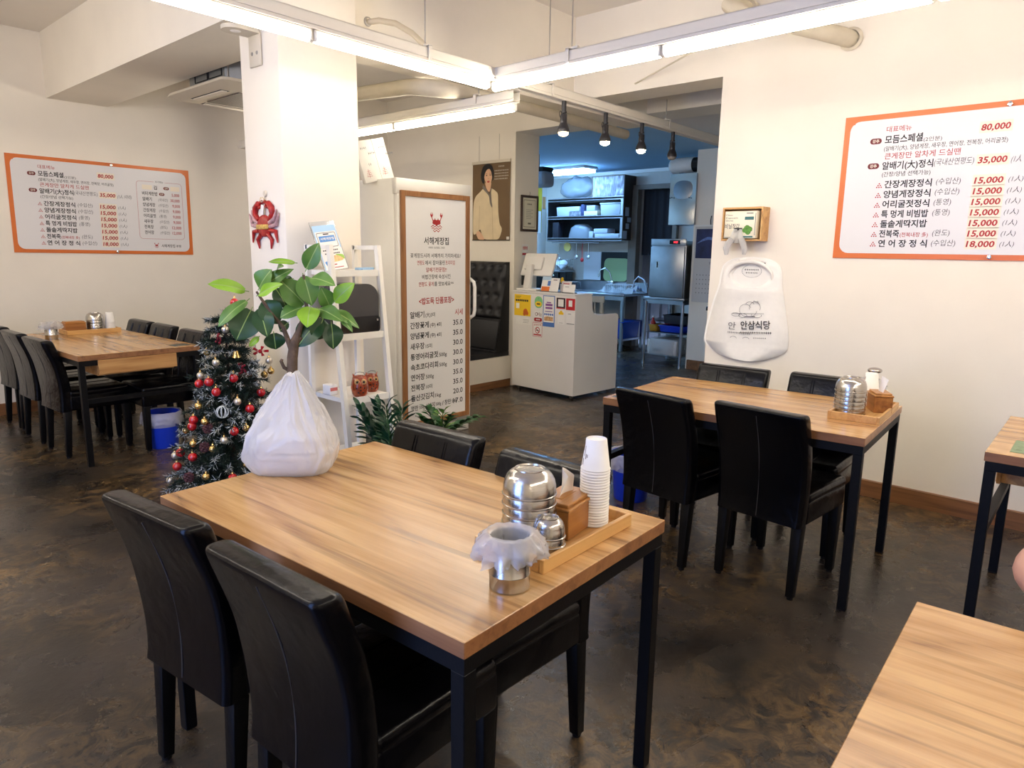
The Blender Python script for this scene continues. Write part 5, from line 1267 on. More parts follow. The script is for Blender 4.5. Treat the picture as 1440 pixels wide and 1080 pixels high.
layer('print_hair', [[(.24, .12), (.29, .05), (.37, .02), (.45, .018), (.53, .05), (.575, .12), (.55, .16), (.45, .15), (.34, .15), (.26, .17)], [(.24, .12), (.30, .11), (.335, .17), (.325, .23), (.315, .265), (.27, .25), (.235, .19)], [(.51, .10), (.575, .12), (.58, .17), (.565, .215), (.525, .235), (.515, .17)]], mat('print_hair_black', (26, 22, 22), 0.5), -.0060)
layer('print_face', [[(.325, .15), (.38, .095), (.47, .085), (.525, .14), (.53, .20), (.50, .255), (.455, .28), (.40, .268), (.35, .235), (.325, .19)], [(.36, .25), (.50, .25), (.50, .31), (.47, .37), (.42, .36), (.37, .31)]], SKIN_P, -.0066)
layer('print_fringe', [[(.29, .15), (.33, .07), (.42, .045), (.44, .075), (.39, .095), (.345, .135), (.325, .18), (.30, .19)], [(.42, .045), (.50, .06), (.55, .12), (.545, .18), (.525, .17), (.51, .125), (.47, .085), (.44, .078)]], MATS['print_hair_black'], -.0076)
layer('print_jacket', [[(.05, .48), (.10, .42), (.22, .365), (.31, .325), (.38, .36), (.46, .42), (.50, .355), (.53, .335), (.63, .37), (.69, .42), (.70, .60), (.74, .78), (.80, .85), (.77, .93), (.71, .985), (.58, .995), (.36, .99), (.28, .95), (.22, .86), (.14, .90), (.03, .915), (.02, .70), (.03, .55)]], mat('print_cream_jacket', (226, 206, 168), 0.5, var=0.06, vscale=9), -.0062)
layer('print_collar', [[(.29, .285), (.33, .30), (.42, .37), (.47, .41), (.50, .33), (.525, .34), (.50, .42), (.545, .55), (.53, .575), (.48, .52), (.45, .43), (.35, .365), (.28, .325)]], mat('print_collar_grey', (128, 118, 108), 0.5), -.0070)
layer('print_seam', [[(.535, .57), (.542, .57), (.575, .99), (.565, .99)], [(.20, .55), (.206, .55), (.19, .86), (.183, .86)]], mat('print_seam_tan', (188, 164, 122), 0.5), -.0066, 1)
layer('print_hand', [[(.11, .905), (.18, .88), (.25, .91), (.31, .96), (.33, .995), (.20, .995), (.14, .96)]], SKIN_P, -.0070)
layer('print_mouth', [[(.40, .238), (.435, .232), (.47, .236), (.455, .254), (.415, .254)]], mat('print_lip', (190, 70, 62), 0.5), -.0072)
layer('print_eyes', [[(.36, .163), (.385, .156), (.41, .164), (.385, .170)], [(.46, .160), (.485, .153), (.508, .161), (.485, .167)], [(.352, .146), (.385, .138), (.412, .146), (.385, .143)], [(.456, .143), (.485, .135), (.512, .143), (.485, .140)], [(.430, .205), (.438, .202), (.446, .206), (.438, .209)]], MATS['print_hair_black'], -.0074, 2)
m = MB(); r5 = random.Random(2)
for z, x0, x1, h in ((.052, .70, .84, .018), (.105, .60, .96, .015), (.14, .60, .95, .015), (.175, .60, .94, .015), (.21, .60, .93, .015)):
    x = x0
    while x < x1:
        w = r5.uniform(.012, .022); 
        for q in range(3): m.poly([(p*PW, -.0066, -t*PH) for p, t in ((x, z+h*q/3.2), (x+w*r5.uniform(.6, 1), z+h*q/3.2), (x+w*.9, z+h*q/3.2+.003), (x, z+h*q/3.2+.003))])
        m.poly([(p*PW, -.0066, -t*PH) for p, t in ((x+w*.4, z), (x+w*.6, z), (x+w*.6, z+h), (x+w*.4, z+h))]); x += w+.008
m.poly([(p*PW, -.0066, -t*PH) for p, t in ((.925, .955), (.995, .955), (.995, .995), (.925, .995))])
m.build('print_white_lines', mat('print_white', (236, 230, 218), 0.5), ps, smooth=None)
cf = thing('framed_certificate', 'certificate in a dark frame on the kitchen opening\'s side wall', 'frame', (5.722, 5.118, 1.666), 0)
FB = mat('dark_walnut', (58, 38, 28), 0.4)
for c, d in (((.012, -.009, .188), (.024, .018, .376)), ((.266, -.009, .188), (.024, .018, .376)), ((.139, -.009, .012), (.23, .018, .024)), ((.139, -.009, .364), (.23, .018, .024))): MB().box(c, d, bevel=.003, seg=1).build('frame_bar', FB, cf, smooth=None)
MB().box((.139, -.004, .188), (.232, .006, .33)).build('paper', mat('certificate_cream', (222, 216, 192), 0.5), cf, smooth=None)
m = MB()
a_, b_ = rrect(.045, .045, .233, .33, .004), rrect(.050, .050, .228, .325, .003)
for i in range(len(a_)):
    j = (i+1) % len(a_); m.poly([(a_[i][0], -.0078, a_[i][1]), (a_[j][0], -.0078, a_[j][1]), (b_[j][0], -.0078, b_[j][1]), (b_[i][0], -.0078, b_[i][1])])
for i in range(3): flat(m, .105+.025*i, .278, .122+.025*i, .292, -.0078)
for k in range(6): flat(m, .085, .225-.018*k, .195-.03*(k % 2), .228-.018*k, -.0078)
flat(m, .115, .075, .165, .092, -.0078); m.build('certificate_print', mat('certificate_ink', (120, 112, 92), 0.6), cf, smooth=None)
MB().tube([(.139, -.004, .376), (.139, -.012, .40), (.139, -.006, .415)], .003, 6).build('hook', ROD, cf)
sk = MB(); sk.poly([(5.76, 5.1192, 1.44), (5.86, 5.1192, 1.44), (5.86, 5.1192, 1.53), (5.76, 5.1192, 1.53)]); so_ = sk.build('wall_sticker', PAPER, smooth=None); tag(so_, 'small white and red sticker on the side wall under the framed certificate', 'sticker')
m = MB(); flat(m, 5.765, 1.415, 5.855, 1.438, 5.119); 
for i in range(4): flat(m, 5.775+.02*i, 1.47, 5.785+.02*i, 1.51, 5.1189); flat(m, 5.770+.02*i, 1.488, 5.79+.02*i, 1.493, 5.1188)
m.build('sticker_print', RED, so_, smooth=None)

# ================================================================== COUNTER
CXo, CYo, CTH = 5.512, 4.19, -3.0
ct = thing('service_counter', 'white service counter with stuck-on notices at the kitchen opening', 'counter', (CXo, CYo, 0), rad(CTH))
# local: x = depth away from the dining room, y = along the front toward the poster wall
LY = 0.865
MB().box((0.009, LY/2, 0.535), (0.018, LY, 1.0), bevel=.0015, seg=1).build('front_panel', WHITELAM, ct, smooth=None)
prof = [(0.018, 0.035), (0.70, 0.035), (0.70, 0.80)] + [(0.66-0.02*0, 0.835)] + [(0.33, 0.835)] + [(0.28+0.05*cos(a)*-1+0.05, 0.885+0.05*sin(a)*-1) for a in [pi/2 - pi/2*k/6 for k in range(6)]] + [(0.262, 0.93), (0.252, 1.015), (0.245, 1.035), (0.018, 1.035)]
prof = [(0.018, 0.035), (0.70, 0.035), (0.70, 0.79), (0.69, 0.82), (0.66, 0.832), (0.36, 0.832), (0.30, 0.845), (0.272, 0.875), (0.262, 0.93), (0.258, 1.0), (0.245, 1.035), (0.018, 1.035)]
MB().prism(prof, 0.0, 0.018, 'XZ').build('end_panel', WHITELAM, ct, smooth=None)
MB().prism(prof, LY-0.018, LY, 'XZ').build('end_panel', WHITELAM, ct, smooth=None)
MB().box((0.125, LY/2, 1.043), (0.27, LY+0.004, 0.018), bevel=.002, seg=1).build('upper_ledge', WHITELAM, ct, smooth=None)
MB().box((0.46, LY/2, 0.80), (0.44, LY-0.037, 0.022)).box((0.24, LY/2, 0.92), (0.016, LY-0.037, 0.22)).box((0.36, LY/2, 0.12), (0.66, LY-0.037, 0.02)).build('work_top', WHITELAM, ct, smooth=None)
for x, y in ((0.05, 0.06), (0.05, LY-0.06), (0.64, 0.06), (0.64, LY-0.06)): MB().cyl((x-0.012, y, 0.018), (x+0.012, y, 0.018), 0.018, seg=14).box((x, y, 0.034), (0.03, 0.03, 0.012)).build('caster', mat('caster_grey', (130, 124, 112), 0.5), ct)
CM = Matrix.Translation((CXo, CYo, 0)) @ Matrix.Rotation(rad(CTH), 4, 'Z')
def on_front(name, label, y1, z1, y0, z0, cat='notice', base=PAPER, rr=0.0, group=None):
    """a flat notice on the counter front; local x runs to the picture right"""
    o = thing(name, label, cat, CM @ Vector((-0.0006, max(y0, y1), min(z0, z1))), rad(CTH-90), group)
    w, h = abs(y1-y0), abs(z1-z0)
    m = MB(); m.prism(rrect(0, 0, w, h, rr) if rr else [(0, 0), (w, 0), (w, h), (0, h)], -0.0010, -0.0002, 'XZ'); m.build('sheet', base, o, smooth=None)
    return o, w, h
def marks(o, name, items, mt, y=-0.0014):
    m = MB()
    for it in items:
        if it[0] == 'r': flat(m, *it[1:], y)
        elif it[0] == 'c': _, cx, cz, r = it; m.poly([(cx+r*cos(q*pi/12), y, cz+r*sin(q*pi/12)) for q in range(24)])
        elif it[0] == 'ring':
            _, cx, cz, r, w_ = it
            for q in range(24): m.poly([(cx+rr_*cos(t*pi/12), y, cz+rr_*sin(t*pi/12)) for rr_, t in ((r, q), (r, q+1), (r-w_, q+1), (r-w_, q))])
        elif it[0] == 'p': m.poly([(a, y, b) for a, b in it[1]])
        elif it[0] == 't': m.text(it[1], it[2], it[3], h=it[4], w=it[5], y=y, align=it[6] if len(it) > 6 else 'L', bold=.01)
    return m.build(name, mt, o, smooth=None)
YEL = mat('notice_yellow', (246, 204, 40), 0.5); ORG = mat('notice_orange', (226, 118, 48), 0.5); GRN = mat('notice_green', (130, 196, 134), 0.5); BLU = mat('notice_blue', (78, 120, 188), 0.5); PUR = mat('notice_purple', (140, 84, 150), 0.5); NRED = mat('notice_red', (190, 36, 40), 0.5)
o, w, h = on_front('yellow_notice', 'yellow square notice on the counter front', .843, 1.012, .604, .79, base=YEL)
marks(o, 'dark_print', [('r', .02, h-.022, .10, h-.018), ('r', .02, h-.036, .085, h-.032)] + [('r', .02+.027*i, h-.072, .041+.027*i, h-.052) for i in range(7)], BLACK)
marks(o, 'orange_figure', [('c', .165, .045, .032), ('c', .19, .03, .02), ('c', .15, .022, .02)], ORG); marks(o, 'white_panel', [('r', .025, .075, .075, .13)], PAPER)
o, w, h = on_front('memo_sheet', 'small white memo below the yellow notice', .815, .773, .60, .70); marks(o, 'faint_print', [('r', .10, .05, .19, .053), ('r', .11, .035, .19, .038), ('r', .10, .02, .18, .023)], GREYINK)
o, w, h = on_front('round_sticker', 'green rounded sticker with a yellow oval on the counter', .548, 1.005, .437, .885, cat='sticker', base=GRN, rr=.05)
marks(o, 'yellow_oval', [('p', [(.055+.045*cos(q*pi/10), .042+.028*sin(q*pi/10)) for q in range(20)])], YEL); marks(o, 'dark_print', [('r', .03, .036, .08, .048), ('r', .05, .094, .056, .10)], BLACK, -.0018)
o, w, h = on_front('logo_sticker', 'white logo sticker above a red pill label on the counter', .545, .85, .438, .79, cat='sticker'); marks(o, 'brown_lettering', [('ring', .026, .032, .018, .005), ('r', .045, .02, .05, .05), ('r', .05, .032, .058, .037), ('r', .066, .012, .071, .052), ('r', .078, .03, .10, .035), ('ring', .089, .018, .009, .004), ('r', .084, .042, .094, .046)], DKRED)
o, w, h = on_front('red_label', 'red pill-shaped label on the counter front', .552, .785, .440, .747, cat='sticker', base=RED, rr=.017); marks(o, 'white_print', [('r', .03+.014*i, .014, .04+.014*i, .026) for i in range(4)], PAPER)
o, w, h = on_front('no_smoking_sign', 'white and red no-smoking sign low on the counter front', .566, .737, .434, .59, cat='sign', rr=.008)
marks(o, 'red_print', [('r', .0, .0, .004, h), ('r', w-.004, 0, w, h), ('r', 0, 0, w, .004), ('r', 0, h-.004, w, h), ('r', .012, .012, w-.012, .026), ('ring', w/2, .066, .034, .008), ('p', [(w/2-.026, .088), (w/2-.020, .094), (w/2+.026, .046), (w/2+.020, .040)])] + [('t', '금연구역', w/2, h-.024, .030, w-.03, 'C')], NRED)
marks(o, 'cigarette', [('r', w/2-.02, .062, w/2+.018, .069)], BLACK, -.0018)
o, w, h = on_front('blue_menu_sheet', 'tall white and blue leaflet on the counter front', .429, 1.02, .268, .705, base=BLU)
marks(o, 'white_field', [('r', .010, .045, w-.010, h-.008)], PAPER); marks(o, 'purple_print', [('r', .035, h-.105, w-.03, h-.082), ('r', .035, h-.135, w-.03, h-.115), ('r', .03, h-.165, w-.03, h-.157), ('r', .05, h-.075, w-.05, h-.064)], PUR, -.0018)
marks(o, 'blue_print', [('c', .030+.026*i, .105+.02, .011) for i in range(5)] + [('r', .045, .15, w-.045, .153)], BLU, -.0018); marks(o, 'food_picture', [('p', [(.02, .06), (w-.02, .06), (w-.02, .10), (.06, .105), (.02, .095)])], mat('notice_food', (206, 160, 112), 0.5, var=0.4, vscale=70), -.0018)
o, w, h = on_front('dark_code_card', 'black card with a white centre on the counter front', .246, 1.006, .130, .898, cat='card', base=mat('card_black', (52, 34, 42), 0.5), group=None); marks(o, 'white_centre', [('r', .022, .022, w-.022, h-.014)], PAPER); marks(o, 'red_edge', [('r', 0, 0, w, .010)], NRED, -.0018)
o, w, h = on_front('red_code_card', 'red card with a white centre at the counter corner', .120, 1.006, .004, .892, cat='card', base=NRED); marks(o, 'white_centre', [('r', .035, .035, w-.035, h-.018)], PAPER)
o, w, h = on_front('yellow_topped_card', 'white card with a yellow figure below the black card', .225, .885, .137, .745, cat='card'); marks(o, 'yellow_top', [('r', .012, h-.045, w-.012, h-.022), ('c', w/2, h-.022, .018)], YEL); marks(o, 'grey_print', [('r', .02, .012, .07, .015)], GREYINK)
o, w, h = on_front('white_code_card', 'white card with a dark base line below the red card', .112, .868, .006, .750, cat='card'); marks(o, 'dark_print', [('r', .005, .004, w, .009), ('r', .02, h-.016, .06, h-.012)], BLACK)
# things on the upper ledge
def on_ledge(x, y): v = CM @ Vector((x, y, 1.0525)); return (v.x, v.y, v.z)
mn = thing('pos_monitor', 'white tilted point-of-sale monitor seen from behind on the counter', 'monitor', on_ledge(0.115, 0.70), rad(CTH-90+8))
MB().box((0, -0.02, 0.012), (0.26, 0.17, 0.022), bevel=.006).build('monitor_base', WHITEP, mn)
MB().bar((-0.03, -0.045, 0.02), (-0.02, -0.01, 0.27), 0.10, 0.05, bevel=.008, w1=.09, h1=.04).build('monitor_stand', WHITEP, mn)
m = MB(); R = Matrix.Rotation(rad(-24), 3, 'X'); m.box((0.045, 0.055, 0.265), (0.40, 0.030, 0.25), bevel=.008, rot=R); m.box((0.0, 0.030, 0.28), (0.22, 0.03, 0.14), bevel=.01, rot=R); m.build('monitor_back', WHITEP, mn)
MB().box((0.045, 0.072, 0.257), (0.37, 0.004, 0.22), rot=R).build('screen', GLOSSBLACK, mn)
MB().box((-0.12, 0.04, 0.10), (0.05, 0.08, 0.10), bevel=.004).build('card_reader', DARK, mn)
def card(name, label, y, x, w, h, tilt, base, group=None, z0=0.0):
    o = thing(name, label, 'card stand', on_ledge(x, y), rad(CTH-90), 'cards standing on the counter'); 
    R = Matrix.Rotation(rad(tilt), 3, 'X'); MB().box(R @ Vector((0, 0, h/2)), (w, 0.004, h), rot=R).build('card_panel', base, o, smooth=None); MB().box((0, 0.02, 0.004), (w*0.9, 0.06, 0.008)).build('card_foot', ACR, o, smooth=None); return o
card('acrylic_card', 'pale blue acrylic card beside the monitor on the counter', .505, .10, .12, .155, -14, mat('pale_blue_card', (182, 208, 230), 0.3))
o = card('photo_card', 'orange and white food card standing on the counter', .455, .05, .12, .12, -14, PAPER)
m = MB(); R = Matrix.Rotation(rad(-14), 3, 'X'); m.box(R @ Vector((0, -.0026, .028)), (.11, .001, .05), rot=R); m.build('orange_picture', ORG, o, smooth=None)
m = MB(); m.box(R @ Vector((.04, -.0026, .088)), (.04, .001, .05), rot=R); m.build('blue_picture', BLU, o, smooth=None)
o = card('white_card', 'tall white card standing at the counter\'s middle', .335, .045, .115, .145, -14, PAPER); m = MB(); m.box(R @ Vector((0, -.0026, .125)), (.05, .001, .010), rot=R); m.build('grey_line', GREYINK, o, smooth=None)
o = card('leaflet_card', 'pinkish white card stand behind the end card on the counter', .235, .11, .13, .115, -14, mat('pink_white_card', (238, 224, 214), 0.5)); m = MB(); m.box(R @ Vector((0, -.0026, .09)), (.08, .001, .010), rot=R); m.build('red_line', RED, o, smooth=None)
o = card('end_card', 'low white card at the counter end by the kitchen', .135, .05, .150, .088, -10, PAPER); m = MB(); R = Matrix.Rotation(rad(-10), 3, 'X'); m.box(R @ Vector((-.03, -.0026, .062)), (.05, .001, .006), rot=R); m.build('grey_line', GREYINK, o, smooth=None)
fy_ = MB(); fy_.sphere((0, 0, .02), .02, 12, 8); fy_.sphere((0, 0, .046), .014, 12, 8); fo = fy_.build('yellow_figurine', YEL); fo.location = on_ledge(.15, .31); fo.location.z += 0.09; tag(fo, 'tiny yellow figurine peeking over the white card on the counter', 'figurine')
MB().box((0, 0, -0.05), (0.03, 0.03, 0.085)).build('plinth', WHITEP, fo)

# ================================================================== BIB WALL
WX = 4.58
# bib pinned flat to the wall; local x = picture right (-Y), z up, outward = -y
def wallthing(name, label, cat, y, z, group=None): return thing(name, label, cat, (WX-0.0005, y, z), rad(-90), group)
bib = wallthing('paper_bib', 'white disposable bib with black print pinned to the wall above the chairs', 'bib', 2.02, 0.745)
BIBM = mat('white_nonwoven', (248, 244, 236), 0.7, var=0.02, vscale=30, bump=0.15, bscale=25)
m = MB()
outer = [(-.295, .14), (-.285, .10), (-.20, .035), (-.08, .006), (.06, .004), (.17, .035), (.265, .085), (.285, .14), (.275, .24), (.235, .42), (.215, .52), (.205, .60), (.175, .655), (.10, .69), (-.02, .697), (-.12, .685), (-.185, .645), (-.205, .58), (-.215, .50), (-.245, .40), (-.280, .25)]
hole = [(-.150, .585), (-.135, .535), (-.09, .505), (-.03, .488), (.05, .490), (.115, .52), (.150, .565), (.150, .60), (.11, .635), (.03, .655), (-.06, .652), (-.12, .63)]
hole = [(a*0.86, 0.572+(b-0.572)*0.86) for a, b in hole]
import mathutils.geometry as mg
so, sh = smooth_loop(outer, 5), smooth_loop(hole, 5)
tri = mg.tessellate_polygon([[Vector((a, b, 0)) for a, b in so], [Vector((a, b, 0)) for a, b in sh][::-1]])
allp = so + sh[::-1]
def bump(a, b): return 0.006 + 0.016*math.exp(-((b-0.47)/0.05)**2)*math.exp(-(a/0.12)**2) + 0.004*noise.noise(Vector((a*9, b*9, 3))) + (0.012*max(0, 0.12-b)/0.12)
vf = [m.bm.verts.new((a, -bump(a, b), b)) for a, b in allp]
for t in tri:
    try: m.bm.faces.new([vf[i] for i in t])
    except ValueError: pass
bmesh.ops.subdivide_edges(m.bm, edges=[e for e in m.bm.edges if e.calc_length() > 0.06], cuts=2, use_grid_fill=True)
for v in m.bm.verts: v.co.y = -bump(v.co.x, v.co.z)
bo = m.build('bib_front', BIBM, bib, smooth=80)
sol = bo.modifiers.new('t', 'SOLIDIFY'); sol.thickness = 0.003; sol.offset = 1
m = MB(); so2 = smooth_loop([(a*1.02-0.012, b) for a, b in outer], 4); m.poly([(a, -.002, b) for a, b in so2]); bmesh.ops.triangulate(m.bm, faces=m.bm.faces[:]); m.build('bib_back_layer', BIBM, bib, smooth=None)
# stitched rim of the neck hole
m = MB(); m.tube([(-.148+.004*0, -.010, .555)] + [(.150*cos(t)-.008, -.012-.010*sin(t), .570+.098*sin(t)) for t in [pi*(1-k/16) for k in range(17)]] + [(.142, -.010, .555)], 0.013, 8, radii=[.004]+[.006+.009*sin(pi*k/16) for k in range(17)]+[.004]); m.tube([(a*0.72, -.010, .565+(b-.572)*0.0+.115+0.015*sin(i)) for i, (a, b) in enumerate(sh[:1])] + [(-.1, -.012, .665), (0, -.014, .682), (.1, -.012, .668)], 0.006, 6); m.build('neck_roll', BIBM, bib)
m = MB()
m.text('안심식당', .075, .245, h=.070, w=.205, y=-.0135, align='C', bold=.012, rot=.10) if False else m.text('안삼식당', -.045, .240, h=.072, w=.205, y=-.0140, bold=.012, rot=.085)
r6 = random.Random(4)
def dash_row(m, x0, x1, z, h, y, sl=0.0):
    x = x0
    while x < x1:
        w = r6.uniform(.006, .011); zz = z+(x-x0)*sl
        m.poly([(x, y, zz), (x+w, y, zz+w*sl), (x+w, y, zz+h*.3), (x, y, zz+h*.3)]); m.poly([(x+w*.4, y, zz-h*.4), (x+w*.6, y, zz-h*.4), (x+w*.6, y, zz+h*.6), (x+w*.4, y, zz+h*.6)]); x += w+.004
dash_row(m, -.045, .165, .190, .018, -.0140, .07); dash_row(m, .05, .14, .162, .009, -.0140, .06)
m.build('black_lettering', BLACK, bib, smooth=None)
m = MB(); m.text('안', -.135, .232, h=.066, w=.055, y=-.0128, bold=.012); dash_row(m, -.135, .02, .186, .016, -.0128, 0)
m.build('grey_lettering', GREYINK, bib, smooth=None)
# line drawing of a bowl of dumplings-like lumps above the lettering
m = MB()
def line(m, pts, y=-.0142, r=.0011): m.tube([(a, y, b) for a, b in pts], r, 5)
def arc(cx, cz, rx, rz, a0, a1, n=12): return [(cx+rx*cos(rad(a0+(a1-a0)*i/n)), cz+rz*sin(rad(a0+(a1-a0)*i/n))) for i in range(n+1)]
line(m, arc(.0, .345, .060, .045, 180, 360)); line(m, arc(-.02, .350, .040, .035, 20, 190)); line(m, arc(.045, .365, .038, .040, -20, 200)); line(m, arc(.010, .380, .030, .022, 20, 170)); line(m, arc(-.085, .312, .030, .012, 0, 360)); line(m, arc(-.035, .308, .030, .014, 0, 360)); line(m, arc(.06, .315, .035, .014, 150, 390)); line(m, [(.03, .398), (.036, .412), (.05, .404), (.062, .410), (.066, .395)]); line(m, [(-.11, .318), (.11, .330)]); line(m, [(-.02, .30), (.05, .306)], r=.003)
line(m, arc(-.09, .150, .022, .012, 0, 180)); line(m, arc(.0, .152, .022, .012, 0, 180)); m.build('line_drawing', INK, bib)
m = MB(); m.poly([(.075*cos(q*pi/16)*0.95, -.003, .605+.045*sin(q*pi/16)) for q in range(32)]); m.build('neck_label', PAPER, bib, smooth=None)
m = MB(); dash_row(m, -.050, .050, .612, .013, -.0036); dash_row(m, -.040, .040, .592, .011, -.0036)
for q in range(32): m.poly([(rr_*cos(t*pi/16), -.0036, .605+rr_*0.62*sin(t*pi/16)) for rr_, t in ((.068, q), (.068, q+1), (.0665, q+1), (.0665, q))])
m.build('neck_label_print', BLACK, bib, smooth=None)
for x in (-.085, .080): MB().box((x, -.014, .655), (.028, .006, .012), bevel=.002).build('black_clip', DARK, bib)

# slanted bamboo holder with a box of disposable gloves, one glove pulled out
hb = wallthing('wall_holder', 'wooden open wall holder above the bib with a glove box in it', 'holder', 2.205, 1.545)
m = MB(); HW, HH, HD = .275, .215, .10
m.box((HW/2, -.005, HH/2), (HW, .010, HH)); m.build('holder_back', BAMBOO, hb, smooth=None)
for c, d in (((.006, -HD/2-.005, HH/2), (.012, HD, HH)), ((HW-.006, -HD/2-.005, HH/2), (.012, HD, HH)), ((HW/2, -HD/2-.005, .006), (HW-.024, HD, .012)), ((HW/2, -HD/2-.005, HH-.006), (HW-.024, HD, .012))):
    MB().box(c, d, bevel=.0015, seg=1).build('holder_side', BAMBOO, hb, smooth=None)
gb = wallthing('glove_box', 'cream carton of disposable gloves with a green vegetable picture in the wooden holder', 'box', 2.185, 1.560)
MB().box((.115, -.075, .088), (.215, .095, .172), bevel=.002, seg=1).build('carton', mat('carton_cream', (240, 232, 208), 0.5), gb)
Yg = -.1232
m = MB(); m.text('Clean', .016, .150, h=.017, w=.045, y=Yg); m.text('Disposable', .016, .132, h=.017, w=.082, y=Yg); m.text('Gloves', .016, .115, h=.017, w=.050, y=Yg); m.text('비닐장갑', .012, .078, h=.040, w=.100, y=Yg, bold=.01); flat(m, .155, .157, .20, .162, Yg); flat(m, .012, .006, .05, .009, Yg); m.build('dark_print', INK, gb, smooth=None)
m = MB(); flat(m, .145, .118, .205, .138, Yg); flat(m, .14, .006, .205, .016, Yg); m.build('teal_panel', mat('teal_print', (60, 110, 110), 0.5), gb, smooth=None)
m = MB()
for kk, (cx, cz, r) in enumerate(((.165, .065, .020), (.182, .058, .018), (.150, .052, .016), (.172, .042, .018))): m.poly([(cx+r*cos(q*pi/8)*(1+.1*(q % 2)), Yg-.0003*kk, cz+r*sin(q*pi/8)) for q in range(16)])
m.build('vegetable_picture', mat('veg_green', (86, 140, 52), 0.5, var=0.4, vscale=90), gb, smooth=None)
m = MB(); flat(m, .215, .02, .218, .16, Yg-.0); m.build('edge_print', INK, gb, smooth=None)
MB().box((.105, Yg-.0015, .054), (.055, .003, .028), bevel=.001).build('carton_slot', DARK, gb)
gl = wallthing('disposable_glove', 'clear crumpled plastic glove hanging out of the glove box slot', 'glove', 2.08, 1.455)
GLV = film_mat('glove_film', (238, 238, 236), 0.6, 0.15, 0.4)
m = MB()
def gfn(u, v):
    x = -.042+.084*u; z = .165-.09*v; return (x*(0.7+0.5*v), -.128-.012*sin(pi*v)-.006*sin(9*u+3*v), z)
m.grid(gfn, 14, 8)
for x0, x1, L in ((-.055, -.075, .085), (.045, .060, .082)):
    m.tube([(x0*.6, -.132, .105), (x0, -.136, .075), (x1*.95, -.134, .04), (x1*.9, -.130, .085-L)], .018, 10, radii=[.02, .021, .019, .012])
m.build('glove_film', GLV, gl, smooth=80)
hk = MB(); hk.lathe([(0, -.012), (.005, -.010), (.006, 0)], (8.128, 4.10, 0.80), 10, axis='X'); hk.box((8.10, 4.10, 0.79), (.05, .035, .05), bevel=.006)
tag(hk.build('door_stop', DARK), 'small black catch on the calendar wall beside the bib wall edge', 'catch')

# ================================================================== KITCHEN
def box_thing(name, label, cat, c, d, mt, group=None, bevel=.003, rz=0, part='shell'):
    t = thing(name, label, cat, (c[0], c[1], c[2]-d[2]/2), rz, group); MB().box((0, 0, d[2]/2), d, bevel=bevel, seg=1).build(part, mt, t); return t
# oven on its steel table
ot = thing('steel_table', 'tube-legged steel table carrying the tall steel oven', 'table', (8.09, 4.43, 0))
MB().box((.34, .30, .875), (.68, .60, .035), bevel=.004).box((.34, .30, .83), (.62, .54, .05)).build('table_top', STEELK, ot)
MB().box((.34, .30, .135), (.62, .54, .012)).build('lower_shelf', STEELK, ot, smooth=None)
MB().box((.36, .30, .42), (.58, .54, .012)).build('middle_shelf', STEELK, ot, smooth=None)
for x in (.03, .65):
    for y in (.03, .57): MB().cyl((x, y, .03), (x, y, .83), .019, seg=14).cyl((x, y, 0), (x, y, .03), .024, .02, seg=14).build('leg', STEELK, ot)
ov = thing('steel_oven', 'tall stainless steel oven with a red display on the tube-legged table', 'oven', (8.085, 4.435, .893))
MB().box((.30, .25, .36), (.60, .50, .72), bevel=.006).build('cabinet', STEELK, ov)
od = MB().box((-.012, .255, .325), (.03, .485, .64), bevel=.006).build('door', STEELK, ov)
MB().box((-.028, .388, .415), (.006, .022, .075), bevel=.002).build('door_handle', DARK, od); MB().box((-.029, .388, .415), (.004, .034, .09)).build('handle_plate', CHROME, od, smooth=None)
MB().box((-.010, .25, .70), (.024, .50, .085), bevel=.004).build('control_panel', STEELK, ov)
MB().box((-.0235, .155, .70), (.004, .15, .05)).build('display_window', GLOSSBLACK, ov, smooth=None)
dgm = mat('display_red', (255, 60, 60), 0.4, emit=(255, 40, 50), estr=6)
m = MB()
for k, y in enumerate((.165, .145, .125)): m.box((-.0262, y, .70), (.001, .003, .024)).box((-.0262, y-.006, .71), (.001, .010, .003)).box((-.0262, y-.006, .70), (.001, .010, .003))
m.build('red_digits', dgm, ov, smooth=None)
for x in (.06, .54):
    for y in (.05, .45): MB().cyl((x, y, -.001), (x, y, .02), .018, seg=10).build('foot', DARK, ov)
PK = film_mat('parcel_film', (236, 238, 242), 0.30, 0.12, 0.3)
pc = thing('wrapped_parcel', 'white carton parcel in clear film on the oven table\'s lowest shelf', 'parcel', (8.36, 4.73, .142), 0)
MB().box((0, 0, .095), (.50, .44, .19), bevel=.004).build('carton', mat('parcel_white', (214, 212, 208), 0.5), pc)
m = MB(); flat(m, 0, 0, .001, .001, 0); m.build('corner_tape', PAPER, pc, smooth=None)
m = MB()
for y0, y1, z in ((-.12, .02, .060), (-.12, -.04, .045), (.02, .06, .12), (.10, .14, .065)): m.poly([(-.2512, -y0, z), (-.2512, -y1, z), (-.2512, -y1, z+.012), (-.2512, -y0, z+.012)])
m.build('dark_print', INK, pc, smooth=None)
m = MB()
def pf(u, v):
    a = 2*pi*u; n = 6.0; c, s_ = cos(a), sin(a)
    x = .262*math.copysign(abs(c)**(2/n), c); y = .232*math.copysign(abs(s_)**(2/n), s_); f = 1+.02*noise.noise(Vector((c*4, s_*4, v*4)))
    return (x*f, y*f, .002+.205*v+.02*v*noise.noise(Vector((c*5, s_*5, 2))))
m.grid(pf, 60, 6, closed_u=True); m.grid(lambda u, v: (-.255+.51*u, -.225+.45*v, .203+.012*noise.noise(Vector((u*6, v*6, 5)))), 14, 14); m.build('clear_film', PK, pc, smooth=80)
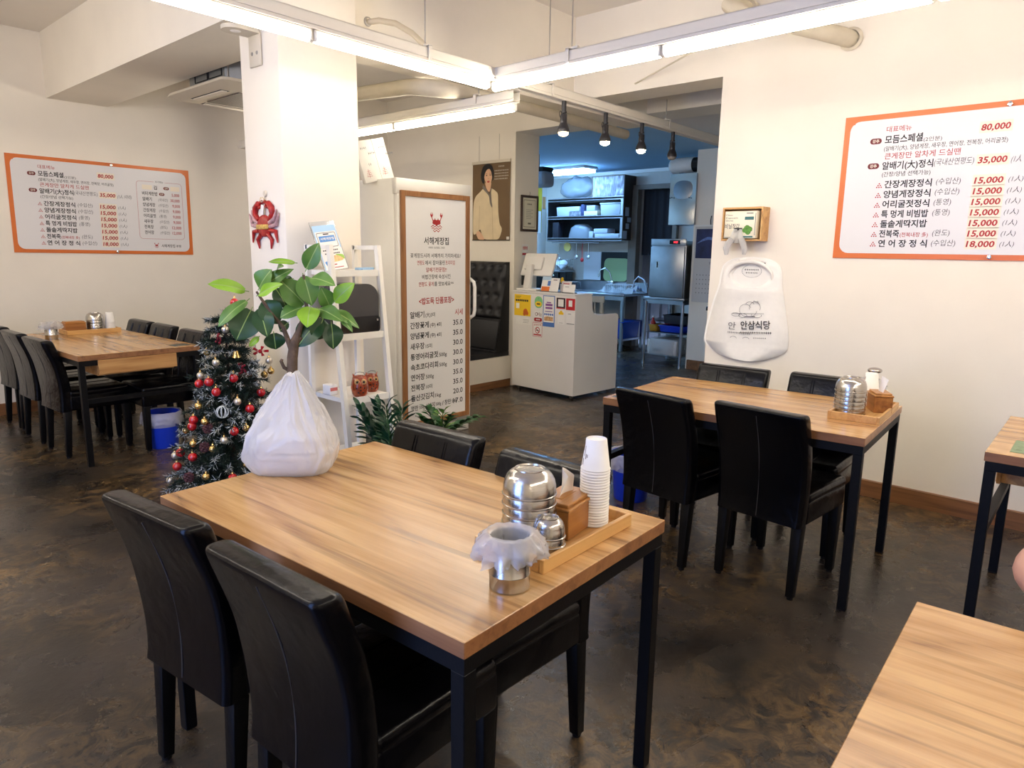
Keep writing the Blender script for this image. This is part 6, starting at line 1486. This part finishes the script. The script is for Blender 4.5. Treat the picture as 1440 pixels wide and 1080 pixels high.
for nm, lb, c, d, mt, ct_ in (('blue_tub', 'dark blue plastic tub on the oven table\'s middle shelf', (8.42, 4.66, .475), (.44, .36, .09), BLUEBIN, 'tub'), ('yellow_carton', 'small yellow carton on the oven table\'s middle shelf', (8.30, 4.93, .475), (.20, .12, .09), mat('kraft_yellow', (196, 150, 50), 0.6), 'carton'), ('dark_tray', 'dark stacked tray lying across the blue tub under the oven', (8.42, 4.62, .60), (.42, .34, .12), mat('dark_slate_plastic', (48, 52, 60), 0.4), 'tray'), ('red_bottle', 'red bottle standing under the oven table', (8.27, 5.03, .52), (.07, .07, .18), RED, 'bottle'), ('red_canister', 'red canister beside the red bottle under the oven table', (8.40, 4.88, .53), (.09, .09, .20), NRED, 'canister')):
    if nm in ('red_bottle', 'red_canister'):
        t = thing(nm, lb, ct_, (c[0], c[1]-0.06, .427)); r = d[0]/2; MB().lathe([(0, 0), (r, 0), (r, d[2]*.65), (r*.4, d[2]*.82), (r*.4, d[2]), (0, d[2])], seg=18).build('body', mt, t); MB().cyl((0, 0, d[2]), (0, 0, d[2]+.02), r*.45, seg=14).build('cap', PAPER, t)
    else:
        t = thing(nm, lb, ct_, (c[0], c[1], c[2]-d[2]/2)); MB().box((0, 0, d[2]/2), d, bevel=.01, taper=.92).build('body', mt, t); MB().box((0, 0, d[2]-.006), (d[0]+.012, d[1]+.012, .012), bevel=.003, seg=1).build('rim', mt, t)
# steel hood box, water heater
hd = thing('steel_hood', 'bright stainless steel wall cabinet hanging above the oven', 'cabinet', (8.10, 4.36, 1.81))
m = MB(); m.grid(lambda u, v: (-.004-.010*sin(pi*u)*sin(2*pi*v+0.4)*1.0, .36*u, .615*v), 14, 18); m.build('bowed_front', mat('polished_steel', (214, 212, 208), 0.24, metal=1.0), hd, smooth=80)
MB().box((.22, .18, .3075), (.44, .36, .615), bevel=.004).build('case', STEELK, hd)
m = MB()
for y, z in ((.06, .32), (.09, .325), (.30, .33), (.33, .335), (.352, .33)): m.sphere((-.010, y, z), .006, 8, 6)
m.build('rivets', DARK, hd)
wh = thing('water_heater', 'white horizontal cylinder heater with a black cap above the steel cabinet', 'heater', (8.26, 4.40, 2.545))
MB().lathe([(0, .42), (.07, .415), (.092, .39), (.095, .36), (.095, .09), (0, .09)], seg=28, axis='Y').build('cylinder', WHITEP, wh)
MB().lathe([(.088, .09), (.088, -.06), (0, -.06)], seg=20, axis='Y').box((0, .01, .03), (.19, .12, .02)).box((0, .01, -.03), (.19, .12, .02)).build('cap', DARK, wh)
MB().bar((0, .25, -.10), (0, .25, -.085), .06, .06).build('bracket', STEELK, wh)
# calendar
ca = thing('wall_calendar', 'hanging calendar with a dark blue sea picture on the passage wall', 'calendar', (8.126, 4.345, .86), rad(-90))
MB().box((.135, -.003, .465), (.275, .004, .93)).build('calendar_sheet', mat('calendar_grey', (206, 202, 196), 0.6), ca, smooth=None)
m = MB(); flat(m, .016, .54, .262, .895, -.0056); m.build('night_picture', mat('calendar_navy', (28, 38, 84), 0.4, var=0.5, vscale=7), ca, smooth=None)
m = MB(); m.poly([(a, -.006, b) for a, b in smooth_loop([(.03, .72), (.10, .77), (.18, .80), (.25, .78), (.25, .755), (.18, .765), (.10, .745)], 4)]); m.build('pale_wave', mat('calendar_pale_blue', (96, 120, 176), 0.5, var=0.4, vscale=30), ca, smooth=None)
m = MB(); m.text('11', .215, .485, h=.05, y=-.0056, bold=.02)
for r_ in range(5):
    for q in range(5): flat(m, .05+.042*q, .33-.055*r_, .058+.042*q, .342-.055*r_, -.0056)
m.build('calendar_print', INK, ca, smooth=None)
MB().box((.135, -.008, .935), (.29, .012, .02)).build('calendar_bar', PAPER, ca, smooth=None)
MB().tube([(.20, -.004, .93), (.20, -.02, .99), (.20, -.004, 1.05)], .005, 6).build('hanging_clip', DARK, ca)
# long steel work table along the back with sink, tap and draining gear
wt = thing('steel_work_table', 'long stainless steel work table along the kitchen back wall', 'table', (8.80, 5.80, 0))
TL = 2.0
MB().box((.32, TL/2, .832), (.64, TL, .036), bevel=.003, seg=1).box((.632, TL/2, .92), (.016, TL, .16)).box((.012, TL/2, .80), (.02, TL-.02, .09)).build('table_top', STEELK, wt)
MB().box((.32, TL/2, .16), (.56, TL-.1, .03)).build('under_shelf', STEELK, wt, smooth=None)
for y in (.05, TL/2, TL-.05):
    for x in (.04, .60): MB().box((x, y, .405), (.04, .04, .81)).build('leg', STEELK, wt, smooth=None)
for k, (y, lb) in enumerate(((.20, 'blue plastic crate under the work table, beside the oven table'), (.62, 'blue plastic crate under the work table, farther from the oven table'))):
    t = thing('blue_crate', lb, 'crate', (9.07, 5.80+y, .176), 0, 'blue crates under the work table'); MB().box((0, 0, .13), (.46, .36, .26), bevel=.012, taper=.9).build('body', mat('crate_blue', (30, 78, 190), 0.4), t); MB().box((0, 0, .255), (.50, .40, .018), bevel=.004, seg=1).build('rim', MATS['crate_blue'], t)
sp = thing('splash_recess', 'dark tray recess behind the sink at the kitchen back wall', 'recess', (9.46, 6.06, 1.01)); MB().box((.018, .33, .225), (.03, .62, .45)).build('dark_panel', DARK, sp, smooth=None)
MB().box((.018, .82, .225), (.02, .34, .45)).build('white_panel', KT, sp, smooth=None)
cb = thing('cutting_board', 'pale green rounded cutting board standing behind the sink tap', 'cutting board', (9.42, 6.16, 1.005)); cb.rotation_euler = (0, rad(5), 0); MB().prism(rrect(0, 0, .46, .36, .08), -.008, .008, 'YZ').build('board', mat('pale_green_plastic', (150, 172, 120), 0.5), cb)
fa = thing('sink_tap', 'chrome gooseneck mixer tap in front of the green cutting board', 'tap', (9.34, 6.40, .85)); MB().tube([(0, 0, 0), (0, 0, .18), (-.02, .03, .30), (-.04, .10, .36), (-.06, .18, .33), (-.07, .21, .22)], .012, 10).build('spout', CHROME, fa); MB().box((0, .02, .14), (.05, .12, .05), bevel=.01).cyl((0, -.05, 0), (0, -.05, .12), .012, seg=10).cyl((0, .08, 0), (0, .08, .12), .012, seg=10).build('mixer_body', CHROME, fa)
for nm, lb, y, mt in (('draining_basket', 'wire draining basket with white film on the work table beside the oven', 5.98, mat('white_wire', (226, 232, 238), 0.4)), ('utensil_rack', 'steel wire rack on the work table left of the white panel', 7.08, CHROME)):
    t = thing(nm, lb, 'basket', (9.02, y, .851)); m = MB(); L_, D_, H_ = .40, .30, .13
    for z in (.005, H_): m.tube([(-D_/2, -L_/2, z), (D_/2, -L_/2, z), (D_/2, L_/2, z), (-D_/2, L_/2, z)], .005, 6, closed=True)
    for k in range(13):
        q = -L_/2+L_*k/12
        for sx in (-D_/2, D_/2): m.tube([(sx, q, .004), (sx, q, H_)], .003, 5)
        m.tube([(-D_/2, q, .004), (D_/2, q, .004)], .003, 5)
    m.build('wires', mt, t)
    if nm == 'draining_basket': m = MB(); m.grid(lambda u, v: (-.2+.40*u, -.30+.62*v, .012+.06*(1-abs(2*u-1))+.05*noise.noise(Vector((u*4, v*5, 9)))**2*3), 16, 20); m.build('white_sheet', film_mat('white_sheet_film', (240, 244, 248), 0.8), t, smooth=80)
stv = thing('black_range', 'black low cabinet under the drying dishes in the kitchen corner', 'cabinet', (9.03, 7.30, .851)); MB().box((.20, .20, .14), (.40, .52, .28), bevel=.006).build('cabinet_body', GLOSSBLACK, stv)
for z in (.10, .22): MB().sphere((-.008, .02, z), .016, 12, 8).build('knob', CHROME, stv)
MB().box((.2, .2, .285), (.44, .56, .012)).build('steel_top', STEELK, stv, smooth=None)
dr = thing('dish_rack', 'wire dish rack with hanging utensils on the black cabinet', 'rack', (9.05, 7.28, 1.143)); m = MB()
for z in (.01, .10, .19): m.tube([(0, -.05, z), (.36, -.05, z), (.36, .50, z), (0, .50, z)], .005, 6, closed=True)
for k in range(15):
    for sx in (0, .36): m.tube([(sx, -.05+.55*k/14, .01), (sx, -.05+.55*k/14, .19)], .0032, 5)
m.build('wires', CHROME, dr)
for k in range(6): MB().cyl((.08+.04*(k % 2), .05+.075*k, .03), (.26, .05+.075*k, .12), .07, seg=18).build('plate', KT, dr)
# wall shelf unit
su = thing('steel_kitchen_shelf', 'three-tier steel wall shelf with a dark side panel in the kitchen', 'shelf', (9.18, 6.14, 1.64))
UW = 1.46; UD = .315
for z, nm in ((0.0, 'bottom_tier'), (.34, 'middle_tier'), (.62, 'top_tier')): MB().box((UD/2, UW/2, z+.012), (UD, UW, .024)).box((.008, UW/2, z+.012), (.016, UW, .05)).build(nm, STEELK, su, smooth=None)
MB().box((UD/2, -.006, .48), (UD, .012, .96)).build('dark_side_panel', mat('dark_brown_panel', (52, 42, 36), 0.5, var=0.15), su, smooth=None)
MB().box((UD/2, UW+.008, .31), (UD, .016, .66)).build('side_panel', STEELK, su, smooth=None)
MB().box((.016, .02, .32), (.03, .04, .64)).build('front_post', STEELK, su, smooth=None)
MB().box((UD-.006, UW/2, .30), (.010, UW, .60)).build('back_panel', DARK, su, smooth=None)
for k, (y, z, w, h) in enumerate(((.10, .36, .10, .13), (.16, .27, .10, .07), (.12, .17, .09, .08), (.06, .02, .11, .12))): 
    o = MB(); o.box((9.18+y, 6.1268, 1.64+z+h/2), (w, .001, h)); ob = o.build('note_card', mat('note_blue_white', (170, 184, 200), 0.6), smooth=None); tag(ob, 'small note card on the shelf\'s dark side panel, %s' % ('topmost', 'second from the top', 'third from the top', 'lowest')[k], 'note', 'note cards on the dark panel')
def shelf_item(name, label, cat, y, z, w, h, mt, d=.22, lid=None, taper=None, grp='goods on the kitchen wall shelf'):
    t = thing(name, label, cat, (9.19+.02+d/2, 6.14+y, 1.64+z), 0, grp); MB().box((0, 0, h/2), (d, w, h), bevel=.008, taper=taper).build('body', mt, t)
    if lid: MB().box((0, 0, h-.012), (d+.012, w+.012, .024), bevel=.004, seg=1).build('lid', lid, t)
    return t
PB = mat('milky_plastic', (176, 184, 192), 0.4); GB_ = mat('grey_plastic', (150, 160, 172), 0.4); MN = mat('mixed_goods', (120, 120, 126), 0.5, var=0.7, vscale=24)
shelf_item('storage_tub', 'wide pale tub on the middle tier beside the steel front post', 'tub', .25, .3645, .38, .20, PB, lid=PB, taper=.92)
shelf_item('storage_tub', 'pale tub on the middle tier at the end far from the dark panel', 'tub', 1.17, .3645, .28, .16, PB, taper=.92)
shelf_item('paper_carton', 'cream carton on the middle tier beneath a white box', 'carton', .62, .3645, .26, .085, mat('carton_buff', (206, 196, 170), 0.6))
shelf_item('white_box', 'white box stacked on the cream carton on the middle tier', 'box', .62, .450, .17, .085, PB)
shelf_item('goods_pack', 'dark and white pack on the middle tier, under another pack', 'pack', .93, .3645, .24, .085, MN)
shelf_item('goods_pack', 'white topped pack lying on the dark and white pack', 'pack', .94, .450, .20, .075, PB)
shelf_item('dark_goods', 'dark goods at the back of the middle tier', 'goods', .78, .3645, .07, .19, mat('navy_pack', (52, 60, 96), 0.4, var=.5, vscale=30))
shelf_item('low_container', 'long white container on the bottom tier nearest the front post', 'container', .30, .0245, .46, .075, PB)
shelf_item('white_box', 'white box resting on the long container of the bottom tier', 'box', .42, .100, .26, .075, PB)
shelf_item('small_jar', 'small upright white jar on the bottom tier', 'jar', .60, .0245, .08, .11, PB, d=.08)
shelf_item('dark_bottle_group', 'dark bottle at the far end of the bottom tier', 'bottle', 1.32, .0245, .12, .26, mat('dark_bottle', (40, 40, 48), 0.3), d=.12)
cv = thing('film_cover', 'translucent plastic dome covering dishes on the bottom tier', 'cover', (9.335, 7.02, 1.6645), 0, None); m = MB(); m.lathe([(.150, 0), (.146, .06), (.125, .17), (.08, .225), (0, .235)], seg=28); 
for v in m.bm.verts: v.co.y *= 1.55
m.build('dome', film_mat('milky_dome', (196, 204, 212), 0.7), cv, smooth=80)
cx_ = thing('open_carton', 'brown open carton of film-wrapped goods on top of the wall shelf', 'carton', (9.34, 6.44, 2.2845)); MB().box((0, 0, .006), (.28, .60, .012)).box((.134, 0, .16), (.012, .60, .32)).box((0, -.294, .16), (.28, .012, .32)).box((0, .294, .16), (.28, .012, .32)).box((0, 0, .314), (.28, .60, .012)).build('carton_walls', mat('kraft_brown', (112, 92, 72), 0.7), cx_, smooth=None)
m = MB(); m.grid(lambda u, v: (-.138+.02*noise.noise(Vector((u*14, v*4, 1))), -.285+.57*u, .012+.296*v), 40, 10); m.build('film_wrapped_goods', mat('shiny_wrapped_goods', (150, 148, 160), 0.25, var=.35, vscale=9, stretch=(1, 4, 1), bump=.5, bscale=20), cx_, smooth=80)
pb_ = thing('plastic_bag_bundle', 'bundle of translucent plastic bags on the shelf top beside the carton', 'bag', (9.34, 7.14, 2.2845)); m = MB(); m.sphere((0, 0, .17), .17, 36, 22, sx=.8, sy=1.9, sz=1.0)
for v in m.bm.verts: v.co *= 1+.16*noise.noise(v.co*9)+.08*abs(noise.noise(v.co*23)); v.co.z = max(.001, v.co.z)
m.build('crumpled_film', film_mat('bag_bundle_film', (190, 198, 208), 0.6), pb_, smooth=80)
# utensil rail under the shelf
ur = thing('utensil_rail', 'steel rail under the wall shelf with a yellow lid and ladles hooked on', 'rail', (9.24, 6.6, 1.60)); MB().cyl((0, 0, 0), (0, .95, 0), .008, seg=10).build('rail_bar', CHROME, ur)
MB().cyl((-.01, .62, -.07), (.01, .62, -.07), .07, seg=24).build('yellow_lid', mat('brass_yellow', (196, 170, 90), 0.35), ur)
for k, y in enumerate((.20, .32, .44, .80)): MB().cyl((0, y, 0), (0, y, -.20-.04*(k % 2)), .006, seg=8).sphere((0, y, -.23-.04*(k % 2)), .035, 12, 8, sx=.4).build('hung_utensil', NRED if k == 1 else CHROME, ur)
# dark strip curtain in the store doorway, rack behind
cu = thing('door_curtain', 'dark curtain filling the upper part of the store doorway', 'curtain', (9.56, 5.43, 1.42)); m = MB(); m.grid(lambda u, v: (.012*sin(u*26), .59*u, .98*v), 60, 4); m.build('curtain_cloth', mat('dark_curtain', (26, 24, 30), 0.8), cu, smooth=80)
rk = thing('steel_rack', 'steel rack with trays seen through the store doorway', 'rack', (9.85, 5.55, 0)); m = MB()
for x in (0, .35):
    for y in (0, .45): m.bar((x, y, 0), (x, y, 1.55), .03)
for z in (.4, .75, 1.1, 1.45): m.box((.175, .225, z), (.38, .48, .03))
m.build('rack_frame', STEELK, rk, smooth=None)
hs = thing('coiled_hose', 'pale curved hose beside the draining basket', 'hose', (8.95, 5.68, .851)); MB().tube([(0, .10, .02), (.02, .06, .20), (.02, 0, .26), (.02, -.10, .22), (0, -.16, .10), (0, -.17, .03)], .010, 8).build('hose_tube', mat('pale_hose', (206, 216, 226), 0.4), hs)
# lit kitchen ceiling fixture
kl = thing('kitchen_ceiling_light', 'bright blue-white fluorescent fixture on the kitchen ceiling', 'light', (8.72, 6.92, 2.70)); MB().box((0, 0, -.02), (.34, 1.0, .04), bevel=.004, seg=1).build('housing', WHITEP, kl)
MB().box((0, 0, -.062), (.30, .96, .044), bevel=.012).build('diffuser', mat('kitchen_light_diffuser', (210, 236, 255), 0.4, emit=(140, 195, 255), estr=KITCHEN_POWER), kl)
kl2 = dup(kl, (7.05, 7.15, 2.70), label='second kitchen ceiling fixture, hidden behind the certificate wall', group='kitchen ceiling lights'); kl['group'] = 'kitchen ceiling lights'  # unseen extra fixture, added to light the kitchen from the left
fan = thing('wall_fan_heater', 'dark topped grey wall unit at the kitchen opening\'s upper corner', 'appliance', (7.30, 6.15, 2.28)); MB().box((0, .10, .10), (.24, .44, .20), bevel=.05, seg=4).build('unit_body', GB_, fan); MB().box((0, .10, .22), (.22, .40, .06), bevel=.02).build('unit_top', DARK, fan); MB().bar((0, .1, .25), (0, .1, .42), .05).build('ceiling_bracket', STEELK, fan)
yn = thing('yellow_wall_sheet', 'large yellow sheet on the kitchen side wall', 'notice', (9.06, 7.898, 1.75), 0); MB().box((.14, -.002, .42), (.34, .003, .80)).build('sheet', mat('wall_yellow', (206, 180, 52), 0.6, var=.1), yn, smooth=None)
for k, (x, z, w, h, lb) in enumerate(((9.30, 1.76, .10, .36, 'tall white paper on the kitchen side wall beside the yellow sheet'), (9.42, 2.16, .08, .20, 'small orange paper on the kitchen side wall near the shelf'))):
    o = MB(); o.box((x, 7.893, z+h/2), (w, .002, h)); tag(o.build('wall_paper_sheet', PAPER if k == 0 else mat('faded_orange', (190, 140, 90), 0.6), smooth=None), lb, 'notice')
ph = thing('wall_phone', 'small black device hooked at the inner edge of the kitchen opening', 'device', (6.90, 6.06, 1.40)); MB().box((0, 0, .06), (.05, .09, .12), bevel=.01).sphere((0, 0, .15), .035, 12, 8).build('device_body', DARK, ph); MB().tube([(0, 0, 0), (0, .03, -.08), (0, 0, -.2), (0, .02, -1.40)], .005, 6).build('cord', DARK, ph)
# pale chair behind the counter
kc = thing('slatted_chair', 'pale grey slat-back chair behind the service counter', 'chair', (6.55, 4.72, 0), rad(15)); GC = mat('pale_grey_wood', (170, 172, 168), 0.5)
MB().box((0, 0, .45), (.42, .42, .04), bevel=.01).build('seat', GC, kc)
for x, y, z in ((-.18, -.18, .96), (-.18, .18, .96), (.18, -.18, .44), (.18, .18, .44)): MB().bar((x, y, 0), (x-(.05 if z > .5 else 0), y, z), .036, .036, bevel=.004).build('leg', GC, kc)
MB().box((-.232, 0, .95), (.03, .42, .07), bevel=.008).build('top_rail', GC, kc); MB().box((-.20, 0, .60), (.03, .36, .04), bevel=.004).build('back_rail', GC, kc)
for y in (-.10, -.033, .033, .10): MB().bar((-.20, y, .61), (-.23, y, .93), .028, .012).build('slat', GC, kc)

# ================================================================== WASTE BINS
def bin_(label, x, y, r, h, seed, shape='round'):
    t = thing('waste_bin', label, 'bin', (x, y, 0), 0, 'blue waste bins')
    MB().lathe([(0, .004), (r*.80, 0), (r*.83, .006), (r, h-.012), (r+.006, h-.010), (r+.006, h), (r-.003, h), (r*.80, .012), (0, .010)], seg=36).build('bin_body', BLUEBIN, t, smooth=50)
    m = MB(); frill(m, r+.006, h, .085, .10, seed, flare=.012, amp=.008); m.build('bin_liner', FILM, t, smooth=80)
bin_('small blue bin with a clear liner beside the corner table and tree', 2.00, 5.30, .118, .262, 2.2)
bin_('blue bin with a clear liner half hidden behind a chair of the bib-wall table', 3.50, 2.20, .120, .285, 5.5)

# ================================================================== SEATED PERSON AT THE EDGE
def skinned(name, joints, bones, mt, parent=None, levels=2):
    me = bpy.data.meshes.new(name); names = list(joints); me.from_pydata([joints[n][0] for n in names], [(names.index(a), names.index(b)) for a, b in bones], []); o = bpy.data.objects.new(name, me); COL.objects.link(o)
    if parent is not None: o.parent = parent
    me.materials.append(mt); sk = o.modifiers.new('skin', 'SKIN'); sk.use_smooth_shade = True
    for i, n in enumerate(names):
        r = joints[n][1]; me.skin_vertices[0].data[i].radius = r if isinstance(r, tuple) else (r, r)
    me.skin_vertices[0].data[0].use_root = True
    s = o.modifiers.new('sub', 'SUBSURF'); s.levels = levels; s.render_levels = levels
    return o
SKIN = mat('skin', (206, 152, 124), 0.5, var=.06, vscale=9)
PX, PY = 2.04, -0.26
pe = thing('person', 'person in a dark short-sleeved top, bare elbow resting at the pale table\'s edge', 'person', (PX, PY, 0))
J = {'pelvis': ((.02, 0, .53), (.13, .15)), 'waist': ((.03, 0, .70), (.10, .14)), 'chest': ((.0, 0, .90), (.11, .155)), 'neckbase': ((-.02, 0, 1.07), (.06, .075)), 'neck': ((-.035, 0, 1.115), .055), 'head0': ((-.05, 0, 1.165), (.078, .07)), 'head1': ((-.055, 0, 1.245), (.102, .084)), 'crown': ((-.045, 0, 1.315), (.07, .062)),
     'shR': ((-.02, .17, 1.04), .055), 'elR': ((-.262, .392, .800), .042), 'wrR': ((-.50, .20, .795), .026), 'haR': ((-.57, .155, .785), (.034, .015)),
     'shL': ((-.02, -.17, 1.04), .055), 'elL': ((-.20, -.27, .80), .040), 'wrL': ((-.44, -.16, .80), .026), 'haL': ((-.51, -.12, .785), (.034, .015)),
     'hipR': ((-.02, .09, .52), .085), 'knR': ((-.44, .10, .53), .058), 'anR': ((-.40, .10, .09), .036), 'toR': ((-.55, .105, .035), .03),
     'hipL': ((-.02, -.09, .52), .085), 'knL': ((-.44, -.10, .53), .058), 'anL': ((-.40, -.10, .09), .036), 'toL': ((-.55, -.105, .035), .03)}
for s_, sg in (('R', 1), ('L', -1)):
    w = Vector(J['ha'+s_][0]); fw_ = (w-Vector(J['wr'+s_][0])).normalized(); sd = Vector((-fw_.y, fw_.x, 0))
    for k, (o_, L_) in enumerate(((-.026, .062), (-.009, .075), (.009, .070), (.024, .055))):
        a = w + sd*o_ + fw_*.03; J['f%s%da' % (s_, k)] = (tuple(a), .0095); J['f%s%db' % (s_, k)] = (tuple(a+fw_*L_*.55+Vector((0, 0, .006))), .0085); J['f%s%dc' % (s_, k)] = (tuple(a+fw_*L_+Vector((0, 0, -.006))), .007)
    th_ = w + sd*.034*sg*-1 - fw_*.02; J['t%sa' % s_] = (tuple(th_), .011); J['t%sb' % s_] = (tuple(th_+fw_*.045-sd*.018*sg), .009)
Bn = [('pelvis', 'waist'), ('waist', 'chest'), ('chest', 'neckbase'), ('neckbase', 'neck'), ('neck', 'head0'), ('head0', 'head1'), ('head1', 'crown')]
for s_ in 'RL':
    Bn += [('chest', 'sh'+s_), ('sh'+s_, 'el'+s_), ('el'+s_, 'wr'+s_), ('wr'+s_, 'ha'+s_), ('pelvis', 'hip'+s_), ('hip'+s_, 'kn'+s_), ('kn'+s_, 'an'+s_), ('an'+s_, 'to'+s_)]
    for k in range(4): Bn += [('ha'+s_, 'f%s%da' % (s_, k)), ('f%s%da' % (s_, k), 'f%s%db' % (s_, k)), ('f%s%db' % (s_, k), 'f%s%dc' % (s_, k))]
    Bn += [('ha'+s_, 't%sa' % s_), ('t%sa' % s_, 't%sb' % s_)]
skinned('body', J, Bn, SKIN, pe)
def lerp(a, b, t): return tuple(Vector(J[a][0]).lerp(Vector(J[b][0]), t))
S = {'pelvis': ((.02, 0, .50), (.16, .185)), 'waist': ((.03, 0, .70), (.118, .158)), 'chest': ((0, 0, .90), (.126, .172)), 'nb': ((-.02, 0, 1.06), (.072, .09)), 'shR': (J['shR'][0], .068), 'slR': (lerp('shR', 'elR', .62), .060), 'shL': (J['shL'][0], .068), 'slL': (lerp('shL', 'elL', .62), .060)}
skinned('shirt', S, [('pelvis', 'waist'), ('waist', 'chest'), ('chest', 'nb'), ('chest', 'shR'), ('shR', 'slR'), ('chest', 'shL'), ('shL', 'slL')], mat('black_cotton', (24, 24, 28), 0.85, bump=.1, bscale=60), pe)
P_ = {'pelvis': ((.02, 0, .54), (.15, .17)), 'hipR': (J['hipR'][0], .098), 'knR': (J['knR'][0], .072), 'anR': ((-.405, .10, .14), .052), 'hipL': (J['hipL'][0], .098), 'knL': (J['knL'][0], .072), 'anL': ((-.405, -.10, .14), .052)}
skinned('trousers', P_, [('pelvis', 'hipR'), ('hipR', 'knR'), ('knR', 'anR'), ('pelvis', 'hipL'), ('hipL', 'knL'), ('knL', 'anL')], mat('dark_trousers', (36, 38, 46), 0.8), pe)
m = MB(); m.sphere((-.030, 0, 1.265), .116, 24, 16, sx=1.0, sy=.90, sz=1.0)
bmesh.ops.delete(m.bm, geom=[v for v in m.bm.verts if v.co.x < -.085 and v.co.z < 1.315 or v.co.z < 1.15], context='VERTS'); m.build('hair', mat('dark_hair', (26, 22, 20), 0.6, bump=.4, bscale=80), pe)
m = MB(); m.sphere((-.143, 0, 1.215), .015, 10, 8, sz=1.4); m.sphere((-.045, .088, 1.225), .02, 10, 8, sy=.4, sz=1.5); m.sphere((-.045, -.088, 1.225), .02, 10, 8, sy=.4, sz=1.5); m.build('nose_and_ears', SKIN, pe)
m = MB(); m.sphere((-.133, .030, 1.248), .009, 10, 8, sx=.5, sz=.6); m.sphere((-.133, -.030, 1.248), .009, 10, 8, sx=.5, sz=.6); m.build('eyes', DARK, pe)
m = MB(); m.sphere((-.128, 0, 1.178), .018, 10, 8, sx=.5, sz=.35); m.build('mouth', mat('lips', (160, 86, 80), 0.5), pe)
for sg in (-1, 1): m = MB(); m.sphere((-.49, sg*.103, .045), .05, 16, 10, sx=2.0, sy=.85, sz=.85); m.build('shoe', DARK, pe)

bpy.data.objects.remove(_to, do_unlink=True)
